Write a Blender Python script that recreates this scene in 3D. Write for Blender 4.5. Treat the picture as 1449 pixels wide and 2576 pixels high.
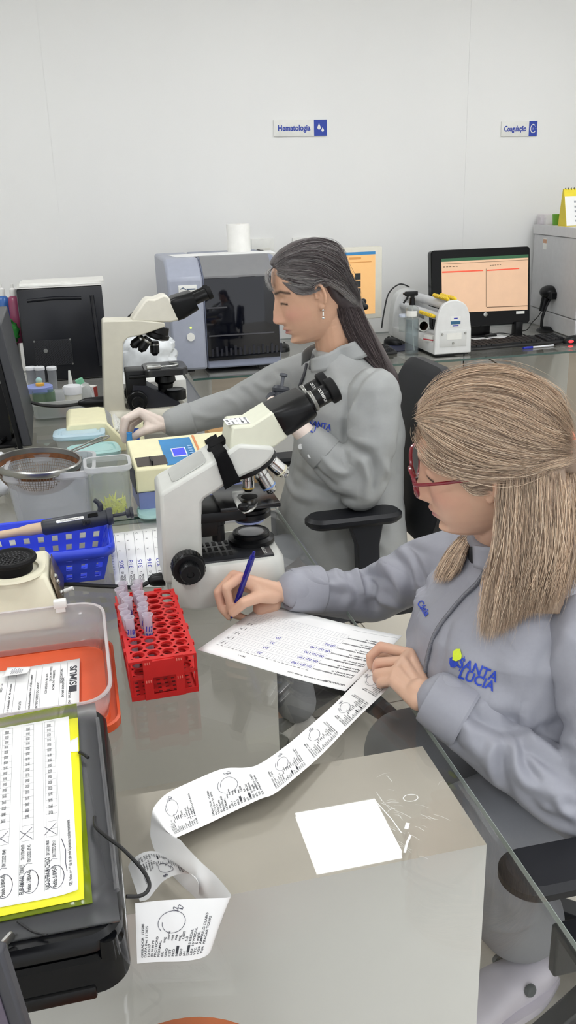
import bpy, bmesh, math, random
import numpy as np
from mathutils import Matrix, Vector, noise as mnoise
from math import sin, cos, pi, radians, sqrt

for _o in list(bpy.data.objects): bpy.data.objects.remove(_o)
SC = bpy.context.scene
COL = SC.collection
random.seed(7); RNG = np.random.default_rng(7)

# ---------------------------------------------------------------- camera
CAMPOS = Vector((0, 0, 1.51))
FPX, CX, CY = 2250.0, 724.5, 1288.0
_p, _r, _y = radians(19.75), radians(-1.75), radians(12.75)
FW = Vector((sin(_y)*cos(_p), cos(_y)*cos(_p), -sin(_p)))
_rt0 = Vector((cos(_y), -sin(_y), 0)); _up0 = _rt0.cross(FW)
RT = cos(_r)*_rt0 + sin(_r)*_up0
UP = RT.cross(FW)
cam = bpy.data.cameras.new('camera'); camo = bpy.data.objects.new('camera', cam); COL.objects.link(camo)
cam.sensor_fit = 'VERTICAL'; cam.sensor_height = 36.0; cam.lens = FPX/2576*36.0
cam.clip_start = 0.02
m = Matrix.Identity(4)
for i in range(3):
    m[i][0], m[i][1], m[i][2], m[i][3] = RT[i], UP[i], -FW[i], CAMPOS[i]
camo.matrix_world = m
SC.camera = camo

# ---------------------------------------------------------------- colour management, world
SC.view_settings.view_transform = 'Standard'; SC.view_settings.look = 'None'
SC.view_settings.exposure = 0.19; SC.view_settings.gamma = 1.0
SC.view_settings.use_curve_mapping = False
SC.cycles.use_denoising = True
SC.cycles.max_bounces = 10; SC.cycles.transparent_max_bounces = 24
SC.cycles.transmission_bounces = 8; SC.cycles.glossy_bounces = 5; SC.cycles.diffuse_bounces = 4
SC.cycles.caustics_reflective = False; SC.cycles.caustics_refractive = False
W = bpy.data.worlds.new('world'); SC.world = W; W.use_nodes = True
W.node_tree.nodes['Background'].inputs[0].default_value = (0.93, 0.96, 1.0, 1)
W.node_tree.nodes['Background'].inputs[1].default_value = 1.1
LAMP_STRENGTH = 21.5
T = 0.75                                    # table height

# rays of measured photo points, used to find where things stand
def ray(px, py): return FW + RT*((px-CX)/FPX) - UP*((py-CY)/FPX)
def pz(px, py, z=T):
    d = ray(px, py); return CAMPOS + d*((z-CAMPOS.z)/d.z)
def pY(px, py, Y):
    d = ray(px, py); return CAMPOS + d*(Y/d.y)
def proj(P):
    d = Vector(P)-CAMPOS; w = d.dot(FW); return CX+FPX*d.dot(RT)/w, CY-FPX*d.dot(UP)/w
def pX(px, py, X):
    d = ray(px, py); return CAMPOS + d*(X/d.x)

# ---------------------------------------------------------------- materials
def lin(h):
    if not isinstance(h, str): return tuple(h)
    h = h.lstrip('#'); v = [int(h[i:i+2], 16)/255 for i in (0, 2, 4)]
    return tuple(x/12.92 if x <= .04045 else ((x+.055)/1.055)**2.4 for x in v)
MATS = {}
def mat(name, col='#888888', rough=.5, metal=0., var=.04, scale=30., bump=0., bscale=200., spec=.5, emit=0., sss=0., coat=0., attr=None):
    if name in MATS: return MATS[name]
    M = bpy.data.materials.new(name); M.use_nodes = True; nt = M.node_tree; N = nt.nodes; L = nt.links
    b = N['Principled BSDF']; c = lin(col)
    b.inputs['Roughness'].default_value = rough; b.inputs['Metallic'].default_value = metal
    b.inputs['Specular IOR Level'].default_value = spec
    b.inputs['Coat Weight'].default_value = coat
    tc = N.new('ShaderNodeTexCoord')
    if attr:
        a = N.new('ShaderNodeAttribute'); a.attribute_name = attr; src = a.outputs['Color']
    else:
        rgb = N.new('ShaderNodeRGB'); rgb.outputs[0].default_value = (*c, 1); src = rgb.outputs[0]
    if var > 0:
        n = N.new('ShaderNodeTexNoise'); n.inputs['Scale'].default_value = scale; n.inputs['Detail'].default_value = 4
        L.new(tc.outputs['Object'], n.inputs['Vector'])
        mr = N.new('ShaderNodeMapRange'); mr.inputs['From Min'].default_value = .25; mr.inputs['From Max'].default_value = .75
        mr.inputs['To Min'].default_value = 1-var; mr.inputs['To Max'].default_value = 1+var
        L.new(n.outputs['Fac'], mr.inputs['Value'])
        mx = N.new('ShaderNodeMix'); mx.data_type = 'RGBA'; mx.blend_type = 'MULTIPLY'; mx.inputs[0].default_value = 1
        cmb = N.new('ShaderNodeCombineColor')
        for k in range(3): L.new(mr.outputs[0], cmb.inputs[k])
        L.new(src, mx.inputs[6]); L.new(cmb.outputs[0], mx.inputs[7]); src = mx.outputs[2]
    L.new(src, b.inputs['Base Color'])
    if bump > 0:
        n2 = N.new('ShaderNodeTexNoise'); n2.inputs['Scale'].default_value = bscale; n2.inputs['Detail'].default_value = 3
        L.new(tc.outputs['Object'], n2.inputs['Vector'])
        bp = N.new('ShaderNodeBump'); bp.inputs['Strength'].default_value = bump; bp.inputs['Distance'].default_value = .002
        L.new(n2.outputs['Fac'], bp.inputs['Height']); L.new(bp.outputs[0], b.inputs['Normal'])
    if emit > 0:
        L.new(src, b.inputs['Emission Color']); b.inputs['Emission Strength'].default_value = emit
    if sss > 0:
        b.inputs['Subsurface Weight'].default_value = sss; b.inputs['Subsurface Radius'].default_value = (.012, .005, .003)
        b.inputs['Subsurface Scale'].default_value = 1.0
    MATS[name] = M; return M
def clear(name, tint='#ffffff', milky=.0, mcol='#ffffff', rough=.03, spec=1.0, ior=1.45):
    """clear or milky thin plastic / flat glass: straight-through transmission + fresnel gloss + some scatter"""
    if name in MATS: return MATS[name]
    M = bpy.data.materials.new(name); M.use_nodes = True; nt = M.node_tree; N = nt.nodes; L = nt.links
    N.remove(N['Principled BSDF']); out = N['Material Output']
    tr = N.new('ShaderNodeBsdfTransparent'); tr.inputs[0].default_value = (*lin(tint), 1)
    gl = N.new('ShaderNodeBsdfGlossy'); gl.inputs['Roughness'].default_value = rough
    fr = N.new('ShaderNodeFresnel'); ge = N.new('ShaderNodeNewGeometry'); mrr = N.new('ShaderNodeMapRange')
    mrr.inputs['To Min'].default_value = ior; mrr.inputs['To Max'].default_value = 1/ior      # same fresnel on both faces of the sheet
    L.new(ge.outputs['Backfacing'], mrr.inputs['Value']); L.new(mrr.outputs[0], fr.inputs['IOR'])
    mu = N.new('ShaderNodeMath'); mu.operation = 'MULTIPLY'; mu.inputs[1].default_value = spec
    L.new(fr.outputs[0], mu.inputs[0])
    base = tr.outputs[0]
    if milky > 0:
        df = N.new('ShaderNodeBsdfDiffuse'); df.inputs[0].default_value = (*lin(mcol), 1)
        tl = N.new('ShaderNodeBsdfTranslucent'); tl.inputs[0].default_value = (*lin(mcol), 1)
        m1 = N.new('ShaderNodeMixShader'); m1.inputs[0].default_value = .45
        L.new(df.outputs[0], m1.inputs[1]); L.new(tl.outputs[0], m1.inputs[2])
        m2 = N.new('ShaderNodeMixShader'); m2.inputs[0].default_value = milky
        L.new(tr.outputs[0], m2.inputs[1]); L.new(m1.outputs[0], m2.inputs[2]); base = m2.outputs[0]
    m3 = N.new('ShaderNodeMixShader'); L.new(mu.outputs[0], m3.inputs[0]); L.new(base, m3.inputs[1]); L.new(gl.outputs[0], m3.inputs[2])
    L.new(m3.outputs[0], out.inputs['Surface'])
    MATS[name] = M; return M

# ---------------------------------------------------------------- mesh builder
def V(*a): return Vector(a[0]) if len(a) == 1 else Vector(a)
def basis(z, x=None):
    z = Vector(z).normalized()
    x = Vector(x) if x is not None else (Vector((1, 0, 0)) if abs(z.x) < .9 else Vector((0, 1, 0)))
    x = (x - z*x.dot(z)).normalized(); y = z.cross(x)
    M = Matrix.Identity(4)
    for i in range(3): M[i][0], M[i][1], M[i][2] = x[i], y[i], z[i]
    return M
def frame(origin, rotz=0.): return Matrix.Translation(Vector(origin)) @ Matrix.Rotation(rotz, 4, 'Z')
def rrect(w, d, r, n=5):
    pts = []; r = min(r, w/2-1e-5, d/2-1e-5)
    for cx, cy, a0 in ((w/2-r, d/2-r, 0), (-w/2+r, d/2-r, pi/2), (-w/2+r, -d/2+r, pi), (w/2-r, -d/2+r, 1.5*pi)):
        for k in range(n+1):
            a = a0 + k/n*pi/2; pts.append((cx + r*cos(a), cy + r*sin(a)))
    return pts
def spline(pts, n=8, closed=False):
    P = [Vector(p) for p in pts]; out = []; L = len(P)
    for i in range(L if closed else L-1):
        if closed: p0, p1, p2, p3 = P[i-1], P[i], P[(i+1) % L], P[(i+2) % L]
        else: p0, p1, p2, p3 = P[max(i-1, 0)], P[i], P[i+1], P[min(i+2, L-1)]
        for k in range(n):
            t = k/n
            out.append(.5*((2*p1) + (p2-p0)*t + (2*p0-5*p1+4*p2-p3)*t*t + (3*p1-p0-3*p2+p3)*t*t*t))
    if not closed: out.append(P[-1].copy())
    return out
class MB:
    def __init__(s, M=None): s.bm = bmesh.new(); s.M = M or Matrix.Identity(4)
    def v(s, p): return s.bm.verts.new(s.M @ Vector(p))
    def f(s, vs):
        try: return s.bm.faces.new(vs)
        except ValueError: return None
    def loft(s, rings, closed=True, cap=True, loop=False):
        R = [[s.v(p) for p in r] for r in rings]; n = len(R[0])
        for a, b in list(zip(R[:-1], R[1:])) + ([(R[-1], R[0])] if loop else []):
            for k in range(n if closed else n-1):
                s.f((a[k], a[(k+1) % n], b[(k+1) % n], b[k]))
        if cap and not loop and closed: s.f(R[0][::-1]); s.f(R[-1])
        return s
    def box(s, c, size, R=None, bev=0, seg=2):
        c = Vector(c); x, y, z = [q/2 for q in size]; R = R or Matrix.Identity(4)
        vs = [s.v(c + (R @ Vector((sx*x, sy*y, sz*z)))) for sx in (-1, 1) for sy in (-1, 1) for sz in (-1, 1)]
        fs = [s.f([vs[i] for i in q]) for q in ((0, 1, 3, 2), (4, 6, 7, 5), (0, 4, 5, 1), (2, 3, 7, 6), (0, 2, 6, 4), (1, 5, 7, 3))]
        if bev: bmesh.ops.bevel(s.bm, geom=list({e for f in fs for e in f.edges}), offset=bev, segments=seg, affect='EDGES', profile=.5, clamp_overlap=True)
        return s
    def box2(s, lo, hi, bev=0, seg=2):
        lo, hi = Vector(lo), Vector(hi); return s.box((lo+hi)/2, hi-lo, None, bev, seg)
    def cyl(s, p0, p1, r0, r1=None, seg=24, cap=True):
        p0, p1 = Vector(p0), Vector(p1); r1 = r0 if r1 is None else r1; B = basis(p1-p0)
        ring = lambda p, r: [p + (B @ Vector((r*cos(2*pi*k/seg), r*sin(2*pi*k/seg), 0))) for k in range(seg)]
        return s.loft([ring(p0, r0), ring(p1, r1)], cap=cap)
    def lathe(s, prof, o=(0, 0, 0), axis=(0, 0, 1), seg=32, cap=False, xax=None):
        o = Vector(o); B = basis(axis, xax); rings = []
        for r, z in prof: rings.append([o + (B @ Vector((max(r, 1e-5)*cos(2*pi*k/seg), max(r, 1e-5)*sin(2*pi*k/seg), z))) for k in range(seg)])
        return s.loft(rings, cap=cap)
    def tube(s, pts, r, seg=8, cap=True, closed=False, flat=None):
        P = [Vector(p) for p in pts]; rings = []; n = len(P); prev = None
        for i, p in enumerate(P):
            if closed: t = P[(i+1) % n] - P[i-1]
            else: t = P[min(i+1, n-1)] - P[max(i-1, 0)]
            t.normalize()
            if prev is None: B = basis(t); prev = Vector((B[0][0], B[1][0], B[2][0]))
            x = prev - t*prev.dot(t); x.normalize(); prev = x; y = t.cross(x)
            rr = r[i] if hasattr(r, '__len__') else r
            rings.append([p + x*(rr*cos(2*pi*k/seg)) + y*(rr*sin(2*pi*k/seg)) for k in range(seg)])
        return s.loft(rings, cap=cap, loop=closed)
    def prism(s, poly, a, b):
        """poly: 3-D points; extruded between offsets a and b"""
        a, b = Vector(a), Vector(b)
        return s.loft([[Vector(p)+a for p in poly], [Vector(p)+b for p in poly]])
    def rlev(s, levels, o=(0, 0, 0), n=5, cap=True):
        """rounded-rectangle loft: levels = (w, d, r, z[, dx, dy])"""
        o = Vector(o); rings = []
        for l in levels:
            dx, dy = (l[4], l[5]) if len(l) > 4 else (0, 0)
            rings.append([o + Vector((x+dx, y+dy, l[3])) for x, y in rrect(l[0], l[1], l[2], n)])
        return s.loft(rings, cap=cap)
    def sph(s, c, r, seg=20, rings=12, R=None):
        c = Vector(c); r = (r, r, r) if not hasattr(r, '__len__') else r; R = R or Matrix.Identity(4); out = []
        for i in range(rings+1):
            a = -pi/2 + pi*i/rings; q = max(cos(a), 1e-4)
            out.append([c + (R @ Vector((r[0]*q*cos(2*pi*k/seg), r[1]*q*sin(2*pi*k/seg), r[2]*sin(a)))) for k in range(seg)])
        return s.loft(out)
    def grid(s, fn, nu, nv, wrap=False):
        g = [[s.v(fn(i/(nu-1 if not wrap else nu), j/(nv-1))) for j in range(nv)] for i in range(nu)]
        for i in range(nu if wrap else nu-1):
            for j in range(nv-1): s.f((g[i][j], g[(i+1) % nu][j], g[(i+1) % nu][j+1], g[i][j+1]))
        return s
    def quad(s, a, b, c, d): s.f([s.v(p) for p in (a, b, c, d)]); return s
    def poly(s, pts): s.f([s.v(p) for p in pts]); return s
def wm(o):
    M = o.matrix_basis.copy()
    while o.parent: o = o.parent; M = o.matrix_basis @ M
    return M
def link_mesh(name, me, material, parent=None, smooth=35):
    o = bpy.data.objects.new(name, me); COL.objects.link(o)
    if material:
        for mm in (material if isinstance(material, (list, tuple)) else [material]): me.materials.append(mm)
    if parent: o.parent = parent
    if smooth:
        for p in me.polygons: p.use_smooth = True
        if smooth < 180: me.set_sharp_from_angle(angle=radians(smooth))
    return o
def obj(name, mb, material, parent=None, smooth=35, solid=0, bev=0, sub=0, off=0):
    bm = mb.bm
    bmesh.ops.remove_doubles(bm, verts=bm.verts, dist=1e-6)
    bmesh.ops.recalc_face_normals(bm, faces=bm.faces)
    if parent: bm.transform(wm(parent).inverted())
    me = bpy.data.meshes.new(name); bm.to_mesh(me); bm.free()
    o = link_mesh(name, me, material, parent, smooth)
    if solid:
        md = o.modifiers.new('solid', 'SOLIDIFY'); md.thickness = solid; md.offset = off
    if bev:
        md = o.modifiers.new('bevel', 'BEVEL'); md.width = bev; md.segments = 2; md.limit_method = 'ANGLE'; md.angle_limit = radians(40)
    if sub:
        md = o.modifiers.new('sub', 'SUBSURF'); md.levels = sub; md.render_levels = sub
    return o
def tag(o, label, cat, group=None, kind=None):
    o['label'] = label; o['category'] = cat
    if group: o['group'] = group
    if kind: o['kind'] = kind
    return o
def thing(name, label, cat, loc=(0, 0, 0), rotz=0., group=None):
    o = bpy.data.objects.new(name, None); COL.objects.link(o); o.location = Vector(loc); o.rotation_euler = (0, 0, rotz)
    o.empty_display_size = .05
    bpy.context.view_layer.update() if False else None
    o.matrix_basis = frame(loc, rotz)
    return tag(o, label, cat, group)
def struct(name, mb, m, **k):
    o = obj(name, mb, m, **k); o['kind'] = 'structure'; return o
def dup(o, label, M, parent=None):
    """copy a thing with its parts and sub-parts; M = new basis of the copy"""
    c = o.copy(); COL.objects.link(c)
    if parent: c.parent = parent
    else:
        c.matrix_basis = M; c['label'] = label
    for ch in [x for x in bpy.data.objects if x.parent == o]: dup(ch, None, None, c)
    return c
_FONT = {}
def text_mesh(s, size, M, bold=0., depth=0., align='CENTER', name='lettering', squeeze=1.):
    """list of vertices/faces of a line of text placed by matrix M (text in its xy plane)"""
    cu = bpy.data.curves.new('t', 'FONT'); cu.body = s; cu.size = size; cu.align_x = align; cu.align_y = 'CENTER'
    cu.offset = bold; cu.extrude = depth; cu.resolution_u = 3
    o = bpy.data.objects.new('t', cu); COL.objects.link(o)
    dg = bpy.context.evaluated_depsgraph_get(); me = bpy.data.meshes.new_from_object(o.evaluated_get(dg))
    vs = [M @ Vector((v.co.x*squeeze, v.co.y, v.co.z)) for v in me.vertices]; fs = [list(p.vertices) for p in me.polygons]
    bpy.data.objects.remove(o); bpy.data.curves.remove(cu); bpy.data.meshes.remove(me)
    return vs, fs
def add_text(mb, s, size, M, fn=None, **k):
    vs, fs = text_mesh(s, size, M, **k)
    if fn: vs = [fn(v) for v in vs]
    bv = [mb.v(v) for v in vs]
    for f in fs: mb.f([bv[i] for i in f])
    return mb
def mat3(o, x, y):
    """matrix with text x and y axes along given vectors at o"""
    x, y = Vector(x).normalized(), Vector(y); y = (y - x*y.dot(x)).normalized(); z = x.cross(y); M = Matrix.Identity(4)
    for i in range(3): M[i][0], M[i][1], M[i][2], M[i][3] = x[i], y[i], z[i], Vector(o)[i]
    return M
def stroke(mb, pts, w, up, fn=None):
    """flat pen stroke ribbon through pts, lying in the plane with normal up"""
    P = [Vector(p) for p in pts]; up = Vector(up); L = []
    for i, p in enumerate(P):
        t = (P[min(i+1, len(P)-1)] - P[max(i-1, 0)]).normalized(); n = up.cross(t)*(w/2); L.append((p-n, p+n))
    for (a, b), (c, d) in zip(L[:-1], L[1:]):
        q = [a, b, d, c]; mb.f([mb.v(fn(x) if fn else x) for x in q])
    return mb

# ---------------------------------------------------------------- shared materials
M_white = mat('white_plastic', '#e9e9e4', .35)
M_black = mat('black_plastic', '#08090b', .36, spec=.32)
M_blackg = mat('black_gloss', '#050609', .14, spec=.25, var=0)
M_blackm = mat('black_matte', '#0e0f11', .6, bump=.15, bscale=900)
M_rubber = mat('black_rubber', '#0b0b0c', .7, spec=.3)
M_cream = mat('cream_plastic', '#e6e2c6', .4)
M_cream2 = mat('cream_yellow_plastic', '#e9e4bd', .4)
M_chrome = mat('chrome', '#d8d8d6', .12, 1.0, var=0)
M_steel = mat('steel', '#a8a8a4', .3, 1.0)
M_paper = mat('paper', '#f3f3f2', .75, var=.015)
M_ink = mat('printed_ink', '#3c3d42', .7, var=0)
M_inkgrey = mat('grey_ink', '#9a9ca4', .7, var=0)
M_inkblue = mat('blue_ink', '#3a41a8', .6, var=0)
M_cable = mat('cable_black', '#0e0e10', .45)
# ================================================================ setting
def wall_mat():
    M = mat('wall_paint', '#efefed', .62, var=.012, scale=1.4, bump=.08, bscale=260); return M
M_wall = wall_mat()
def floor_mat():
    M = bpy.data.materials.new('floor_tiles'); M.use_nodes = True; nt = M.node_tree; N = nt.nodes; L = nt.links; b = N['Principled BSDF']
    tc = N.new('ShaderNodeTexCoord'); mp = N.new('ShaderNodeMapping'); L.new(tc.outputs['Object'], mp.inputs[0])
    mp.inputs['Rotation'].default_value = (0, 0, radians(-4)); mp.inputs['Location'].default_value = (.1, .17, 0)
    br = N.new('ShaderNodeTexBrick'); br.offset = 0; br.inputs['Scale'].default_value = 1.0
    br.inputs['Brick Width'].default_value = .6; br.inputs['Row Height'].default_value = .6
    br.inputs['Mortar Size'].default_value = .0025; br.inputs['Mortar Smooth'].default_value = 0; br.inputs['Bias'].default_value = -1
    br.inputs['Color1'].default_value = (*lin('#cbc5b8'), 1); br.inputs['Color2'].default_value = (*lin('#c5bfb2'), 1); br.inputs['Mortar'].default_value = (*lin('#5d564c'), 1)
    L.new(mp.outputs[0], br.inputs[0]); L.new(br.outputs[0], b.inputs['Base Color']); b.inputs['Roughness'].default_value = .28
    return M
struct('floor', MB().box2((-2.6, -1.2, -.05), (3.3, 5.0, 0)), floor_mat(), smooth=0)
struct('ceiling', MB().box2((-2.6, -1.2, 2.8), (3.3, 5.0, 2.85)), mat('ceiling_paint', '#ecebe6', .7), smooth=0)
YW = 4.84
struct('wall_back', MB().box2((-2.6, YW, 0), (3.3, YW+.1, 2.8)), M_wall, smooth=0)
struct('wall_left', MB().box2((-2.6, -1.2, 0), (-2.5, YW, 2.8)), M_wall, smooth=0)
struct('wall_right', MB().box2((3.2, -1.2, 0), (3.3, YW, 2.8)), M_wall, smooth=0)
struct('trim_1', MB().box2((-2.5, YW-.006, 0), (-.03, YW, 2.8)), M_wall, smooth=0)          # shallow pier at the left of the back wall
struct('trim_2', MB().box2((2.14, YW-.002, 0), (3.2, YW, 2.8)), M_wall, smooth=0)          # plasterboard seam right of the first sign
# ceiling lamps
M_led = mat('led_diffuser', '#fafcff', .5, var=0, emit=LAMP_STRENGTH)
M_ledf = mat('lamp_frame', '#dcdcd8', .4)
YS, XS = (-.6, 1.33, 3.25), (-.85, .97, 2.6)
for y in YS:
    for x in XS:
        lab = 'recessed square LED panel in the ceiling, ' + ('front', 'middle', 'rear')[YS.index(y)] + ' row, ' + ('left', 'centre', 'right')[XS.index(x)]
        t = thing('ceiling_light', lab, 'lamp', (x, y, 2.8), 0, 'ceiling LED panels')
        fr = MB()
        for s in (-1, 1):
            fr.box((x+s*.21, y, 2.793), (.02, .44, .014)); fr.box((x, y+s*.21, 2.793), (.40, .02, .014))
        obj('frame', fr, M_ledf, t)
        obj('diffuser', MB().box((x, y, 2.794), (.40, .40, .01)), M_led, t)

# ---------------------------------------------------------------- tables
M_glass = clear('table_glass', '#f6f6f5', 0, rough=.012, spec=1.0, ior=1.52)
M_gedge = mat('glass_edge', '#3c5650', .12, spec=.8); M_gedge2 = mat('glass_edge_highlight', '#98a5a0', .15, spec=.8)  # second edge colour is paler to paint in the near desk's edge highlight
M_lam = mat('grey_laminate', '#b9b7ab', .45, var=.03, scale=8)
M_lamw = mat('white_laminate', '#e2e1da', .45, var=.02, scale=6)
M_lamshade = mat('shaded_laminate', '#9d9385', .5, var=.03, scale=8)  # back block fronts: shade on the laminate put into the colour
M_scratch = mat('scratch_glint', '#eef0ee', .6, var=0)  # scratches in the glass, their glint near the lamp reflection painted white
def glass_top(name, lo, hi, parent, em=None):
    o = obj(name, MB().box2(lo, hi), M_glass, parent, smooth=0)
    e = MB(); (x0, y0, z0), (x1, y1, z1) = lo, hi; q = .0008
    for a, b in (((x0-q, y0-q, z0+.001), (x0, y1+q, z1-.001)), ((x1, y0-q, z0+.001), (x1+q, y1+q, z1-.001)), ((x0, y0-q, z0+.001), (x1, y0, z1-.001)), ((x0, y1, z0+.001), (x1, y1+q, z1-.001))): e.box2(a, b)
    obj('polished_edge', e, em or M_gedge, o, smooth=0); return o
def block(parent, x0, y0, x1, y1, front, side, name='support_block', top=None):
    b = MB().box2((x0, y0, 0), (x1, y1, T-.0115)); o = obj(name, b, front, parent, smooth=0)
    o.data.materials.append(side); o.data.materials.append(top or side)
    for p in o.data.polygons: p.material_index = 2 if p.normal.z > .5 else (0 if p.normal.y < -.5 else 1)
    return o
t = thing('glass_desk', 'near clear glass desk on grey laminate blocks holding the red tube rack', 'desk', (0, 1.3, 0))
glass_top('glass_top', (-.95, .42, T-.011), (.447, 2.13, T), t, M_gedge2)
block(t, -.9, .83, .428, 1.047, mat('block_front', '#dededa', .5, var=.02, scale=5), M_lam, top=mat('block_top', '#c8c1b4', .4, var=.05, scale=14))
block(t, -.9, 2.075, .425, 2.128, M_lamw, M_lamw)
sc = MB(); rs = random.Random(3)
for k in range(34):
    p = pz(rs.gauss(1000, 55), rs.gauss(2060, 50), T+.0003); a = rs.gauss(-.7, .5); l = rs.uniform(.004, .03)
    stroke(sc, [p, p+V(cos(a)*l*.5, sin(a)*l*.5+.002, 0), p+V(cos(a)*l, sin(a)*l, 0)], rs.uniform(.0002, .0005), (0, 0, 1))
for pts, w in ((((1018, 2145), (1024, 2120), (1033, 2100)), .003), (((1022, 2085), (1026, 2070)), .005), (((940, 2010), (985, 2060), (1010, 2095)), .0012)):
    stroke(sc, [pz(*q, T+.0003) for q in pts], w, (0, 0, 1))
rg = [pz(1033, 2007, T+.0003) + V(.010*cos(a*pi/12), .007*sin(a*pi/12), 0) for a in range(25)]
stroke(sc, rg, .0009, (0, 0, 1))
obj('scratches', sc, M_scratch, t, smooth=0)
t = thing('glass_desk', 'second glass desk behind the microscope with the beige cell counter on it', 'desk', (0, 3, 0))
glass_top('glass_top', (-1.25, 2.15, T-.011), (.447, 4.36, T), t)
block(t, -1.1, 3.25, .425, 3.42, M_lamw, M_lamw)
block(t, -1.1, 2.16, .425, 2.2, M_lamw, M_lamw)
t = thing('glass_desk', 'long glass desk along the back wall carrying the black monitor', 'desk', (1.6, 4.25, 0))
glass_top('glass_top', (.47, 3.87, T-.011), (3.15, YW-.03, T), t)
for x0, x1 in ((.56, .83), (1.5, 1.76), (2.33, 2.66)): block(t, x0, 3.95, x1, 4.55, M_lamshade, M_lamw)
# ================================================================ back wall and back desk
M_blue = mat('sign_blue', '#2743a8', .5, var=0)
M_scrO = mat('orange_screen', '#efbb7a', .4, var=.05, scale=12, emit=.22)
M_scrP = mat('peach_screen', '#e2bb9a', .35, var=.04, scale=15, emit=.22)
def sign(px, label, txt, tw, bw, emblem):
    a, b, c = pY(*px[0], YW-.008), pY(*px[1], YW-.008), pY(px[0][0], px[2], YW-.008)
    x0, x1, z1, z0 = a.x, b.x, (a.z+b.z)/2, c.z; y = YW-.009; w, h = x1-x0, z1-z0
    t = thing('wall_sign', label, 'sign', ((x0+x1)/2, YW-.004, (z0+z1)/2), 0)
    obj('plate', MB().box2((x0, y, z0), (x1, YW-.0005, z1), .001), M_white, t)
    xb = x1-w*bw
    obj('blue_panel', MB().box2((xb, y-.0008, z0), (x1, y, z1)), M_blue, t)
    mb = MB(); R = mat3((x0+(xb-x0)*.5, y-.0012, (z0+z1)/2), (1, 0, 0), (0, 0, 1)); add_text(mb, txt, h*.50, R, bold=.0012, squeeze=tw)
    obj('lettering', mb, M_blue, t, smooth=0)
    mb = MB(); cx, cz = (xb+x1)/2, (z0+z1)/2; yy = y-.0016
    if emblem == 'drops':
        for dx, dz, s in ((-.008, .004, 1.), (.011, -.009, .74)):
            pts = []
            for k in range(25):
                a = -pi/2+k/24*2*pi; r = 1-.0*k; zz = sin(a); xx = cos(a)*(1 if zz < 0 else (1-zz)**.8)
                pts.append((cx+dx+.0095*s*xx, yy, cz+dz-.003+s*(.0095*zz if zz < 0 else .021*zz)))
            mb.poly(pts[:-1])
    else:
        for k in range(26):
            a0, a1 = radians(50+k*10.4), radians(50+(k+1)*10.4)
            mb.quad(*[(cx+r*cos(a)*.72, yy, cz+r*sin(a)*1.0) for a, r in ((a0, .018), (a1, .018), (a1, .023), (a0, .023))])
        for a in (-40, 0, 30): mb.quad(*[(cx+.016*cos(radians(a))+dx, yy, cz+.02*sin(radians(a))+dz) for dx, dz in ((-.002, -.002), (.002, -.002), (.002, .002), (-.002, .002))])
        add_text(mb, 'i', .02, mat3((cx-.001, yy, cz), (1, 0, 0), (0, 0, 1)))
    obj('emblem', mb, M_white, t, smooth=0)
sign(((688, 303), (822, 300), 344), 'white and blue wall sign reading Hematologia with two drops', 'Hematologia', .86, .245, 'drops')
sign(((1262, 305), (1352, 305), 344), 'white and blue wall sign reading Coagulação with round emblem', 'Coagulação', .74, .23, 'ring')
for px, lab, plug in (((632, 601, 690, 648), 'white wall outlet plate behind the toilet roll with a black plug', 1), ((736, 598, 806, 645), 'blank white wall outlet plate half hidden behind the dark grey hair', 0)):
    a, b = pY(px[0], px[1], YW-.01), pY(px[2], px[3], YW-.01)
    t = thing('wall_outlet', lab, 'outlet', ((a.x+b.x)/2, YW-.005, (a.z+b.z)/2))
    obj('plate', MB().box2((a.x, YW-.011, b.z), (b.x, YW-.0005, a.z), .003), M_white, t)
    obj('socket', MB().box2((a.x+.03, YW-.014, b.z+.02), (b.x-.02, YW-.011, b.z+.05), .002), mat('outlet_insert', '#dddbd2', .4), t)
    if plug: obj('plug', MB().cyl((a.x+.035, YW-.014, b.z+.03), (a.x+.035, YW-.045, b.z+.03), .017, .012).sph((a.x+.045, YW-.04, b.z+.03), (.026, .012, .014)), M_black, t)

# ---- analyser
M_an = mat('analyser_bluegrey', '#8d93a6', .38); M_anl = mat('analyser_light', '#a4a9b8', .35); M_angrey = mat('analyser_grey', '#828284', .4)
A, B = pz(436, 934, T+.012), pz(709, 916, T+.012); yf = (A.y+B.y)/2; x0, x1 = A.x, B.x
zf = pY(424, 703, yf).z; zt = pY(424, 700, yf).z+.07; D = 4.54-yf
t = thing('blood_analyzer', 'blue-grey blood analyser with a large smoked window on the back desk', 'analyser', ((x0+x1)/2, yf+.2, T))
prof = [(0, T+.012), (0, zf), (.035, zf+.03), (.10, zt), (.13, zt+.004), (D, zt+.004), (D, T+.012)]
xs = x0+(x1-x0)*.315
obj('body', MB().prism([(xs, yf+y, z) for y, z in prof], (0, 0, 0), (x1-xs, 0, 0)), M_an, t, bev=.008)
obj('control_column', MB().prism([(x0, yf-.006+y, z) for y, z in prof], (0, 0, 0), (xs-x0-.001, 0, 0)), M_anl, t, bev=.012)
obj('hood_panel', MB().prism([(xs+.004, yf+y, z) for y, z in ((-.003, zf-.005), (-.003, zf+.004), (.034, zf+.036), (.10, zt+.006), (.15, zt+.0075), (.15, zt+.005), (.10, zt), (.035, zf+.03), (0, zf))], (0, 0, 0), (x1-xs-.03, 0, 0)), M_angrey, t)
wz0, wz1 = pY(517, 909, yf).z, zf-.004
w = obj('window', MB().box2((xs+.004, yf-.006, wz0), (x1-.006, yf+.001, wz1), .002), mat('smoked_window', '#0b0d16', .06, var=0, spec=.6), t)
mb = MB()
for z in (.30, .64): mb.box2((xs+.012, yf-.0085, wz0+(wz1-wz0)*z), (xs+.10 if z > .5 else x1-.03, yf-.006, wz0+(wz1-wz0)*z+.006))
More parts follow.
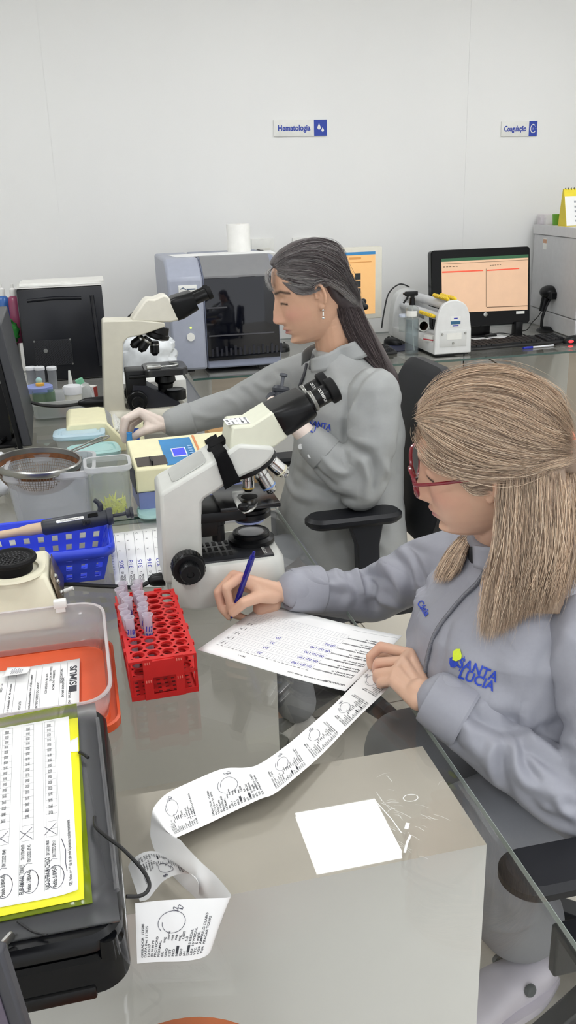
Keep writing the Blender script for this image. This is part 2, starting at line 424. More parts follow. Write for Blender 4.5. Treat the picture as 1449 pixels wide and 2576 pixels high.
obj('shelf_bar', mb, mat('window_bar', '#4a4a4e', .3), w)
mb = MB()
for k in range(16): mb.box2((xs+.02+k*.021, yf-.0078, wz0+.02), (xs+.030+k*.021, yf-.006, wz0+.052+.01*(k % 2)))
obj('tube_row', mb, mat('window_tubes', '#1a1b26', .35), w)
p = pY(480, 848, yf-.008); obj('button', MB().cyl((p.x, yf-.0115, p.z), (p.x, yf-.002, p.z), .018), M_white, t)
p = pY(480, 825, yf-.008); obj('indicator', MB().cyl((p.x, yf-.009, p.z), (p.x, yf-.004, p.z), .004, seg=12), mat('green_led', '#c8f04a', .4, emit=2), t)
p = pY(472, 727, yf-.008); lb = obj('badge', MB().box2((p.x-.04, yf-.009, p.z-.016), (p.x+.04, yf-.0055, p.z+.016), .001), M_white, t)
mb = MB(); stroke(mb, [(p.x-.032, yf-.0095, p.z+.0), (p.x-.02, yf-.0095, p.z+.006), (p.x-.008, yf-.0095, p.z-.003)], .004, (0, -1, 0)); mb.box2((p.x-.005, yf-.0098, p.z-.004), (p.x+.034, yf-.0092, p.z+.001))
obj('badge_print', mb, mat('badge_blue', '#2f4b6b', .5), lb, smooth=0)
obj('foot', MB().box2((x0+.03, yf+.03, T), (x0+.1, yf+.1, T+.012)).box2((x1-.1, yf+.03, T), (x1-.03, yf+.1, T+.012)).box2((x0+.03, yf+D-.08, T), (x1-.03, yf+D-.02, T+.012)), M_black, t)
ztop = zt+.0042
def sheet(name, label, c, w, d, rz, z, cat='paper', material=None, th=.0006):
    t = tag(obj(name, MB(frame((c[0], c[1], z), rz)).box2((-w/2, -d/2, 0), (w/2, d/2, th)), material or M_paper, None, smooth=0), label, cat); return t
c1 = (x0+.20, yf+.28); sheet('paper_sheet', 'white paper sheet lying on the analyser at its left', c1, .29, .2, .12, ztop+.0003)
sheet('paper_sheet', 'second white paper sheet on the analyser beside the toilet roll', (x0+.40, yf+.26), .26, .2, -.1, ztop+.0012)
p = pY(602, 640, yf+.36)
t = thing('toilet_roll', 'white toilet roll standing on top of the blue-grey analyser', 'paper roll', (p.x, yf+.36, ztop+.002))
obj('roll', MB(frame((p.x, yf+.36, ztop+.002))).lathe([(.02, 0), (.054, 0), (.0555, .004), (.0555, .121), (.054, .125), (.02, .125), (.02, 0)]), mat('tissue', '#f2f1ec', .9, bump=.3, bscale=120), t)
obj('core', MB(frame((p.x, yf+.36, ztop+.002))).lathe([(.0195, .0), (.0195, .124), (.0185, .124), (.0185, 0)]), mat('cardboard', '#a88962', .8), t)

# ---- old beige monitor
M_beige = mat('beige_case', '#dcd9cb', .45)
ym = 4.33; a, b = pY(962, 617, ym), pY(957, 800, ym); X1 = a.x; X0 = X1-.40; Z1 = a.z-.005; Z0 = b.z
t = thing('monitor', 'beige square monitor with an orange screen behind the dark grey hair', 'monitor', ((X0+X1)/2, ym+.04, T))
mb = MB().box2((X0, ym, Z0), (X1, ym+.06, Z1), .006); mb.box2((X0+.05, ym+.06, Z0+.04), (X1-.05, ym+.12, Z1-.05), .02); obj('case', mb, M_beige, t)
obj('stand', MB().box2(((X0+X1)/2-.05, ym+.05, T+.015), ((X0+X1)/2+.05, ym+.1, Z0+.1)).box2(((X0+X1)/2-.12, ym-.02, T), ((X0+X1)/2+.12, ym+.16, T+.018), .005), M_beige, t)
sx0, sx1 = X0+.03, pY(944, 640, ym).x; sz0, sz1 = pY(940, 789, ym).z, pY(944, 632, ym).z
s = obj('screen', MB().box2((sx0, ym-.0015, sz0), (sx1, ym+.001, sz1)), M_scrO, t)
obj('title_bar', MB().box2((sx0, ym-.0025, sz1-.014), (sx1, ym-.0014, sz1)), mat('screen_blue', '#2b6f9e', .4, emit=.5), s)
mb = MB()
for k in range(4): mb.box2((pY(893, 700, ym).x, ym-.0025, sz1-.10-k*.036-.03), (pY(907, 700, ym).x, ym-.0014, sz1-.10-k*.036))
obj('window_panels', mb, mat('screen_dark', '#1c2426', .4), s)
obj('toolbar', MB().box2((sx0, ym-.0025, sz1-.05), (sx1-.02, ym-.0014, sz1-.046)).box2((sx0+.2, ym-.0025, sz1-.034), (sx0+.26, ym-.0014, sz1-.024)), mat('screen_line', '#c58b4a', .4, emit=.3), s)

# ---- black all-in-one computer
yh = 4.38; a, b, c = pY(1093, 632, yh), pY(1345, 620, yh), pY(1340, 812, yh); X0, X1, Z1, Z0 = a.x, b.x, (a.z+b.z)/2, c.z
t = thing('all_in_one_computer', 'black all-in-one computer with a peach-coloured screen on the back desk', 'computer', ((X0+X1)/2, yh+.03, T))
R = Matrix.Translation((0, yh, Z0)) @ Matrix.Rotation(radians(-7), 4, 'X') @ Matrix.Translation((0, -yh, -Z0))
mb = MB(R @ Matrix.Translation(((X0+X1)/2, yh, 0)) @ Matrix.Rotation(pi/2, 4, 'X')); h = (Z1-Z0)/cos(radians(7))
for dz in (0,):
    mb.rlev([(X1-X0, h, .018, -.045, 0, Z0+h/2), (X1-X0, h, .018, -.004, 0, Z0+h/2), (X1-X0-.006, h-.006, .016, 0, 0, Z0+h/2)])
obj('case', mb, M_blackg, t)
hp = lambda px, py, q=.0: (lambda v: v)(pY(px, py, yh+q))
def onscr(px, py, off=.0): # point of the tilted front plane
    n = R.to_3x3() @ Vector((0, -1, 0)); o = Vector((0, yh, Z0)); d = ray(px, py); tt = (o-CAMPOS).dot(n)/d.dot(n); return CAMPOS + d*tt + n*off
s = MB().quad(*[onscr(*q, .0012) for q in ((1110, 651), (1329, 640), (1327, 779), (1112, 788))])
s = obj('screen', s, M_scrP, t, smooth=0)
obj('green_bar', MB().quad(*[onscr(*q, .002) for q in ((1110, 651), (1329, 640), (1329, 648), (1110, 659))]), mat('screen_green', '#2d5a3b', .4, emit=.3), s, smooth=0)
mb = MB()
for q in (((1112, 683), (1215, 679), (1215, 682), (1112, 687)), ((1224, 679), (1306, 674), (1306, 677), (1224, 682))): mb.quad(*[onscr(*k, .002) for k in q])
obj('red_bar', mb, mat('screen_red', '#d9543a', .4, emit=.4), s, smooth=0)
mb = MB()
for q in (((1222, 676), (1223.2, 676), (1223.2, 772), (1222, 772)), ((1224, 772), (1327, 768), (1327, 770), (1224, 774)), ((1112, 664), (1329, 653), (1329, 654), (1112, 665))): mb.quad(*[onscr(*k, .002) for k in q])
for k in range(5): mb.quad(*[onscr(x, y, .002) for x, y in ((1114+k*8, 671-k*.4), (1119+k*8, 670.8-k*.4), (1119+k*8, 672.8-k*.4), (1114+k*8, 673-k*.4))]); mb.quad(*[onscr(x, y, .002) for x, y in ((1232+k*6, 667-k*.4), (1236+k*6, 666.8-k*.4), (1236+k*6, 668.4-k*.4), (1232+k*6, 668.6-k*.4))])
obj('screen_print', mb, mat('screen_brown', '#8a6a50', .4), s, smooth=0)
mb = MB(); o = onscr(1221, 791, .002); nn = (R.to_3x3() @ Vector((0, -1, 0)))
mb.lathe([(.010, 0), (.0115, .0005), (.0105, .001), (.0, .001)], o, nn, 20); obj('logo', mb, M_steel, t)
obj('sticker', MB().quad(*[onscr(*q, .002) for q in ((1298, 783), (1319, 782), (1319, 789), (1298, 790))]), M_white, t, smooth=0)
obj('stand', MB().box2(((X0+X1)/2-.10, yh+.02, T), ((X0+X1)/2+.10, yh+.17, T+.012), .004).box2(((X0+X1)/2-.07, yh+.045, T+.008), ((X0+X1)/2+.07, yh+.075, Z0+.14), .004), M_black, t)
obj('foot', MB().box2((X0+.05, yh-.02, T), (X0+.09, yh+.03, Z0+.012), .003), M_black, t); obj('foot', MB().box2((X1-.09, yh-.02, T), (X1-.05, yh+.03, Z0+.012), .003), M_black, t)

# ---- keyboards, mice
M_key = mat('keycap', '#1b1c1f', .5); M_kb = mat('keyboard_case', '#0f1012', .45)
def keyboard(label, a, b, d):
    ang = math.atan2(b.y-a.y, b.x-a.x); w = (b-a).length; F = frame((a.x, a.y, T), ang)
    t = thing('keyboard', label, 'keyboard', (a.x, a.y, T), ang)
    obj('case', MB(F).prism([(0, 0, 0), (0, d, 0), (0, d, .026), (0, d-.02, .027), (0, .01, .014), (0, 0, .010)], (0, 0, 0), (w, 0, 0)), M_kb, t, bev=.003)
    mb = MB(F)
    for r in range(6):
        n = 20 if r else 8
        for k in range(19):
            if k in (14,) or (r == 5 and 4 < k < 9): continue
            x = .012+k*(w-.024)/19; y = .016+r*(d-.034)/6; z = .0135+y*.095
            mb.box((x+(w-.024)/38, y+(d-.034)/12, z+.004), ((w-.024)/19*.84, (d-.034)/6*.82, .009))
    y = .016; mb.box((.012+7*(w-.024)/19, y+(d-.034)/12, .019), ((w-.024)/19*4.6, (d-.034)/6*.8, .008))
    o = obj('keys', mb, M_key, t, smooth=0); o['kind'] = 'stuff'
    return t
keyboard('black keyboard in front of the black all-in-one computer', pz(1184, 884), pz(1432, 862), .145)
keyboard('black keyboard beside the orange-screened monitor behind the spray bottle', pz(880, 900), pz(1000, 891), .15)
def mouse(label, p, rz, extra):
    F = frame((p.x, p.y, T), rz); t = thing('computer_mouse', label, 'mouse', (p.x, p.y, T), rz)
    def sh(u, v):
        a = u*2*pi; q = sin(v*pi/2); z = .036*cos(v*pi/2)**.6
        return (.054*q*cos(a), .031*q*sin(a)*(1-.12*cos(a)), z*(1+.15*cos(a)*q) if v < 1 else 0)
    obj('shell', MB(F).grid(sh, 28, 9, True), M_black, t)
    obj('wheel', MB(F).cyl((.025, -.004, .030), (.025, .004, .030), .009), M_rubber, t)
    if extra: obj('red_light', MB(F).sph((-.03, -.026, .012), (.016, .007, .007)).sph((.03, -.028, .012), (.006, .004, .004)), mat('red_glow', '#ff3038', .3, emit=1.6), t)
    return t
mouse('black mouse with a red light at the end of the keyboard', pz(1440, 862), .15, 1)
mp = pz(1000, 876); tag(obj('mouse_pad', MB(frame((mp.x, mp.y, T), .1)).rlev([(.19, .17, .01, 0), (.19, .17, .01, .003)]), mat('pad', '#1f2440', .7, var=.6, scale=60)), 'dark blue mouse pad left of the clear spray bottle', 'mouse pad')
p = pz(988, 868); mm = mouse('plain black mouse on the dark blue mouse pad', p, 2.2, 0); mm.location.z = T+.003
p, q = pz(1316, 879), pz(1392, 871); ax = (q-p).normalized(); o = p+V(0, 0, .005)
t = thing('pen', 'white pen with a blue cap lying before the right keyboard', 'pen', p)
obj('barrel', MB().cyl(o+ax*.05, q+V(0, 0, .005), .0045, seg=12), mat('pen_white', '#e6e8ee', .3), t)
obj('cap', MB().cyl(o, o+ax*.055, .0055, .005, seg=12).box(o+ax*.035+V(0, 0, .006), (.035, .003, .002)), mat('pen_blue', '#1f2fae', .3), t)
p = pz(1225, 848); sheet('paper_sheet', 'blank white paper under the black all-in-one computer', (p.x, p.y), .2, .13, .05, T+.0005)

# ---- barcode scanner
p = pz(1372, 831)
t = thing('barcode_scanner', 'black barcode scanner on a gooseneck stand beside the pale cabinet', 'scanner', p)
obj('base', MB(frame(p)).lathe([(0, .022), (.022, .020), (.045, .008), (.052, .0), (0, 0)], seg=28), M_black, t)
P = lambda px, py: pY(px, py, p.y+.0)
obj('gooseneck', MB().tube(spline([P(1362, 822), P(1364, 800), P(1372, 775), P(1383, 752)], 6), .008), M_black, t)
h0, h1 = P(1362, 783), P(1374, 738)
obj('handle', MB().tube([h0, (h0+h1)/2, h1], [.014, .017, .02], 14), M_black, t)
c = P(1381, 735); mb = MB(); mb.sph(c, (.047, .06, .036)); mb.box(c+V(.012, -.045, -.012), (.075, .05, .04), None, .008)
obj('head', mb, M_black, t)
obj('reading_window', MB().box(c+V(.012, -.071, -.012), (.06, .003, .026)), M_blackg, t)
obj('cord', MB().tube(spline([h0, P(1352, 798), P(1338, 812), pz(1325, 830, T+.02), pz(1300, 833, T+.004)], 6), .0025, 6), M_cable, t)

# ---- pale cabinet instrument at right edge
M_cab = mat('cabinet_grey', '#c9c9ca', .42)
a, b = pz(1331, 812), pz(1435, 850); ang = math.atan2(b.y-a.y, b.x-a.x); F = frame((a.x, a.y, T), ang)
zt = pY(1347, 588, a.y).z-T; Wd = .62
t = thing('laboratory_cabinet', 'tall pale grey instrument cabinet at the right end of the back desk', 'instrument', (a.x, a.y, T), ang)
zs = pY(1345, 770, a.y).z-T
def foot_print(e, z):   # plan of the cabinet: slanted front, back against the wall
    A_, B_ = F @ Vector((-e, -e*1.5, 0)), F @ Vector((Wd, -e*1.5, 0)); xm = min(3.15, B_.x+.26)
    return [V(A_.x, A_.y, z), V(B_.x, B_.y, z), V(xm, B_.y+.2, z), V(xm, YW-.02, z), V(A_.x+.04, YW-.02, z)]
def cab(e, z0, z1): return MB().loft([foot_print(e, T+z0), foot_print(e, T+z1)])
obj('body', cab(0, zs+.003, zt), M_cab, t, bev=.005)
obj('lower_body', cab(-.003, 0, zs), M_cab, t, bev=.005)
obj('lid', cab(.004, zt+.002, zt+.05), mat('cabinet_lid', '#d3d2d3', .42), t)
s = obj('sticker', MB(F).box2((.135, -.001, zt-.075), (.185, .001, zt-.018)), M_white, t)
obj('sticker_print', MB(F).box2((.137, -.0016, zt-.042), (.183, -.0008, zt-.022)), mat('sticker_orange', '#c99a7c', .6), s)
zl = T+zt+.05
for px, w, col, nm, lab in ((1364, .055, '#dcd6da', 'carton', 'small pale grey carton at the left on top of the cabinet'), (1383, .030, '#dedadb', 'carton', 'narrow pale carton between the grey and green ones on the cabinet'), (1398, .04, '#6aa63a', 'cup', 'green plastic cup on the cabinet beside the desk calendar')):
    xx = min([k*.002 for k in range(250)], key=lambda x: abs(proj(F @ Vector((x, .05, zl-T)))[0]-px)); FF = F @ Matrix.Translation((xx, .05, zl-T))
    if nm == 'carton':
        t = thing('carton', lab, 'box', (FF.translation.x, FF.translation.y, zl), ang)
        obj('box', MB(FF).box2((-w/2, -.03, 0), (w/2, .03, .052), .001), mat('carton'+col, col, .6), t)
        obj('flap', MB(FF).box2((-w/2+.002, -.032, .036), (w/2-.002, -.0302, .051)), mat('carton_flap', '#e8e4e6', .6), t)
    else:
        t = thing('plastic_cup', lab, 'cup', (FF.translation.x, FF.translation.y, zl), ang)
        obj('cup', MB(FF).lathe([(0, .002), (.015, .002), (.0195, .054), (.021, .056), (.021, .053), (.016, 0), (0, 0)], seg=28), mat('cup_green', col, .3), t)
X = min([k*.002 for k in range(250)], key=lambda x: abs(proj(F @ Vector((x, .03, zl-T)))[0]-1427)); zc = zl-T
Fsv = F; F = F @ Matrix.Translation((X, .02, 0)) @ Matrix.Rotation(-ang-.12, 4, 'Z') @ Matrix.Translation((-X, -.04, 0))
t = thing('desk_calendar', 'yellow-topped desk calendar standing on the pale grey cabinet', 'calendar', (F @ Vector((X, .05, zc))).xyz, -.12)
obj('stand', MB(F).prism([(X, .03, zc), (X, .14, zc), (X, .105, zc+.185), (X, .095, zc+.185)], (0, 0, 0), (.22, 0, 0)), mat('calendar_card', '#e4cf3c', .6), t)
R2 = lambda x, s, off: (X+x, .03+s*.065-off, zc+s*.185)
pg = obj('page', MB(F).quad(R2(.002, .02, .002), R2(.218, .02, .002), R2(.218, .80, .002), R2(.002, .80, .002)), M_paper, t, smooth=0)
obj('header', MB(F).quad(R2(0, .80, .002), R2(.22, .80, .002), R2(.22, 1, .002), R2(0, 1, .002)), mat('calendar_yellow', '#f2dc2e', .5), t, smooth=0)
mb = MB(F); add_text(mb, 'DEZ', .03, mat3(R2(.10, .89, .0035), (1, 0, 0), (0, .33, 1)), bold=.0008); obj('lettering', mb, M_ink, t, smooth=0)
mb = MB(F)
for r in range(5):
    for k in range(6): mb.quad(*[R2(.05+k*.027+dx, .12+r*.125+dz, .003) for dx, dz in ((0, 0), (.010, 0), (.010, .05), (0, .05))])
obj('dates', mb, M_inkgrey, pg, smooth=0)
mb = MB(F)
for k in range(14): mb.tube([R2(.01+k*.0155, .97, .004), R2(.01+k*.0155, 1.02, .002), R2(.01+k*.0155, 1.0, -.008)], .0015, 5)
obj('wire_binding', mb, M_black, t); F = Fsv

# ---- tube mixer
a, b, c = pz(1092, 893, T+.008), pz(1181, 885, T+.008), pz(976, 842, T+.008)
ux = (b-a); w = ux.length; ang = math.atan2(ux.y, ux.x); F = frame((a.x, a.y, T+.008), ang)
vl = F.inverted() @ c; shx = vl.x/vl.y; Lm = min(vl.y, .42); S = lambda x, y, z: (x+shx*y*0-.0, y, z)
ang2 = math.atan2((c-a).y, (c-a).x)-pi/2; F = frame((a.x, a.y, T+.008), ang2); Lm = (c-a).length; w = w*cos(ang-ang2)*1.0
hz = pY(1132, 756, a.y+.0).z-T-.008
t = thing('tube_mixer', 'white blood tube mixer with an arched end panel before the black computer', 'mixer', (a.x, a.y, T), ang2)
M_mx = mat('mixer_white', '#dfe0df', .4)
arch = [(0, 0), (w, 0), (w*.98, hz*.45), (w*.93, hz*.72)] + [(w*.5+w*.40*cos(q), hz*.74+hz*.26*sin(q)) for q in [radians(15+k*10) for k in range(16)]] + [(w*.07, hz*.72), (w*.02, hz*.45)]
obj('end_panel', MB(F).prism([(x, 0, z) for x, z in arch], (0, 0, 0), (0, .022, 0)), M_mx, t, bev=.004)
arch2 = [(x, z*.98) for x, z in arch]
obj('end_panel', MB(F).prism([(x, 0, z) for x, z in arch2], (0, Lm-.07, 0), (0, Lm, 0)), M_mx, t, bev=.006)
obj('base', MB(F).box2((.002, .022, 0), (w-.002, Lm-.07, .052), .003), M_mx, t)
obj('foot', MB(F).box2((.01, .01, -.008), (w-.01, Lm-.02, 0)), M_black, t)
for (cx, cz, r) in ((w*.52, hz*.86, .022), (w*.30, hz*.66, .018), (w*.72, hz*.62, .018)): obj('roller', MB(F).cyl((cx, .02, cz), (cx, Lm-.07, cz), r, seg=20), mat('roller_white', '#d2d3d5', .4), t)
l = obj('label', MB(F).box2((w*.42, -.0012, hz*.50), (w*.68, .0006, hz*.70)), M_white, t)
obj('label_band', MB(F).box2((w*.42, -.002, hz*.555), (w*.68, -.001, hz*.615)), mat('label_blue', '#2f6285', .5), l)
mb = MB(F); mb.box2((w*.50, -.002, hz*.65), (w*.60, -.001, hz*.675)).box2((w*.47, -.002, hz*.52), (w*.63, -.001, hz*.535)); obj('label_print', mb, M_inkblue, l)
obj('plate', MB(F).box2((w*.14, -.002, hz*.14), (w*.86, .0005, hz*.44), .001), mat('mixer_plate', '#d6d7d5', .4), t)
obj('rating_label', MB(F).box2((w*.32, -.003, hz*.27), (w*.72, -.0018, hz*.39)), M_white, t)
for sx, sz in ((.2, .38), (.82, .38), (.5, .2)): obj('screw', MB(F).cyl((w*sx, -.006, hz*sz), (w*sx, -.001, hz*sz), .005, .006, 12), M_steel, t)
M_ycap = mat('yellow_cap', '#f4cf1c', .4); M_tubeg = mat('tube_grey', '#c9ccd0', .25)
n = 0; proto = None
ords = ('first', 'second', 'third', 'fourth', 'fifth', 'sixth', 'seventh', 'eighth', 'ninth')
def mixtube(F0, lab, grp):
    t = thing('blood_tube', lab, 'tube', (0, 0, 0), 0, grp)
    obj('cap', MB().lathe([(0, .012), (.0075, .012), (.0085, .009), (.0085, -.006), (.0065, -.008), (0, -.008)], seg=14), M_ycap, t)
    obj('tube_body', MB().lathe([(.006, -.007), (.006, -.06), (.004, -.065), (0, -.066)], seg=12), M_tubeg, t)
    return t
for row, (cx, cz, tilt, y0, nn) in enumerate(((w*.62, hz*1.0, -.9, .05, 9), (w*.42, hz*1.005, -.9, .05, 9), (w*.06, hz*.70, -1.35, .05, 9))):
    rl = ('rear row on top of the mixer', 'front row on top of the mixer', 'lower row of the mixer')[row]
    for k in range(nn):
        B = F @ Matrix.Translation((cx, y0+k*.0195, cz)) @ Matrix.Rotation(tilt, 4, 'Y')
        lab = 'yellow-capped tube, %s from the arched panel in the %s' % (ords[k], rl)
        if proto is None: proto = mixtube(None, lab, 'yellow-capped tubes in the mixer'); proto.matrix_basis = B
        else: dup(proto, lab, B)
obj('power_cord', MB().tube(spline([pY(1030, 722, c.y+.05), pY(1005, 715, c.y+.05), pY(978, 738, c.y+.04), pY(966, 785, c.y+.02), pY(960, 825, c.y+.0)], 8), .004, 6), M_cable, bpy.data.objects['tube_mixer'])

# ---- spray bottle, little jar, paper core
p = pz(1035, 888)
t = thing('spray_bottle', 'clear spray bottle with a black trigger before the tube mixer', 'bottle', p)
Pm = frame(p); hb = pY(1037, 768, p.y).z-T
M_clear = clear('clear_plastic', '#f2f5f4', .10, '#ffffff', .05); M_water = clear('water_plastic', '#e2eaee', .10, '#dfe8ee', .03)
obj('bottle', MB(Pm).lathe([(0, .001), (.030, .001), (.033, .006), (.033, hb*.86), (.030, hb*.95), (.015, hb), (.013, hb+.01)], seg=28), M_clear, t)
obj('liquid', MB(Pm).lathe([(0, .004), (.0305, .004), (.0312, hb*.72), (0, hb*.72)], seg=28), M_water, t)
def cyl_label(z0, z1, r, a0, a1): return lambda u, v: (r*cos(a0+(a1-a0)*u), r*sin(a0+(a1-a0)*u), z0+(z1-z0)*v)
obj('label', MB(Pm).grid(cyl_label(hb*.78, hb*.9, .0335, radians(195), radians(290)), 12, 2), M_white, t)
tr = MB(Pm); tr.cyl((0, 0, hb+.002), (0, 0, hb+.035), .015, .012); tr.box((-.006, 0, hb+.055), (.065, .016, .022), None, .005); tr.box((0, 0, hb+.042), (.016, .014, .03)); tr.cyl((-.038, 0, hb+.056), (-.046, 0, hb+.056), .006)
obj('trigger_head', tr, M_black, t)
obj('trigger', MB(Pm).tube(spline([(-.02, 0, hb+.05), (-.03, 0, hb+.03), (-.045, 0, hb+.012)], 5), [.005]*11, 8), M_black, t)
obj('dip_tube', MB(Pm).tube(spline([(0, 0, hb), (.004, 0, hb*.5), (.014, 0, .012)], 6), .002, 6), M_white, t)
p = pY(1014, 834, c.y-.13); zb = T+.061; p = pz(1014, 834, zb)
t = thing('glass_jar', 'small clear jar standing on the mixer base behind the spray bottle', 'jar', p)
obj('jar', MB(frame(p)).lathe([(0, 0), (.022, 0), (.023, .07), (.021, .076)], seg=24), M_clear, t)
obj('lid', MB(frame(p)).lathe([(0, .088), (.021, .088), (.023, .084), (.023, .074), (0, .074)], seg=24), mat('jar_lid', '#cfd6e4', .3), t)
p, q = pz(1066, 820, zb+.03), pz(1040, 806, zb+.03); d = (q-p).normalized()
t = thing('paper_core', 'white paper tube with a brown hollow end lying in the mixer', 'tube', (p.x, p.y, zb))
obj('tube', MB().lathe([(.0225, 0), (.029, 0), (.029, .12), (.0225, .12), (.0225, 0)], p, d, 24), M_white, t)
obj('hollow', MB().lathe([(.0222, .001), (.0222, .1), (0, .1)], p, d, 24), mat('core_brown', '#4a2f26', .8), t)
p = pz(1083, 858, zb); t = thing('small_box', 'tiny white box with a red stripe on the mixer base', 'box', (p.x, p.y, zb))
obj('box', MB(frame(p, .4)).box2((-.018, -.03, 0), (.018, .03, .028), .002), M_white, t); obj('stripe', MB(frame(p, .4)).box2((-.0185, -.0305, .006), (.0185, .0305, .012)), mat('stripe_red', '#c2434a', .5), t)
# loose cables on and under the back desk
for i, (pts, r, lab) in enumerate((
    ([pz(1290, 842, T+.004), pz(1255, 838, T+.02), pz(1215, 846, T+.006), pz(1262, 852, T+.004), pz(1300, 838, T+.012), pz(1325, 845, T+.004)], .0028, 'black cable tangled under the black all-in-one computer'),
    ([pY(1168, 884, 4.5), pY(1166, 915, 4.5), pY(1168, 960, 4.52), pY(1175, 1030, 4.55)], .004, 'thin black cable hanging behind the glass desk'),
    ([pY(1222, 898, 4.45), pY(1250, 915, 4.5), pY(1300, 950, 4.55), pY(1370, 985, 4.58)], .004, 'black cable sagging under the right of the back desk'),
    ([pY(640, 930, 4.4), pY(610, 955, 4.5), pY(585, 945, 4.5), pY(570, 965, 4.55), pY(600, 1010, 4.6)], .003, 'pale yellowish cable looping under the analyser'))):
    tag(obj('cable', MB().tube(spline(pts, 8), r, 6), mat('cable_pale', '#d8d2a8', .5) if i == 3 else M_cable), lab, 'cable')
# ================================================================ microscopes
M_mwhite = mat('microscope_white', '#cfd0ca', .35); M_mhead = mat('microscope_head_cream', '#dfe0cc', .38); M_mback = mat('microscope_cream', '#d9d6bd', .4)
M_stage = mat('stage_black', '#141415', .22, spec=.6)
def poly_at(pts, Y): return [pY(x, y, Y) for x, y in pts]
def knob(parent, name, c, axis, r, l, m=M_black, fine=None):
    axis = Vector(axis).normalized(); c = Vector(c); mb = MB(); n = 40; prof = [(r*.85, 0), (r, l*.08), (r, l*.55), (r*.93, l*.62), (0, l*.62)]
    mb.lathe(prof, c, axis, n); B = basis(axis)
    for k in range(28):
        a = 2*pi*k/28; q = c + (B @ Vector((r*.995*cos(a), r*.995*sin(a), l*.32))); mb.box(q, (r*.07, r*.12, l*.42), B @ Matrix.Rotation(a, 4, 'Z'))
    o = obj(name, mb, m, parent)
    rf = r*.62; mf = MB().lathe([(rf, l*.6), (rf, l*.92), (rf*.9, l), (rf*.35, l), (rf*.3, l*.96), (0, l*.96)], c, axis, 32)
    for k in range(36):
        a = 2*pi*k/36; q = c + (B @ Vector((rf*cos(a), rf*sin(a), l*.76))); mf.box(q, (rf*.06, rf*.09, l*.28), B @ Matrix.Rotation(a, 4, 'Z'))
    obj('fine_knob', mf, m, o); return o
def objective(parent, p0, p1, r, ring, label):
    p0, p1 = Vector(p0), Vector(p1); d = p1-p0; L = d.length
    o = obj('objective', MB().lathe([(0, 0), (r*.92, 0), (r*.92, L*.25), (r, L*.26), (r, L*.78), (r*.8, L*.84), (r*.72, L*.93), (r*.4, L), (0, L)], p0, d, 26), M_chrome, parent)
    obj('colour_ring', MB().lathe([(r*1.01, L*.70), (r*1.03, L*.71), (r*1.03, L*.75), (r*1.01, L*.76)], p0, d, 26), ring, o); o['label'] = label

# ---- near microscope
t = thing('microscope', 'large white microscope with a cream head and a black strap, on the near desk', 'microscope', (.24, 1.66, T))
Y0, Y1 = 1.60, 1.72; Ym = 1.66
S = poly_at([(402, 1243), (517, 1173), (575, 1136), (600, 1118), (690, 1124), (692, 1140), (682, 1158), (655, 1180), (611, 1200), (575, 1217), (545, 1238), (516, 1256), (509, 1266), (508, 1330), (513, 1470), (413, 1470)], Y0)
arm = MB().prism(S, (0, 0, 0), (0, Y1-Y0, 0))
obj('arm', arm, M_mwhite, t, bev=.007)
# recess behind the handle, a darker inset plate on the sloping top
a, b = S[0], S[1]; dirA = (b-a).normalized(); nrm = Vector((-dirA.z, 0, dirA.x))
F = mat3(a+dirA*.068+V(0, .06, 0)+nrm*.0006, dirA, (0, 1, 0))
mb = MB(F); rim = [(x, y, .0014) for x, y in rrect(.075, .088, .014, 5)]; inn = [(x, y, .0012) for x, y in rrect(.066, .078, .011, 5)]; dn = [(x, y, .0008) for x, y in rrect(.064, .076, .010, 5)]
mb.loft([[(x, y, 0) for x, y in rrect(.077, .090, .014, 5)], rim, inn, dn]); obj('handle_recess', mb, mat('recess_grey', '#b4b5b0', .5), t)
# base
xl, xr = .126, .352; zb = .838
base = MB()
base.rlev([(xr-xl, .196, .05, T+.006), (xr-xl+.006, .2, .052, T+.012), (xr-xl, .19, .05, zb-.012), (xr-xl-.016, .176, .045, zb)], ((xl+xr)/2, Ym, 0), 8)
obj('base', base, M_mwhite, t)
obj('foot', MB().rlev([(xr-xl-.03, .16, .04, T), (xr-xl-.03, .16, .04, T+.008)], ((xl+xr)/2, Ym, 0), 6), M_rubber, t)
pl = obj('top_plate', MB().box2((.162, Ym-.074, zb-.02), (xr-.022, Ym+.074, zb+.0045), .004), mat('base_plate', '#202124', .3, spec=.6), t)
mb = MB()
for i in range(6):
    for j in range(3): mb.box((.185+i*.0125, Ym-.045+j*.03, zb+.005), (.0075, .018, .001))
obj('vent_slots', mb, mat('slot_black', '#050506', .8, var=0), pl, smooth=0)
mb = MB(); add_text(mb, 'OCTMPUS', .0095, mat3((xr-.038, Ym-.045, zb+.0052), (0, 1, 0), (-1, 0, 0)), bold=.0003, squeeze=1.05); obj('lettering', mb, mat('silver_print', '#c8c8c4', .5), pl, smooth=0)
lp = (.300, Ym+.012)
l = obj('lamp_housing', MB(frame((*lp, zb+.004))).lathe([(0, 0), (.047, 0), (.047, .008), (.040, .013), (.037, .013), (.037, .020), (.0335, .022), (.0315, .020), (0, .019)], seg=48), M_black, t)
obj('lens', MB(frame((*lp, zb+.0232))).lathe([(.030, 0), (.020, .0015), (0, .002)], seg=40), mat('frosted_lens', '#77787a', .25, coat=.4), l)
kc = pY(477, 1438, 1.535); knob(t, 'focus_knob', (kc.x, 1.574, kc.z), (0, -1, 0), .031, .055)
kc2 = V(kc.x, 1.746, kc.z); knob(t, 'focus_knob', kc2, (0, 1, 0), .033, .055)
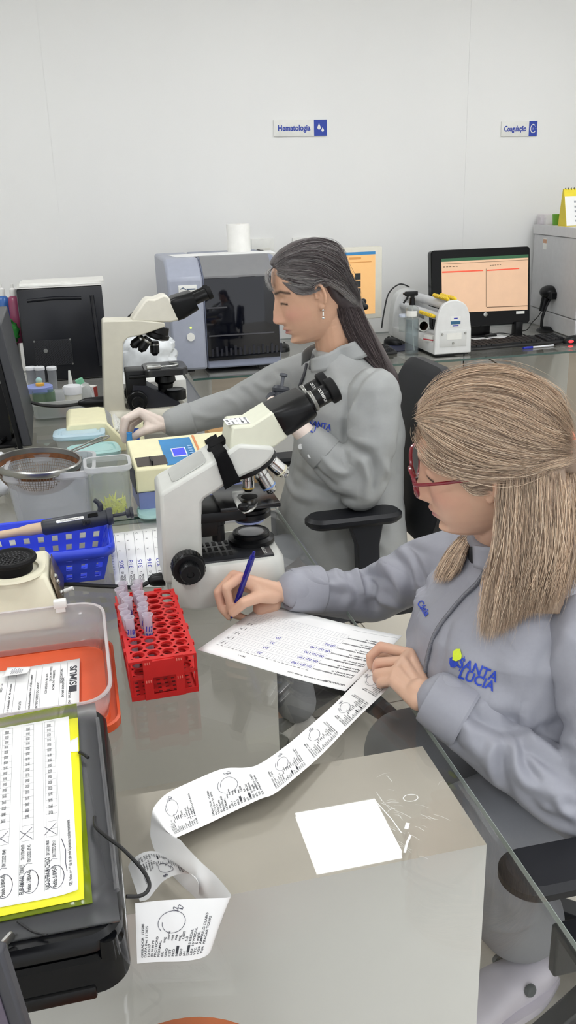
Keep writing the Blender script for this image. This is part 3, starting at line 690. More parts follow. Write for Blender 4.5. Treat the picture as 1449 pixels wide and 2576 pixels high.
# stage
zs = .943; nr, nl = pz(712, 1272, zs), pz(560, 1300, zs)
x1 = nr.x; yA, yB = 1.598, 1.738; x0 = x1-.118
st = obj('stage', MB().box2((x0, yA, zs-.009), (x1, yB, zs), .0015), M_stage, t)
hc = pz(627, 1249, zs); obj('light_hole', MB(frame((hc.x, hc.y, zs+.0003))).lathe([(.0165, 0), (.0165, .0004), (0, .0004)], seg=30), mat('hole_black', '#020203', .9, var=0), st)
obj('slide_holder', MB().poly([pz(*q, zs+.0012) for q in ((585, 1236), (613, 1234), (612, 1241), (600, 1243), (596, 1250), (606, 1262), (612, 1275), (600, 1280), (590, 1262), (583, 1246))]), mat('holder_plate', '#d4d5d0', .4), st, solid=.0018, off=1)
kk = pz(611, 1279, zs); obj('holder_knob', MB(frame((kk.x, kk.y-.006, zs))).lathe([(0, .010), (.009, .010), (.0105, .008), (.0105, .003), (.007, 0)], seg=24), M_black, st)
obj('slide_clip', MB().poly([pz(*q, zs+.004) for q in ((606, 1287), (624, 1285), (638, 1275), (648, 1264), (645, 1275), (634, 1286), (614, 1292))]), M_steel, st, solid=.0015)
obj('stage_bracket', MB().box2((x0-.062, Ym-.045, zs-.062), (x0-.004, Ym+.045, zs-.012), .003).box2((x0-.055, Ym-.055, zs-.03), (x0+.05, Ym+.055, zs-.0095), .002), M_black, t)
q = pY(549, 1340, Ym-.03); obj('stage_drive_knob', MB().lathe([(0, 0), (.0125, 0), (.0125, .032), (.0145, .034), (.0145, .062), (0, .062)], (q.x, Ym-.03, .868), (0, 0, 1), 28), M_black, t)
cc = (hc.x, Ym)
obj('condenser', MB(frame((*cc, zs-.010))).lathe([(.012, 0), (.022, -.004), (.040, -.012), (.040, -.018), (.043, -.020), (.043, -.030), (.040, -.032), (.034, -.034), (.030, -.038), (0, -.038)], seg=44), M_black, t)
obj('filter', MB(frame((*cc, zs-.0485))).lathe([(.029, 0), (.029, -.004), (0, -.004)], seg=40), mat('blue_filter', '#97a4cf', .2), t)
# nosepiece and objectives
nc = V(.305, Ym, 1.022); nd = Vector((.42, 0, -.9)).normalized()
obj('nosepiece', MB().lathe([(0, -.006), (.050, -.006), (.052, -.002), (.052, .006), (.046, .010), (.030, .016), (0, .018)], nc+V(.0, 0, -.012), nd, 44), M_black, t)
yel, blu, wht = mat('ring_yellow', '#d9b13a', .4), mat('ring_blue', '#7d9bd0', .4), mat('ring_white', '#efe9c9', .4)
def o_at(pa, pb, Y): return pY(*pa, Y), pY(*pb, Y)
objective(t, *o_at((624, 1196), (625, 1237), Ym), .0125, yel, 'short chrome objective with a yellow ring')
objective(t, *o_at((648, 1178), (686, 1238), Ym-.022), .0145, blu, 'long chrome objective with a blue ring')
objective(t, *o_at((668, 1150), (722, 1196), Ym+.004), .0145, wht, 'tilted chrome objective with a cream ring')
# head
H = poly_at([(576, 1139), (585, 1075), (631, 1071), (686, 1036), (725, 1101), (692, 1125)], 1.607)
hd = obj('head', MB().prism(H, (0, 0, 0), (0, .095, 0)), M_mhead, t, bev=.004)
tp = (H[1]+H[2])/2; la = mat3(tp+V(-.002, .04, .0012), (H[2]-H[1]), (0, 1, 0))
lb = obj('label', MB(la).box((0, 0, 0), (.046, .048, .0006)), M_paper, t, smooth=0)
mb = MB(la); rs = random.Random(5)
for i in range(5):
    for j in range(5):
        if rs.random() < .75: mb.box((-.018+i*.009, -.018+j*.009, .0006), (.002+rs.random()*.003, .003+rs.random()*.004, .0002))
obj('label_print', mb, M_ink, lb, smooth=0)
obj('head_mount', MB().cyl((H[0].x+.05, Ym-.004, H[0].z-.016), (H[0].x+.05, Ym-.004, H[0].z+.004), .040, seg=36), mat('mount_grey', '#c8c9c2', .4), t)
# eyepiece block and eyepieces (axis in the x-z plane)
e0 = (H[3]+H[4])/2; ax = (pY(807, 1030, 1.61)-pY(700, 1090, 1.61)); ax.y = 0; ax.normalize(); up2 = Vector((-ax.z, 0, ax.x)); hw = (H[3]-H[4]).length/2
def ebox(s): # cross section of the binocular block
    w = .118; return w
o = e0+V(0, .0475, 0); F = mat3(o, (0, 1, 0), up2); F2 = F.copy()
if (F.to_3x3() @ Vector((0, 0, 1))).dot(ax) < 0: F = mat3(o, (0, -1, 0), up2)
mb = MB(F)
mb.rlev([(.088, hw*1.95, .012, -.004), (.112, hw*1.98, .02, .012), (.116, hw*1.75, .028, .062), (.114, hw*1.66, .028, .068)], (0, 0, 0), 8)
obj('binocular_block', mb, M_black, t)
obj('block_rim', MB(F).rlev([(.110, hw*1.60, .027, .068), (.110, hw*1.60, .027, .0715)], (0, 0, 0), 8), M_blackg, t)
M_silver = mat('silver_ring', '#8d8d88', .35, .7)
for s, nm in ((-1, 'near'), (1, 'far')):
    yy = s*.029 * (1 if (F.to_3x3() @ Vector((1, 0, 0))).y > 0 else -1); ec = F @ Vector((yy, .004, .0715))
    e = obj('eyepiece', MB().lathe([(.0, 0), (.0195, 0), (.0195, .010), (.0185, .0105), (.0185, .040), (.0175, .042), (.0175, .052), (0, .052)], ec, ax, 36), M_black, t)
    obj('dioptre_ring', MB().lathe([(.0205, .003), (.0212, .004), (.0212, .009), (.0205, .010)], ec, ax, 36), M_silver, e)
    obj('eye_cup', MB().lathe([(.018, .040), (.0245, .041), (.0255, .044), (.0245, .056), (.021, .058), (.0165, .056), (.014, .052), (0, .052)], ec, ax, 36), M_rubber, e)
    mb = MB(); B = mat3(ec, (0, 1, 0), up2)
    side = Vector((0, -1, 0)) if True else up2
    fn = lambda v: ec + ax*(.0255) + ax*v.y + (side*cos(v.x/.0188-.35) + up2*sin(-(v.x/.0188-.35)))*.0187
    add_text(mb, 'OLYMPUS', .0075, Matrix.Identity(4), fn=fn, bold=.0003); obj('lettering', mb, mat('silver_print', '#c8c8c4', .5), e, smooth=0)
# velvet strap round the arm
c0 = poly_at([(515, 1126), (545, 1127), (578, 1218), (550, 1239)], Y0-.0035)
d1 = c0[1]-c0[0]
M_strap = mat('strap_black', '#0b0b0d', .95, bump=.3, bscale=1500, spec=.2)
P = [c0[0], c0[1], c0[2], c0[3]]
mb = MB(); top0, top1 = S[1]*.55+S[2]*.45, S[1]*.05+S[2]*.95
u0 = top0 + nrm*.004; u1 = top1 + nrm*.004
bot0, bot1 = S[10]*.35+S[9]*.65, S[9]*.2+S[8]*.8
loop0 = [V(u0.x, Y1+.004, u0.z), V(u0.x, Y0-.004, u0.z), V(bot0.x, Y0-.0045, bot0.z-.003), V(bot0.x, Y1+.0045, bot0.z-.003)]
loop1 = [V(u1.x, Y1+.004, u1.z), V(u1.x, Y0-.004, u1.z), V(bot1.x, Y0-.0045, bot1.z-.003), V(bot1.x, Y1+.0045, bot1.z-.003)]
for i in range(4):
    a, b, c, d = loop0[i], loop0[(i+1) % 4], loop1[(i+1) % 4], loop1[i]; n = 8
    g = [[mb.v(a.lerp(b, k/n).lerp(d.lerp(c, k/n), j/4) + V(0, 0, .0015*sin(k*1.3+j))) for j in range(5)] for k in range(n+1)]
    for k in range(n):
        for j in range(4): mb.f((g[k][j], g[k+1][j], g[k+1][j+1], g[k][j+1]))
obj('strap', mb, M_strap, t, solid=.003)
fl = MB(); q0 = (u0+u1)/2
fl.rlev([(.075, .05, .02, 0), (.078, .053, .022, .003), (.06, .04, .016, .010)], (0, 0, 0), 6); fl.bm.transform(mat3(q0+V(.022, .075, .003), dirA, (0, 1, 0)))
obj('strap_flap', fl, M_strap, t)
obj('power_plug', MB().tube([V(.118, Ym, .785), V(.095, Ym, .785), V(.086, Ym-.002, .783)], [.014, .013, .007], 12), M_black, t)
tag(obj('power_cable', MB().tube(spline([V(.086, Ym-.002, .783), V(.06, Ym, .772), pz(330, 1478, T+.006), pz(250, 1474, T+.005), pz(175, 1470, T+.005), pz(60, 1478, T+.005)], 8), .0047, 8), M_cable), 'black power cable running left from the large white microscope', 'cable')

# ---- far microscope
Yc = 3.22; t = thing('microscope', 'smaller cream microscope with black eyepieces on the second desk', 'microscope', (.2, Yc, T))
M_m2 = mat('old_microscope_cream', '#dcd8c8', .4); M_m2h = mat('old_head_cream', '#e8e4d6', .36)
Q = poly_at([(258, 812), (262, 808), (350, 806), (414, 812), (416, 822), (360, 842), (322, 850), (310, 862), (309, 950), (316, 1024), (330, 1046), (262, 1046)], Yc-.055)
obj('arm', MB().prism(Q, (0, 0, 0), (0, .11, 0)), M_m2, t, bev=.008)
b0, b1 = pz(262, 1058), pz(440, 1052)
obj('base', MB().rlev([(.30, .19, .05, T+.004), (.30, .19, .05, T+.03), (.27, .17, .05, T+.045)], (b0.x+.155, Yc, 0), 8), M_m2, t)
obj('foot', MB().rlev([(.26, .16, .04, T), (.26, .16, .04, T+.006)], (b0.x+.155, Yc, 0), 6), M_rubber, t)
H = poly_at([(332, 809), (334, 800), (364, 757), (372, 752), (388, 753), (412, 742), (424, 746), (452, 797), (450, 806), (430, 811)], Yc-.05)
obj('head', MB().prism(H, (0, 0, 0), (0, .10, 0)), M_m2h, t, bev=.008)
a0, a1 = pY(440, 775, Yc), pY(522, 738, Yc); ax = a1-a0; ax.y = 0; ax.normalize()
up2 = Vector((-ax.z, 0, ax.x)); F = mat3(a0, (0, 1, 0), up2)
if (F.to_3x3() @ Vector((0, 0, 1))).dot(ax) < 0: F = mat3(a0, (0, -1, 0), up2)
obj('binocular_block', MB(F).rlev([(.10, .078, .015, -.01), (.12, .082, .02, .01), (.12, .066, .02, .072)], (0, 0, 0), 6), M_black, t)
for s in (-1, 1):
    ec = F @ Vector((s*.031, .004, .072))
    e = obj('eyepiece', MB().lathe([(0, 0), (.0195, 0), (.0195, .05), (.018, .055), (0, .055)], ec, ax, 28), M_black, t)
    obj('eye_cup', MB().lathe([(.018, .048), (.0225, .05), (.0235, .058), (.021, .066), (.015, .063), (0, .06)], ec, ax, 28), M_rubber, e)
nc = pY(395, 838, Yc); nd = Vector((-.35, 0, -.93)).normalized()
obj('nosepiece', MB().lathe([(0, -.03), (.036, -.028), (.040, -.004), (.046, 0), (.046, .012), (.03, .02), (0, .02)], nc, nd, 36), M_black, t)
for pa, pb, dy in (((362, 848), (330, 872), -.01), ((374, 850), (352, 884), -.03), ((388, 858), (390, 894), .0)):
    p0, p1 = pY(*pa, Yc+dy), pY(*pb, Yc+dy); d = p1-p0; L = d.length
    o = obj('objective', MB().lathe([(0, 0), (.015, 0), (.0165, L*.2), (.0165, L*.8), (.011, L*.9), (.008, L), (0, L)], p0, d, 22), M_black, t)
    obj('colour_ring', MB().lathe([(.0167, L*.15), (.0175, L*.17), (.0175, L*.27), (.0167, L*.29)], p0, d, 22), M_steel, o)
zs = pY(467, 915, Yc).z; x1 = pY(467, 915, Yc).x; x0 = x1-.155
st = obj('stage', MB().rlev([(x1-x0, .16, .03, zs-.024), (x1-x0, .16, .03, zs-.004), (x1-x0-.006, .154, .03, zs)], ((x0+x1)/2, Yc, 0), 7), mat('stage_dark', '#2a2b2d', .3, spec=.6), t)
obj('slide_holder', MB().box2((x0+.01, Yc-.07, zs+.0005), (x0+.06, Yc-.04, zs+.014), .004).tube(spline([(x0+.05, Yc-.045, zs+.004), (x0+.11, Yc-.04, zs+.004), (x0+.125, Yc-.01, zs+.004), (x0+.10, Yc+.03, zs+.004)], 5), .003, 6), mat('holder_metal', '#c9cac6', .3, .8), st)
xa = pY(318, 900, Yc).x
obj('stage_bracket', MB().box2((xa-.01, Yc-.05, zs-.13), (xa+.06, Yc+.05, zs-.004), .004).box2((xa, Yc-.06, zs-.03), (x0+.07, Yc+.06, zs-.018), .003), M_black, t)
cx = (x0+x1)/2+.0
obj('condenser', MB(frame((cx, Yc, zs-.026))).lathe([(.02, 0), (.035, -.01), (.038, -.03), (.028, -.04), (.026, -.055), (0, -.055)], seg=30), M_black, t)
obj('condenser_post', MB().cyl((cx-.012, Yc, T+.07), (cx-.012, Yc, zs-.07), .016), M_black, t)
obj('front_slope', MB().prism([(xa-.01, Yc-.06, T+.04), (xa+.012, Yc-.06, T+.13), (xa+.06, Yc-.06, T+.125), (b0.x+.27, Yc-.06, T+.055), (b0.x+.27, Yc-.06, T+.04)], (0, 0, 0), (0, .12, 0)), mat('slope_black', '#1d1e26', .45), t)
obj('lamp_housing', MB(frame((cx+.03, Yc, T+.06))).lathe([(.042, 0), (.042, .03), (.034, .036), (.03, .034), (0, .033)], seg=30), M_black, t)
kc = pY(345, 1006, Yc-.055); knob(t, 'focus_knob', (kc.x, Yc-.058, kc.z), (0, -1, 0), .036, .05); knob(t, 'focus_knob', (kc.x, Yc+.058, kc.z), (0, 1, 0), .036, .05)
mb = MB(); o = pY(285, 811, Yc-.05); add_text(mb, '1030', .016, mat3((o.x, Yc-.03, Q[2].z+.001), (1, 0, 0), (0, 1, 0)), bold=.0004); obj('lettering', mb, M_ink, t, smooth=0)
p = pY(258, 1010, Yc); obj('power_plug', MB().tube([V(p.x+.012, Yc, p.z), V(p.x-.06, Yc, p.z), V(p.x-.085, Yc, p.z)], [.02, .018, .008], 12), M_black, t)
obj('head_cable', MB().tube(spline([pY(318, 803, Yc+.03), pY(325, 795, Yc+.05), pY(345, 780, Yc+.06), pY(360, 790, Yc+.06)], 6), .003, 6), M_cable, t)
tag(obj('power_cable', MB().tube(spline([V(p.x-.085, Yc, p.z), pY(195, 1017, Yc), pY(150, 1022, Yc-.02), pY(105, 1019, Yc-.03), pY(78, 1012, Yc-.03)], 8), .006, 8), M_cable), 'black cable sagging in front of the clear bin to the cream microscope', 'cable')
# ================================================================ second desk, left side
# ---- black tower with papers on top
M_tower = mat('tower_black', '#0d0f17', .3, spec=.5)
yt = 4.02; a, b = pY(70, 962, yt), pY(270, 958, yt); z1 = pY(40, 728, yt).z; x0, x1 = pY(55, 850, yt).x, pY(268, 850, yt).x
t = thing('computer_tower', 'big black computer tower with a fan grille at the back left', 'computer', ((x0+x1)/2, yt+.1, T))
obj('case', MB().box2((x0, yt, T+.006), (x1, yt+.22, z1), .008), M_tower, t)
obj('foot', MB().box2((x0+.02, yt+.02, T), (x1-.02, yt+.2, T+.008)), M_rubber, t)
g0, g1 = pY(92, 922, yt), pY(178, 852, yt)
gr = obj('fan_grille', MB().box2((g0.x, yt-.003, g0.z), (g1.x, yt+.001, g1.z), .002), mat('grille_black', '#07080c', .5), t)
mb = MB(); n = 15; w = g1.x-g0.x; h = g1.z-g0.z
for k in range(-n, n):
    p = [(g0.x+w*(k+i)/n, yt-.0045, g0.z+h*i/n) for i in range(n+1) if 0 <= k+i <= n]
    if len(p) > 1: mb.tube([p[0], p[-1]], .0012, 4)
    q = [(g0.x+w*(k+i)/n, yt-.0045, g1.z-h*i/n) for i in range(n+1) if 0 <= k+i <= n]
    if len(q) > 1: mb.tube([q[0], q[-1]], .0012, 4)
obj('wire_mesh', mb, mat('grille_wire', '#14161e', .45), gr)
mb = MB()
for sx in (0.02, .98):
    for sz in (.02, .98): mb.cyl((g0.x+w*sx, yt-.006, g0.z+h*sz), (g0.x+w*sx, yt-.002, g0.z+h*sz), .004, seg=10)
p = pY(115, 882, yt); mb.cyl((p.x, yt-.006, p.z), (p.x, yt-.002, p.z), .010, .006, 6); obj('screws', mb, M_steel, gr)
rb = [(pY(62, 746, yt).x, z1-.045), (x1-.05, z1-.04), (x1-.04, z1-.06), (x1-.06, T+.05)]
obj('embossed_rib', MB().tube([(x0+.04, yt, z1-.05), (x0+.15, yt, z1-.045), (x1-.09, yt, z1-.05)], .008, 8).tube([(x1-.045, yt, z1-.04), (x1-.035, yt, T+.06)], .009, 8), M_tower, t)
for k, (dz, dx, rz, dd) in enumerate(((0, 0, .0, 0), (.007, .01, .03, .004), (.013, .016, -.02, .01))):
    lab = ('lowest', 'middle', 'topmost')[k]+' of the white paper sheaves on the black tower'
    tag(obj('paper_sheaf', MB(frame(((x0+x1)/2+dx, yt+.105+dd, z1+.0005+dz), rz)).box2((-.175, -.11, 0), (.175, .11, .006)), mat('sheaf%d' % k, ('#e4e3de', '#f0f0ec', '#ecebe6')[k], .8), None, smooth=0), lab, 'paper')
# ---- shelf box, bottles and green bag behind the left monitor
zb = pY(20, 870, 4.15).z
tag(obj('storage_box', MB().box2((-.62, 4.02, T), (-.235-.03, 4.3, zb), .006), mat('box_grey', '#8d8c86', .6)), 'grey storage box under the green bag at the far left', 'box')
def crumple(c, size, seed, n=26):
    mb = MB()
    def f(u, v):
        a, b = u*2*pi, (v-.5)*pi; d = Vector((cos(a)*cos(b), sin(a)*cos(b), sin(b)))
        d = Vector([math.copysign(abs(q)**.7, q) for q in d]); k = 1+.22*mnoise.noise(d*2.1+V(seed, 0, 0))+.1*mnoise.noise(d*5+V(0, seed, 0))
        return Vector(c)+Vector((d.x*size[0]*k, d.y*size[1]*k, d.z*size[2]*k))
    return mb.grid(f, n*2, n, True)
c = pY(16, 818, 4.1); tag(obj('plastic_bag', crumple((c.x-.075, 4.10, zb+.064), (.12, .07, .055), 3), mat('bag_green', '#2f7a36', .4, var=.35, scale=18)), 'crumpled green plastic bag beside the black tower', 'bag')
for px, col, cap, lab in ((4, '#3566ad', '#eceae6', 'blue bottle with a white cap at the far left edge'), (33, '#9a4a68', '#eceae6', 'pink bottle with a white cap next to the black tower')):
    p = pY(px, 745, 4.22); hh = p.z-zb
    tt = thing('bottle', lab, 'bottle', (p.x, 4.24, zb)); Pm = frame((p.x, 4.24, zb))
    obj('bottle_body', MB(Pm).lathe([(0, 0), (.030, 0), (.032, .006), (.032, hh*.86), (.026, hh*.95), (.014, hh), (0, hh)], seg=24), mat('b'+col, col, .3), tt)
    obj('cap', MB(Pm).lathe([(0, hh), (.015, hh), (.015, hh+.028), (.006, hh+.034), (.006, hh+.05), (0, hh+.05)], seg=18), mat('cap_white', cap, .4), tt)
# ---- monitor seen edge-on at the left
bx = pz(82, 1128, T+.03); B = Vector((-.02, .999, 0)).normalized()
def edge_at(px, py): return pY(px, py, bx.y)
e0, e1 = edge_at(82, 1122), edge_at(3, 815); tl = (e1-e0)
nrm = Vector((-B.y, B.x, 0))     # to the left: the screen side
t = thing('monitor', 'black monitor seen edge-on at the far left of the second desk', 'monitor', (bx.x, bx.y+.25, T))
def slab(d0, d1, l0, l1, u0, u1):
    return [e0+tl*a+B*u+nrm*d for a, u, d in ((l0, u0, d0), (l1, u0, d0), (l1, u0, d1), (l0, u0, d1), (l0, u1, d0), (l1, u1, d0), (l1, u1, d1), (l0, u1, d1))]
def hexa(mb, P):
    vs = [mb.v(p) for p in P]
    for q in ((0, 1, 2, 3), (7, 6, 5, 4), (0, 4, 5, 1), (3, 2, 6, 7), (0, 3, 7, 4), (1, 5, 6, 2)): mb.f([vs[i] for i in q])
    return mb
obj('back_case', hexa(MB(), slab(0, .030, 0, 1, 0, .48)), mat('monitor_back', '#3b3c40', .45), t, bev=.004)
obj('bezel', hexa(MB(), slab(.030, .045, -.02, 1.02, -.004, .484)), M_black, t, bev=.003)
obj('stand', MB().box((bx.x-.16, bx.y+.25, T+.006), (.22, .22, .012), None, .004).box((bx.x-.10, bx.y+.25, T+.10), (.05, .09, .2)), M_black, t)
# black frame and cables in the dark corner at the left edge
for i, (pts, r, lab) in enumerate((
    ([pz(0, 1112, T+.02), pz(22, 1096, T+.02), pz(46, 1092, T+.015), pz(70, 1100, T+.01)], .006, 'black plug cable crossing at the far left edge'),
    ([pz(0, 1075, T+.01), pz(30, 1073, T+.01), pz(55, 1072, T+.012)], .010, 'thick black cable at the far left edge under the monitor'),
    ([pz(25, 1098, T+.01), pz(32, 1120, T+.004), pz(48, 1134, T+.003), pz(60, 1150, T+.003)], .002, 'thin grey cable curling at the far left edge'))):
    tag(obj('cable', MB().tube(spline(pts, 6), r, 7), M_cable), lab, 'cable')
# ---- clear bin with bottles
p0, p1 = pz(88, 1058), pz(226, 1052); zr = pY(150, 1008, p0.y).z
ang = math.atan2(p1.y-p0.y, p1.x-p0.x); Wb = (p1-p0).length; F = frame((p0.x, p0.y, T), 0); hB = zr-T; dB = .19
M_bin = clear('bin_plastic', '#f4f6f6', .42, '#f2f4f5', .12)
t = thing('plastic_bin', 'clear plastic bin holding bottles and jars before the black tower', 'bin', (p0.x, p0.y, T))
o = ((Wb/2), dB/2, 0)
obj('tub', MB(F).rlev([(Wb+.03, dB+.03, .03, hB, *o[:2]), (Wb, dB, .025, .004, *o[:2]), (Wb-.006, dB-.006, .022, .008, *o[:2]), (Wb+.024, dB+.024, .028, hB, *o[:2])], n=5, cap=False).rlev([(Wb-.004, dB-.004, .022, .003, *o[:2]), (Wb-.004, dB-.004, .022, .007, *o[:2])]), M_bin, t)
obj('rim', MB(F).rlev([(Wb+.034, dB+.034, .032, hB-.012, *o[:2]), (Wb+.046, dB+.046, .036, hB-.006, *o[:2]), (Wb+.046, dB+.046, .036, hB+.002, *o[:2]), (Wb+.026, dB+.026, .03, hB+.002, *o[:2])], cap=False), clear('bin_rim', '#ffffff', .75, '#f2f3f3', .2), t)
zi = T+.0085
def inbin(px, py, z=zi, y=None): return pY(px, py, p0.y+(y if y is not None else .06))
def jar(label, px, yoff, r, h, body, lidm, lid_h, lr=None, name='jar', cat='jar', zb=zi):
    p = pY(px, 985, p0.y+yoff); Pm = frame((p.x, p.y, zb)); lr = lr or r*1.06
    t = thing(name, label, cat, (p.x, p.y, zb))
    obj('body', MB(Pm).lathe([(0, 0), (r*.95, 0), (r, .004), (r, h), (0, h)], seg=26), body, t)
    if lidm: obj('lid', MB(Pm).lathe([(0, h), (lr, h), (lr, h+lid_h*.9), (lr*.94, h+lid_h), (0, h+lid_h)], seg=26), lidm, t)
    return t
M_cup = clear('sample_cup', '#eef0f2', .35, '#d9dbe2', .15); M_lidw = mat('lid_white', '#e6e7ea', .4)
zt_ = lambda px, py, yo: pY(px, py, p0.y+yo).z
for px, yo, lab in ((78, .28, 'left sample cup with a white lid behind the clear bin'), (101, .26, 'middle sample cup with a white lid behind the clear bin'), (131, .29, 'right sample cup with a white lid behind the clear bin')):
    h = zt_(px, 922, yo)-T; p = pY(px, 940, p0.y+yo); t = thing('sample_cup', lab, 'cup', (p.x, p.y, T), 0, 'white-lidded sample cups'); Pm = frame((p.x, p.y, T))
    obj('cup', MB(Pm).lathe([(0, 0), (.014, 0), (.018, h-.012), (0, h-.012)], seg=24), M_cup, t); obj('lid', MB(Pm).lathe([(0, h-.012), (.0195, h-.012), (.0195, h-.002), (.018, h), (0, h)], seg=24), M_lidw, t)
jar('round tub with a blue lid in the clear bin', 98, .115, .044, zt_(98, 973, .115)-zi-.018, clear('tub', '#ffffff', .5, '#efe8dc', .1), mat('lid_blue', '#8d9bd6', .4), .022, .052, 'plastic_tub', 'tub')
p = pY(100, 962, p0.y+.115); tag(obj('bottle_cap', MB(frame((p.x, p.y, zt_(98, 973, .115)+.0045))).lathe([(0, 0), (.016, 0), (.016, .008), (0, .008)], seg=20), mat('cap_orange', '#efb23c', .4)), 'orange cap lying on the blue tub lid', 'cap')
p = pY(97, 955, p0.y+.125); tag(obj('pipette_bulb', MB(frame((p.x, p.y+.012, zt_(98, 973, .115)+.0045))).sph((0, 0, .014), (.012, .012, .014)), mat('bulb_teal', '#a9d0cf', .3)), 'small pale teal rubber bulb on the blue tub lid', 'bulb')
a, b = pY(82, 1006, p0.y+.03), pY(138, 985, p0.y+.03)
t = thing('glass_dish', 'greenish square glass staining dish at the front of the clear bin', 'dish', ((a.x+b.x)/2, p0.y+.05, zi)); M_dg = clear('dish_glass', '#dfeadf', .12, '#bcd2bf', .03)
obj('dish', MB().rlev([(b.x-a.x, .05, .004, zi, (a.x+b.x)/2, p0.y+.052), (b.x-a.x, .05, .004, b.z, (a.x+b.x)/2, p0.y+.052), (b.x-a.x-.006, .044, .003, b.z, (a.x+b.x)/2, p0.y+.052), (b.x-a.x-.006, .044, .003, zi+.004, (a.x+b.x)/2, p0.y+.052)]), M_dg, t, smooth=0)
mb = MB()
for k in range(9): mb.sph((a.x+.012+k*.007, p0.y+.05, zi+.022+.004*sin(k*2.)), (.005, .008, .004), 8, 6)
obj('sediment', mb, mat('dark_stain', '#28302c', .6), t)
jar('short amber jar in the middle of the clear bin', 156, .045, .019, .026, mat('amber_liquid', '#b9762a', .25), clear('amber_neck', '#ffffff', .3, '#e5d2ac', .1), .016, .019, 'jar', 'jar')
tt = jar('white screw-top jar at the front of the clear bin', 183, .05, .031, zt_(183, 990, .05)-zi, mat('jar_white', '#e9e7dc', .4), M_lidw, .030, .0335)
p = pY(183, 998, p0.y+.05); obj('label', MB().grid(lambda u, v: (p.x+.0315*sin(-.9+1.6*u), p.y-.0315*cos(-.9+1.6*u), zi+.010+.022*v), 12, 2), mat('jar_label', '#cfd2d6', .6), tt)
p = pY(178, 968, p0.y+.14); t = thing('dropper_bottle', 'white bottle with a tall pointed dropper tip in the clear bin', 'bottle', (p.x, p.y, zi)); Pm = frame((p.x, p.y, zi)); hh = p.z-zi; ht = zt_(178, 932, .14)-zi
obj('body', MB(Pm).lathe([(0, 0), (.026, 0), (.026, hh-.012), (.012, hh), (0, hh)], seg=24), M_lidw, t); obj('tip', MB(Pm).lathe([(0, hh), (.009, hh), (.004, ht), (0, ht)], seg=18), M_white, t)
p, q = pY(222, 1002, p0.y+.09), pY(200, 958, p0.y+.09); d = q-p
t = thing('squeeze_bottle', 'tilted clear bottle with a green cap at the right of the bin', 'bottle', (p.x, p.y, p.z)); L = d.length
obj('body', MB().lathe([(0, 0), (.024, .002), (.026, L*.7), (.014, L*.85), (0, L*.86)], p, d, 24), clear('squeeze', '#ffffff', .5, '#eef0ee', .1), t); obj('cap', MB().lathe([(0, L*.84), (.015, L*.84), (.015, L*1.1), (0, L*1.1)], p, d, 20), mat('cap_green', '#7fc6a0', .4), t)
p = pz(216, 964, T+.05); t = thing('medicine_box', 'small white box with a red end beside the black tower', 'box', (p.x, p0.y+.26, T)); Fm = frame((p.x, p0.y+.26, T), -.5)
obj('box', MB(Fm).box2((-.09, -.03, 0), (.03, .03, .06), .001), mat('box_white', '#e8e6e0', .5), t); obj('red_end', MB(Fm).box2((.0301, -.0295, .004), (.031, .0295, .056)).box2((-.02, -.0308, .004), (.03, -.0302, .03)), mat('box_red', '#a8332c', .5), t)
p = pY(60, 960, p0.y+.06); tag(obj('yellow_clip', MB(frame((p.x-.012, p.y, T))).lathe([(0, 0), (.012, 0), (.010, p.z-T-.01), (.014, p.z-T), (.006, p.z-T+.018), (0, p.z-T+.02)], seg=16), mat('clip_yellow', '#e6cf22', .4)), 'small yellow stopper standing left of the clear bin', 'stopper')
tag(obj('white_box', MB().box2((.10, 3.36, T), (.38, 3.6, T+.10), .004), M_white), 'low white box behind the cream microscope', 'box')
tag(obj('plastic_bag', crumple((.27, 3.74, T+.118), (.12, .065, .095), 11), mat('bag_pale', '#dfe3e6', .35, var=.25, scale=14)), 'crumpled pale plastic bag behind the cream microscope', 'bag')
# ---- cell counter
zt = T+.105; a, b = pz(170, 1070, zt), pz(160, 1034, zt); c = pz(247, 1029, zt); Y0c, Y1c = a.y, b.y; xa, xm = (a.x+b.x)/2, c.x
r = pz(322, 1138, T+.02); xr = r.x
t = thing('cell_counter', 'cream wedge-shaped cell counter with keys under the gloved hand', 'counter', ((xa+xr)/2, (Y0c+Y1c)/2, T))
sl = Vector((xr-xm, 0, -(zt-T-.03)))
Y0c += .03; Y1c += .03
def cp(y): return [(xa, y, T+.004), (xa, y, zt-.012), (xa+.012, y, zt), (xm, y, zt), (xm+.02, y, zt-.005), (xr, y, T+.035), (xr, y, T+.004)]
obj('case', MB().loft([cp(Y0c-.02), cp(Y1c)]), M_cream2, t, bev=.006)
nrm = Vector((zt-T-.04, 0, xr-xm-.02)).normalized(); Fk = mat3(V(xm+.02, Y0c-.02, zt-.005)+nrm*.0005, Vector((xr-xm-.02, 0, -(zt-T-.04))), (0, 1, 0)); Ls = sqrt((xr-xm-.02)**2+(zt-T-.04)**2); dd = Y1c-Y0c+.02
obj('display_strip', MB(Fk).box2((Ls*.02, dd*.08, 0), (Ls*.34, dd*.92, .0015)), mat('counter_display', '#a5a6a6', .3), t)
mb = MB(Fk)
for i in range(3):
    for j in range(7): mb.box((Ls*(.45+i*.11), dd*(.12+j*.125), .005), (Ls*.085, dd*.10, .012), None, .002)
k = obj('keys', mb, M_white, t)
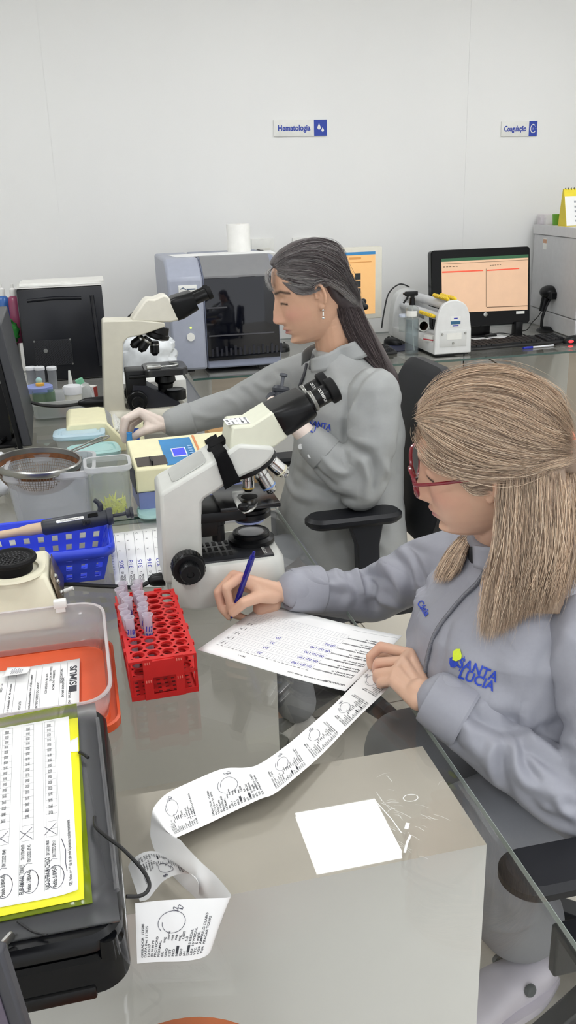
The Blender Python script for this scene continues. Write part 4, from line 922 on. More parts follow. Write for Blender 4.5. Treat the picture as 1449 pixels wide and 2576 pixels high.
# ---- lidded tubs
M_tubc = clear('tub_clear', '#f6f8f8', .5, '#eef2f2', .15)
for (px, py, w, d, h, rz, col, lab) in ((199, 1086, .150, .105, .085, -.05, '#b3cbd6', 'clear food tub with a sky-blue lid before the cell counter'), (236, 1128, .145, .12, .060, .1, '#a9cfcb', 'clear food tub with a teal lid behind the sieve box')):
    p = pz(px, py, T+h); F = frame((p.x, p.y, T), rz); t = thing('food_tub', lab, 'tub', (p.x, p.y, T), rz)
    obj('tub', MB(F).rlev([(w-.03, d-.03, .02, 0), (w-.006, d-.006, .026, h-.006)]), M_tubc, t)
    m_ = mat('lid'+col, col, .4)
    obj('lid', MB(F).rlev([(w, d, .028, h-.014), (w+.006, d+.006, .03, h-.010), (w+.006, d+.006, .03, h-.001), (w-.004, d-.004, .026, h+.002), (w-.022, d-.022, .02, h+.002), (w-.028, d-.028, .018, h-.003), (w-.04, d-.04, .014, h-.003), (w-.046, d-.046, .012, h+.0005)]), m_, t)
# ---- sieve in a clear box
p0, p1 = pz(44, 1331), pz(230, 1314); zr = pY(120, 1192, p0.y-.01).z; hB = zr-T; Wb = (p1-p0).length+.004; dB = .155
F = frame((p0.x, p0.y+.004, T), math.atan2(p1.y-p0.y, p1.x-p0.x)); oc = (Wb/2, dB/2)
t = thing('plastic_box', 'large clear plastic box with the rusty sieve resting in it', 'box', F.translation)
M_bx = clear('box_plastic', '#f6f7f9', .27, '#eef0f4', .18); M_bxr = clear('box_rim', '#ffffff', .68, '#f4f5f8', .2)
obj('tub', MB(F).rlev([(Wb+.028, dB+.028, .03, hB, *oc), (Wb, dB, .022, .003, *oc), (Wb-.004, dB-.004, .02, .006, *oc), (Wb+.023, dB+.023, .028, hB, *oc)], cap=False).rlev([(Wb-.003, dB-.003, .02, .002, *oc), (Wb-.003, dB-.003, .02, .005, *oc)]), M_bx, t)
obj('rim', MB(F).rlev([(Wb+.030, dB+.030, .032, hB-.018, *oc), (Wb+.040, dB+.040, .036, hB-.012, *oc), (Wb+.040, dB+.040, .036, hB+.001, *oc), (Wb+.022, dB+.022, .03, hB+.001, *oc)], cap=False), M_bxr, t)
sc_ = pz(97, 1163, zr+.008); R = .103
t = thing('sieve', 'rusty round wire sieve resting on the large clear box', 'sieve', sc_)
tl = Matrix.Translation(sc_) @ Matrix.Rotation(.06, 4, 'Y') @ Matrix.Rotation(.04, 4, 'X')
obj('rim', MB(tl).lathe([(R-.003, -.008), (R, -.009), (R+.003, -.004), (R+.003, .005), (R, .008), (R-.003, .007), (R-.003, -.008)], seg=56), M_steel, t)
bw = MB(tl).lathe([(R*cos(a), -.078*sin(a)) for a in [radians(k*5.6) for k in range(17)]], seg=96)
o = obj('wire_bowl', bw, mat('sieve_wire', '#8a7a6c', .45, .6, var=.35, scale=22), t)
wf = o.modifiers.new('wires', 'WIREFRAME'); wf.thickness = .0012; wf.use_replace = True
ru = MB(tl).lathe([(R-.0035, -.006), (R-.0050, -.013), (R-.0062, -.018)], seg=56); obj('rust_band', ru, mat('rust', '#6e4527', .8, var=.5, scale=60), t)
h0, h1 = pY(178, 1136, sc_.y+.06), pY(270, 1097, sc_.y+.16)
hd = (h1-h0); sd = hd.cross(V(0, 0, 1)).normalized()
obj('handle', MB().tube(spline([h0-sd*.006, h0+hd*.5-sd*.009, h0+hd*.85-sd*.012, h1-sd*.006, h1+sd*.006, h0+hd*.85+sd*.012, h0+hd*.5+sd*.009, h0+sd*.006], 6), .0022, 8), M_steel, t)
# ---- tip box
p0, p1 = pz(237, 1318), pz(333, 1308); zr = pY(285, 1172, p0.y).z; hB = zr-T; Wb = (p1-p0).length; dB = .085
F = frame((p0.x, p0.y, T), math.atan2(p1.y-p0.y, p1.x-p0.x)); oc = (Wb/2, dB/2)
t = thing('plastic_box', 'narrow clear plastic box with yellow pipette tips inside', 'box', F.translation)
M_bx2 = clear('tipbox_plastic', '#f4f6f4', .16, '#eef2ee', .08)
obj('tub', MB(F).rlev([(Wb+.012, dB+.014, .018, hB, *oc), (Wb, dB, .014, .003, *oc), (Wb-.004, dB-.004, .013, .006, *oc), (Wb+.008, dB+.010, .016, hB, *oc)], cap=False).rlev([(Wb-.003, dB-.003, .012, .002, *oc), (Wb-.003, dB-.003, .012, .005, *oc)]), M_bx2, t)
obj('rim', MB(F).rlev([(Wb+.014, dB+.016, .019, hB-.014, *oc), (Wb+.022, dB+.024, .022, hB-.010, *oc), (Wb+.022, dB+.024, .022, hB+.001, *oc), (Wb+.006, dB+.008, .016, hB+.001, *oc)], cap=False), M_bxr, t)
mb = MB(F); rs = random.Random(2)
for k in range(85):
    r = rs.random()**.5; a = rs.random()*2*pi; x = Wb*.58+cos(a)*r*Wb*.34; y = dB/2+sin(a)*r*dB*.36; z = .012+rs.random()*.038*(1-r*.75)
    d = Vector((rs.gauss(0, .7), rs.gauss(0, .5), rs.uniform(.2, 1.))).normalized(); q = Vector((x, y, z)); e = q+d*.026
    e.x = min(max(e.x, .01), Wb-.01); e.y = min(max(e.y, .01), dB-.01); mb.cyl(q, e, .0032, .0009, 7)
s = tag(obj('pipette_tips', mb, mat('tip_yellow', '#f0f238', .3, emit=0)), 'heap of yellow pipette tips inside the narrow clear box', 'pipette tips', kind='stuff')
# ---- coagulometer
M_lav = mat('lavender_plastic', '#7d86b8', .4); M_cpan = mat('blue_overlay', '#3f86bd', .3, var=.15, scale=9)
zt = T+.115; cn = [pz(*q, zt) for q in ((327, 1138), (345, 1183), (470, 1128), (460, 1170))]
A, D = pz(340, 1184, zt), pz(322, 1133, zt+.02); Bq = pz(555, 1165, zt)
ux = (pz(480, 1169, zt)-A).normalized(); uy = Vector((-ux.y, ux.x, 0)); F = mat3((A.x, A.y, T), ux, uy); Wc, Dc = .30, .17
t = thing('coagulometer', 'cream and lavender coagulation meter with a small blue display', 'instrument', (A.x, A.y, T))
prof = [(0, .055), (0, .115), (.06, .128), (Dc, .150), (Dc, .055)]
obj('case', MB(F).prism([(0, y, z) for y, z in prof], (0, 0, 0), (Wc, 0, 0)), M_cream2, t, bev=.004)
obj('lower_case', MB(F).prism([(0, y, z) for y, z in ((.006, 0), (.003, .054), (Dc, .054), (Dc, 0))], (.004, 0, 0), (Wc-.004, 0, 0)), M_lav, t)
tp = lambda x, y: (x, y, (.115+(y/.06)*.013 if y < .06 else .128+(y-.06)/(Dc-.06)*.022)+.0012)
obj('sample_wells', MB(F).quad(tp(.008, .015), tp(.085, .015), tp(.085, .062), tp(.008, .062)), mat('well_brown', '#4c4641', .4), t, smooth=0, solid=.001)
obj('divider', MB(F).box2((.044, .015, .117), (.048, .062, .131)), M_black, t)
ov = obj('overlay', MB(F).poly([tp(.082, .008), tp(.165, .008), tp(.165, .06), tp(.165, .15), tp(.082, .15), tp(.082, .06)]), M_cpan, t, smooth=0, solid=.0008)
obj('display_frame', MB(F).quad(*[Vector(tp(x, y))+V(0, 0, .001) for x, y in ((.104, .045), (.142, .045), (.142, .092), (.104, .092))]), M_white, ov, smooth=0, solid=.001)
obj('display', MB(F).quad(*[Vector(tp(x, y))+V(0, 0, .0022) for x, y in ((.107, .049), (.139, .049), (.139, .088), (.107, .088))]), mat('display_blue', '#3a42f0', .3, emit=.8), ov, smooth=0)
mb = MB(F)
for k in range(5): mb.box(Vector(tp(.154, .045+k*.013))+V(0, 0, .0012), (.010, .008, .002), None, .0006)
obj('buttons', mb, mat('button_blue', '#9cc3e6', .4), ov)
obj('red_stripe', MB(F).quad(tp(.172, .04), tp(.178, .04), tp(.178, .16), tp(.172, .16)), mat('stripe_orange', '#d98b5a', .5), t, smooth=0, solid=.0008)
obj('cuvette_slots', MB(F).box2((.20, .03, .121), (.21, .06, .131)).box2((.218, .03, .121), (.228, .06, .131)).box2((.20, .1, .135), (.26, .12, .143)), mat('slot_dark', '#55503c', .5), t)
obj('side_slot', MB(F).box2((-.0012, .01, .05), (.0005, .16, .11)), mat('slot_navy', '#2a2f45', .4), t)
p = pz(388, 1290, T); tag(obj('tub_lid', MB(frame((p.x+.01, p.y, T))).rlev([(.10, .10, .03, 0), (.106, .106, .032, .004), (.10, .10, .03, .010), (.08, .08, .02, .009)]), mat('lid#a9cfcb', '#a9cfcb', .4)), 'loose teal lid lying beside the lavender coagulation meter', 'lid')
# things on the second desk behind the coagulometer
q0, q1 = pz(452, 1136, T+.03), pz(545, 1102, T+.035); ax = (q1-q0).normalized()
t = thing('pipette', 'dark pipette with a tan shaft lying behind the coagulation meter', 'pipette', q0)
P = lambda s, dz=0: q0.lerp(q1, s)+V(0, 0, dz)
obj('body', MB().tube([P(-.15), P(.1), P(.35), P(.5), P(.55)], [.012, .017, .017, .014, .010], 14), mat('pipette_dark', '#33363d', .4), t)
obj('shaft', MB().tube([P(.52), P(.8), P(1.05)], [.009, .008, .006], 12), mat('pipette_tan', '#cbb091', .45), t)
p = pz(440, 1125, T+.001); tag(obj('paper_sheet', MB(frame((p.x+.02, p.y+.02, T+.0004), .2)).box2((-.13, -.06, 0), (.13, .06, .0006)), M_paper, None, smooth=0), 'white paper on the second desk under the dark pipette', 'paper')
p = pz(330, 1130, T); t = thing('test_strip_box', 'small cream box with a blue front by the gloved hand', 'box', (p.x+.01, p.y+.05, T)); Fb = frame((p.x+.015, p.y+.05, T), -.25)
obj('box', MB(Fb).box2((-.02, -.02, 0), (.03, .02, .075), .002), M_cream2, t); obj('blue_front', MB(Fb).box2((-.005, -.0212, .02), (.022, -.0202, .06)), mat('front_blue', '#2d51a8', .4), t)
for px, py, w, h, col, lab in ((715, 1095, .07, .06, '#b98f5c', 'brown cardboard box seen between microscope head and jacket'), (695, 1210, .11, .05, '#c09a66', 'brown cardboard box behind the microscope stage')):
    p = pz(px, py+18, T); tag(obj('cardboard_box', MB(frame((min(p.x, .40), p.y, T), .1)).box2((-w/2, -.03, 0), (w/2, .05, h), .001), mat('card'+col, col, .8)), lab, 'box')
p = pz(680, 1185, T); t = thing('leaflet_box', 'flat white box with a blue band behind the microscope stage', 'box', (p.x-.03, p.y+.10, T)); Fb = frame((p.x-.05, p.y+.10, T), .15)
obj('box', MB(Fb).box2((-.08, -.04, 0), (.08, .06, .04), .001), M_white, t); obj('blue_band', MB(Fb).box2((-.081, -.041, .004), (.081, -.0402, .02)), mat('band_blue', '#4a8db5', .5), t)

p = pz(2, 1262, T); tag(obj('plastic_bag', crumple((p.x-.02, p.y+.05, T+.062), (.05, .06, .055), 21), mat('bag_white', '#e4e6ea', .35, var=.2, scale=30)), 'small crumpled white plastic bag at the left edge beside the sieve box', 'bag')
p = pz(716, 884, T); mouse('black mouse on the back desk right of the analyser', V(p.x, p.y+.02, T), 1.2, 0)
# ================================================================ near desk
# ---- blue basket (walls with real square holes)
M_bask = mat('basket_blue', '#3850e0', .38)
p0, p1 = pz(150, 1466), pz(262, 1466); yb = (p0.y+p1.y)/2; xr = p1.x; zr = pY(272, 1372, yb-.012).z; hB = zr-T; xl = xr-.225; dB = .165
t = thing('plastic_basket', 'bright blue perforated plastic basket under the dark pipette', 'basket', ((xl+xr)/2, yb+dB/2, T))
fl = .020
BL = [V(xl, yb, T+.003), V(xr, yb, T+.003), V(xr, yb+dB, T+.003), V(xl, yb+dB, T+.003)]
TL = [V(xl-fl, yb-fl, zr), V(xr+fl, yb-fl, zr), V(xr+fl, yb+dB+fl, zr), V(xl-fl, yb+dB+fl, zr)]
mb = MB()
def holed(mb, a, b, c, d, nu, nv, hu, hv, skip=()):
    """wall a-b (bottom) to d-c (top) with nu x nv square holes"""
    us = [0.]; vs = [0.]
    for i in range(nu): q = (i+.5)/nu; us += [q-hu/nu/2, q+hu/nu/2]
    us += [1.]
    for j in range(nv): q = .06+(j+.5)/nv*.84; vs += [q-hv/nv/2, q+hv/nv/2]
    vs += [1.]
    g = [[mb.v(a.lerp(b, u).lerp(d.lerp(c, u), v)) for v in vs] for u in us]
    for i in range(len(us)-1):
        for j in range(len(vs)-1):
            if i % 2 == 1 and j % 2 == 1 and (i//2, j//2) not in skip: continue
            mb.f((g[i][j], g[i+1][j], g[i+1][j+1], g[i][j+1]))
for i, n in ((0, 8), (1, 6), (2, 8), (3, 6)):
    j = (i+1) % 4; holed(mb, BL[i], BL[j], TL[j], TL[i], n, 3, .42, .46)
holed(mb, BL[0], BL[1], BL[2], BL[3], 8, 6, .4, .4)
obj('walls', mb, M_bask, t, solid=.0022, off=0, smooth=0)
rim = MB(); P = [V(x, y, zr) for x, y in rrect(xr-xl+2*fl+.006, dB+2*fl+.006, .03, 5)]; P = [p+V((xl+xr)/2, yb+dB/2, 0) for p in P]
rings = []
for p in P:
    pass
rim.rlev([(xr-xl+2*fl-.004, dB+2*fl-.004, .028, zr-.004, (xl+xr)/2, yb+dB/2), (xr-xl+2*fl+.012, dB+2*fl+.012, .034, zr+.001, (xl+xr)/2, yb+dB/2), (xr-xl+2*fl+.018, dB+2*fl+.018, .036, zr-.004, (xl+xr)/2, yb+dB/2), (xr-xl+2*fl+.018, dB+2*fl+.018, .036, zr-.018, (xl+xr)/2, yb+dB/2)], cap=False)
obj('rim', rim, M_bask, t, solid=.002, off=0)
# ---- dark pipette across the basket
yp = yb+dB*.62; p0, p1 = pY(112, 1327, yp), pY(270, 1300, yp); ax = (p1-p0).normalized(); zt = Vector((0, 0, 1)); L = (p1-p0).length
B = basis(ax, (0, -1, 0))
t = thing('pipette', 'dark grey pipette with a tan shaft lying across the blue basket', 'pipette', p0)
M_pip = mat('pipette_dark', '#33363d', .4); M_tan = mat('pipette_tan', '#cbb091', .45)
def ell(s, a, b): return [p0+ax*s + (B @ Vector((a*cos(k*pi/12), b*sin(k*pi/12), 0))) for k in range(24)]
obj('body', MB().loft([ell(-.005, .013, .014), ell(0, .016, .017), ell(L*.5, .0165, .0185), ell(L*.93, .016, .0175), ell(L, .0145, .016)]), M_pip, t)
up_ = B @ Vector((0, 1, 0)); up_ = up_ if up_.z > 0 else -up_
fh = p0+ax*(L*.90)+up_*.015
obj('finger_hook', MB().tube(spline([fh, fh+up_*.012+ax*.003, fh+up_*.022-ax*.002, fh+up_*.028-ax*.008], 5), [.006]*8+[.005]*8, 10), M_pip, t)
obj('collar', MB().cyl(p0+ax*L, p0+ax*(L+.012), .019, .019, 26), M_pip, t)
obj('plunger', MB().lathe([(.004, 0), (.004, .028), (.010, .029), (.011, .032), (.010, .037), (.013, .038), (.013, .044), (0, .045)], p0+ax*(L+.012), ax, 22), M_pip, t)
obj('shaft', MB().lathe([(.0125, .0), (.0125, .03), (.009, .05), (.0085, .12), (.006, .2), (0, .2)], p0-ax*.003, -ax, 20), M_tan, t)
fwd = B @ Vector((1, 0, 0)); fwd = fwd if fwd.y < 0 else -fwd
F = mat3(p0+ax*(L*.42)+fwd*.0136+up_*.0125, ax, (up_*.75-fwd*.66)); 
lb = obj('label', MB(F).rlev([(L*.44, .0065, .003, -.002), (L*.44, .0065, .003, .0006)]), M_white, t, smooth=0)
mb = MB(F); add_text(mb, '• 5 100  transferpette •', .0052, Matrix.Translation((0, 0, .001)), squeeze=.85); obj('label_print', mb, M_ink, lb, smooth=0)
wn = MB(F).box((L*.36, .002, -.001), (L*.16, .009, .003)); obj('volume_window', wn, M_blackg, t, bev=.001)
mb = MB(F)
for k in range(6): mb.box((L*.19+k*.003, -.012, -.004), (.0012, .012, .004))
obj('grip_ribs', mb, M_black, t)
# ---- vortex mixer
yv = 1.545; zt = pY(115, 1446, yv+.035).z
br, tr, tfar = pz(163, 1604, T+.006), pY(115, 1446, yv+.035), None
fb = pz(115, 1382, zt); Yb = fb.y; X0 = -.34
t = thing('vortex_mixer', 'cream vortex mixer with a black rubber cup behind the clear box', 'mixer', (-.2, yv+.1, T))
xt = tr.x; xb = br.x
front = [V(X0, yv, T+.008), V(xb, yv, T+.008), V(xb-.002, yv, T+.04), V(xt, yv+.035, zt), V(X0, yv+.035, zt)]
back = [V(X0, Yb+.03, T+.008), V(xb, Yb+.03, T+.008), V(xb-.002, Yb+.03, T+.04), V(xt, Yb, zt), V(X0, Yb, zt)]
obj('housing', MB().loft([front, back]), mat('vortex_cream', '#e4dfc6', .38), t, bev=.007)
pn = [V(xb-.002, yv+.012, T+.036), V(xb-.002, Yb+.012, T+.036), V(xt+.004, Yb-.008, zt-.010), V(xt+.004, yv+.045, zt-.010)]; off = V(.0035, 0, .002)
pl = obj('side_panel', MB().quad(*[p+off for p in pn]), mat('brushed_brown', '#7c6f5e', .3, .7, var=.15, scale=20), t, solid=.0015, off=0)
for u, v in ((.35, .72), (.35, .55), (.3, .25)):
    q = pn[0].lerp(pn[1], u).lerp(pn[3].lerp(pn[2], u), v)+off*1.3; obj('screw', MB().sph(q, .006, 12, 8), M_steel, pl)
q = pn[0].lerp(pn[1], .35).lerp(pn[3].lerp(pn[2], .35), .2)+off*1.4
obj('toggle_switch', MB().cyl(q, q+V(.022, -.004, .008), .0045, .004, 14), M_white, pl)
obj('foot', MB().cyl((xb-.03, yv+.03, T), (xb-.03, yv+.03, T+.009), .012).cyl((xb-.03, Yb-.01, T), (xb-.03, Yb-.01, T+.009), .012).cyl((X0+.04, yv+.03, T), (X0+.04, yv+.03, T+.009), .012), M_rubber, t)
c = pz(28, 1412, zt+.02)
obj('raised_ring', MB(frame((c.x, c.y, zt))).lathe([(.062, -.001), (.060, .003), (.048, .005), (.046, -.001)], seg=44), mat('vortex_cream', '#e4dfc6'), t)
cu = obj('rubber_cup', MB(frame((c.x, c.y, zt))).lathe([(0, .001), (.037, .001), (.038, .014), (.040, .018), (.046, .021), (.047, .026), (.045, .030), (.041, .030), (.038, .0265), (.02, .024), (0, .024)], seg=44), M_rubber, t)
mb = MB()
for r in (.008, .016, .024, .032):
    n = int(r*900)
    for k in range(n): a = 2*pi*k/n; mb.sph((c.x+r*cos(a), c.y+r*sin(a), zt+.0255), (.0022, .0022, .0016), 6, 4)
obj('cup_studs', mb, mat('rubber_studs', '#2b2b2d', .5), cu)
# ---- orange tray, clear box standing in it, printed sheet
br = pz(240, 1720, T); xo = .003
t = thing('plastic_tray', 'orange plastic lid tray under the clear box with the report', 'tray', (-.16, 1.36, T))
yA, yB_ = 1.18, 1.475; wT, dT = .40, yB_-yA; oc = (xo-wT/2, (yA+yB_)/2)
M_or = mat('tray_orange', '#dd5a30', .35)
obj('tray', MB().rlev([(wT-.02, dT-.02, .03, T, *oc), (wT, dT, .035, T+.004, *oc), (wT, dT, .035, T+.016, *oc), (wT-.008, dT-.008, .033, T+.017, *oc), (wT-.010, dT-.010, .032, T+.008, *oc), (wT-.03, dT-.03, .03, T+.008, *oc), (wT-.036, dT-.036, .03, T+.012, *oc), (wT-.06, dT-.06, .025, T+.011, *oc)]), M_or, t)
rt = pY(200, 1521, 1.462); zr = rt.z; w2, d2 = wT-.022, dT-.022
def slope(mb):
    for v in mb.bm.verts: v.co.z -= .034*min(1, max(0, (yB_-.03-v.co.y)/(yB_-yA-.05)))**1.3*max(0, (v.co.z-T-.02))/(zr-T-.02)
    return mb
t = thing('plastic_box', 'frosted clear plastic box standing on the orange lid tray', 'box', (-.16, 1.36, T+.013))
M_bx3 = clear('frosted_box', '#f5f4f4', .27, '#f2eff0', .12)
obj('walls', slope(MB().rlev([(w2, d2, .045, zr, *oc), (w2-.004, d2-.004, .043, (zr+T)/2, *oc), (w2-.012, d2-.012, .04, T+.0135, *oc)], cap=False, n=8)), M_bx3, t, solid=.0016)
obj('rim', slope(MB().rlev([(w2+.002, d2+.002, .046, zr-.005, *oc), (w2+.008, d2+.008, .048, zr-.002, *oc), (w2+.006, d2+.006, .047, zr+.002, *oc), (w2-.003, d2-.003, .044, zr+.001, *oc)], cap=False, n=8)), clear('box_edge', '#ffffff', .6, '#f4f2f2', .15), t)
q = pY(151, 1520, 1.462); obj('latch', MB().box((q.x, 1.464, zr+.006), (.022, .014, .014), None, .002).box((q.x, 1.464, zr-.004), (.016, .010, .01)), M_white, t)
zp = T+.0135
def sheet_at(name, label, c4, z, parent=None, n=10, curl=None, cat='paper', th=.0004):
    """paper sheet from four plan corners (a near-left, b near-right, c far-right, d far-left)"""
    a, b, c, d = [V(p.x, p.y, z) for p in c4]
    fn = lambda u, v: a.lerp(b, u).lerp(d.lerp(c, u), v)+V(0, 0, curl(u, v) if curl else 0)
    o = obj(name, MB().grid(fn, n, n), M_paper, parent, solid=th, off=1)
    if label: tag(o, label, cat)
    return o, fn
ca = [pz(-150, 1840, zp), pz(200, 1800, zp), pz(201, 1660, zp), pz(-120, 1712, zp)]
lift = lambda u, v: .002+.003*sin(v*3)*u
sh, fn = sheet_at('report_sheet', 'printed laboratory report lying inside the frosted clear box', ca, zp, curl=lift)
def on(fn, h=.0006): return lambda v: Vector(fn(v.x, v.y))+V(0, 0, h+v.z)
def line_uv(mb, fn, u0, v0, u1, v1, w=.004, h=.0006):
    d = Vector((u1-u0, v1-v0, 0)); n = Vector((-d.y, d.x, 0)).normalized()*w/2; k = 8; A = [Vector((u0, v0, 0))+d*i/k for i in range(k+1)]
    for p, q in zip(A[:-1], A[1:]): mb.f([mb.v(on(fn, h)(x)) for x in (p-n, p+n, q+n, q-n)])
def text_uv(mb, fn, s, size, u, v, rot=90, bold=0., asp=1., h=.0006, align='LEFT', squeeze=1.):
    M = Matrix.Translation((u, v, 0)) @ Matrix.Scale(asp, 4, (1, 0, 0)) @ Matrix.Rotation(radians(rot), 4, 'Z')
    add_text(mb, s, size, M, fn=on(fn, h), bold=bold, align=align, squeeze=squeeze)
mb = MB()
text_uv(mb, fn, '■SIMUS', .14, .955, .36, 90, .004, .55)
for u in (.90, .845, .70, .655, .60, .50, .44, .36): line_uv(mb, fn, u, .06, u+.004, .95, .002)
for u, s, v0 in ((.925, 'COD 1234 - LAUDO', .05), (.875, 'EXAME DE ROTINA', .30), (.86, 'ESTADO ATUAL', .55), (.80, 'NOME DO PACIENTE', .45), (.775, 'DATA 09/12/2025', .62), (.745, 'CONFERIDO EM 2025', .40), (.68, 'FRENTE E VERSO DO LAUDO', .12), (.625, 'resultados a conferir com a folha anterior', .14), (.555, 'A.D. 02/12/25', .10), (.53, 'pgs', .10), (.47, '1 2 nº solicitado de 2 de solicitacao', .12), (.40, '2025 - 124', .55)):
    text_uv(mb, fn, s, .040, u, v0, 90, .0012, .55)
for u0, v0 in ((.30, .60), (.24, .56), (.18, .58)):
    for k in range(9): line_uv(mb, fn, u0+k*.006, v0, u0+k*.006, v0+.10, .0028 if k % 3 else .0045)
obj('print', mb, M_ink, sh, smooth=0)
mb = MB()
for pts in (((.20, .12), (.23, .20), (.21, .05), (.25, .18), (.24, .03), (.28, .2), (.27, .02)), ((.14, .1), (.16, .22), (.15, .0), (.18, .16))): stroke(mb, [on(fn, .0009)(V(u, v, 0)) for u, v in pts], .0008, (0, 0, 1))
obj('signature', mb, M_inkblue, sh, smooth=0)
# curled label lying on the report
q = [pz(5, 1722, zp), pz(66, 1724, zp), pz(78, 1685, zp), pz(20, 1688, zp)]
st, f2 = sheet_at('label_strip', 'small curled label with a pencil scribble lying on the laboratory report', q, zp+.006, curl=lambda u, v: .016*(1-v)**2*(.5+u*.5), n=9)
mb = MB(); stroke(mb, [on(f2, .0009)(V(.25+.5*k/40, .6+.28*sin(k*.9)*(1-.2*cos(k*.37)), 0)) for k in range(41)], .0007, (0, 0, 1)); obj('scribble', mb, M_inkgrey, st, smooth=0)

# ---- black glossy unit with folders
nr = pz(347, 2500, T); zU = pY(318, 2322, nr.y+.018).z
far = pz(247, 1768, zU); xR = nr.x-.004; yN, yF = nr.y, far.y; xL = -.42
t = thing('desktop_unit', 'black glossy desktop unit under the yellow folder at the lower left', 'office machine', (-.2, (yN+yF)/2, T))
oc = ((xL+xR)/2, (yN+yF)/2); w, d = xR-xL, yF-yN
obj('housing', MB().rlev([(w-.02, d-.02, .03, T+.004, *oc), (w, d, .035, T+.012, *oc), (w-.006, d-.01, .035, zU-.028, *oc), (w-.012, d-.02, .035, zU-.024, *oc)], n=7), M_blackg, t)
obj('lid', MB().rlev([(w-.012, d-.02, .035, zU-.022, *oc), (w-.006, d-.014, .036, zU-.018, *oc), (w-.006, d-.014, .036, zU-.006, *oc), (w-.014, d-.022, .034, zU, *oc)], n=7), mat('lid_black', '#08090c', .25, spec=.35), t)
obj('front_rail', MB().box2((xL+.03, yN-.002, T+.006), (xR-.035, yN+.006, T+.022), .003), M_black, t)
obj('hinge', MB().cyl((xR-.02, yN+.016, zU-.03), (xR-.02, yN+.016, zU-.008), .012, .010, 20), M_blackg, t)
obj('foot', MB().box2((xL+.03, yN+.03, T), (xR-.03, yF-.03, T+.006)), M_rubber, t)
# folders: clear grey pocket, lime pocket, yellow sheet, form
z0 = zU+.0006
M_pock = clear('grey_pocket', '#d8d8da', .42, '#737478', .35); M_lime = clear('lime_pocket', '#e0e83a', .55, '#b9d12c', .12)
def flat(name, label, px4, z, material, th, cat, curl=None, n=8):
    a, b, c, d = [pz(*q, z) for q in px4]
    f = lambda u, v: a.lerp(b, u).lerp(d.lerp(c, u), v)+V(0, 0, curl(u, v) if curl else 0)
    o = tag(obj(name, MB().grid(f, n, n), material, None, solid=th, off=1), label, cat); return o, f
o, f = flat('plastic_folder', 'grey translucent plastic folder lying on the black glossy unit', ((-330, 2440), (302, 2318), (240, 1772), (-230, 1860)), z0, M_pock, .003, 'folder')
q = [f(.997, .1+k*.1)+V(.001, 0, .002) for k in range(9)]
obj('spine_ridge', MB().tube(q, .003, 8), clear('ridge', '#ffffff', .3, '#b5b5b8', .1), o)
z1_ = z0+.0045
o, f = flat('plastic_folder', 'lime yellow translucent pocket folder on the grey folder', ((-320, 2385), (233, 2272), (193, 1772), (-230, 1850)), z1_, M_lime, .0014, 'folder', curl=lambda u, v: .0006*sin(u*9)*sin(v*5)**2)
o, f = flat('yellow_sheet', 'bright yellow card sheet between the lime folder and the form', ((-320, 2372), (212, 2262), (196, 1806), (-225, 1880)), z1_+.003, mat('card_yellow', '#f3ee22', .5), .0006, 'paper')
o, f = flat('white_tab', 'small white paper tab sticking out beside the form', ((150, 1893), (197, 1891), (196, 1855), (150, 1876)), z1_+.0042, M_paper, .0004, 'paper', n=3)
fo, f = flat('form_sheet', 'printed form with three rows of XXX boxes on the yellow card', ((-330, 2345), (198, 2246), (173, 1803), (-235, 1873)), z1_+.005, M_paper, .0005, 'form', curl=lambda u, v: .004*max(0, u-.9)*10*max(0, .1-v)*10 if v < .1 else 0, n=14)
# the form's own u axis runs left-right, v far-away: text reads from near to far
ud = (f(1, .5)-f(0, .5)).length; vd = (f(.5, 1)-f(.5, 0)).length; asp = vd/ud
mb = MB(); bx = MB(); pn_ = MB()
for r, u0 in enumerate((.45, .585, .715, .845)):
    us = u0+.0; h_ = .062
    for uu in (u0, u0+h_): line_uv(mb, f, uu, .28, uu, .985, .0010, .0008)
    for k in range(19): v = .28+k*.0392; line_uv(mb, f, u0, v, u0+h_, v, .0010, .0008)
    for k in range(17): text_uv(mb, f, 'XXX', .0205, u0+.028, .395+k*.0345, 90, .0003, asp, .0008, squeeze=.46)
    line_uv(mb, f, u0-.012, .03, u0-.012, .985, .0009, .0008)
    text_uv(mb, f, ('MARIA DE SOUZA', 'ANA LIMA COSTA', 'FILIPI AMARAL TORRES', 'NAO DUTRA MACHADO')[r], .021, u0+.004, .035, 90, .0003, asp, .0008, squeeze=.62)
    text_uv(mb, f, 'Pedido 3180%d-01' % (42+r), .019, u0+.040, .04, 90, .0003, asp, .0008, squeeze=.7)
    text_uv(mb, f, '20/12/2024 08:00', .016, u0+.006, .19, 90, .0002, asp, .0008, squeeze=.65)
    text_uv(mb, f, '09/12/2025 09:%02d' % (53-4*r), .018, u0+.040, .175, 90, .0002, asp, .0008, squeeze=.65)
    for q in (((u0-.012, .29), (u0+.055, .345)), ((u0+.055, .285), (u0-.012, .335))): stroke(pn_, [on(f, .001)(V(*q[0], 0)), on(f, .001)(V(*q[1], 0))], .0007, (0, 0, 1))
    stroke(pn_, [on(f, .001)(V(u0+.045+.042*cos(a), .085+.052*sin(a)*1.0, 0)) for a in [k*.33 for k in range(22)]], .0007, (0, 0, 1))
    stroke(pn_, [on(f, .001)(V(u0+.012, .155, 0)), on(f, .001)(V(u0+.03, .17, 0)), on(f, .001)(V(u0+.056, .165, 0))], .0007, (0, 0, 1))
text_uv(mb, f, 'OBS. Pedidos com *** não se sabe onde há pendentes recebidas recentemente.', .016, .965, .03, 90, .0002, asp, .0008, squeeze=.62)
line_uv(mb, f, .915, .03, .915, .985, .0009, .0008)
stroke(pn_, [on(f, .001)(V(.925, .26, 0)), on(f, .001)(V(.945, .2, 0)), on(f, .001)(V(.942, .14, 0)), on(f, .001)(V(.948, .10, 0))], .0008, (0, 0, 1))
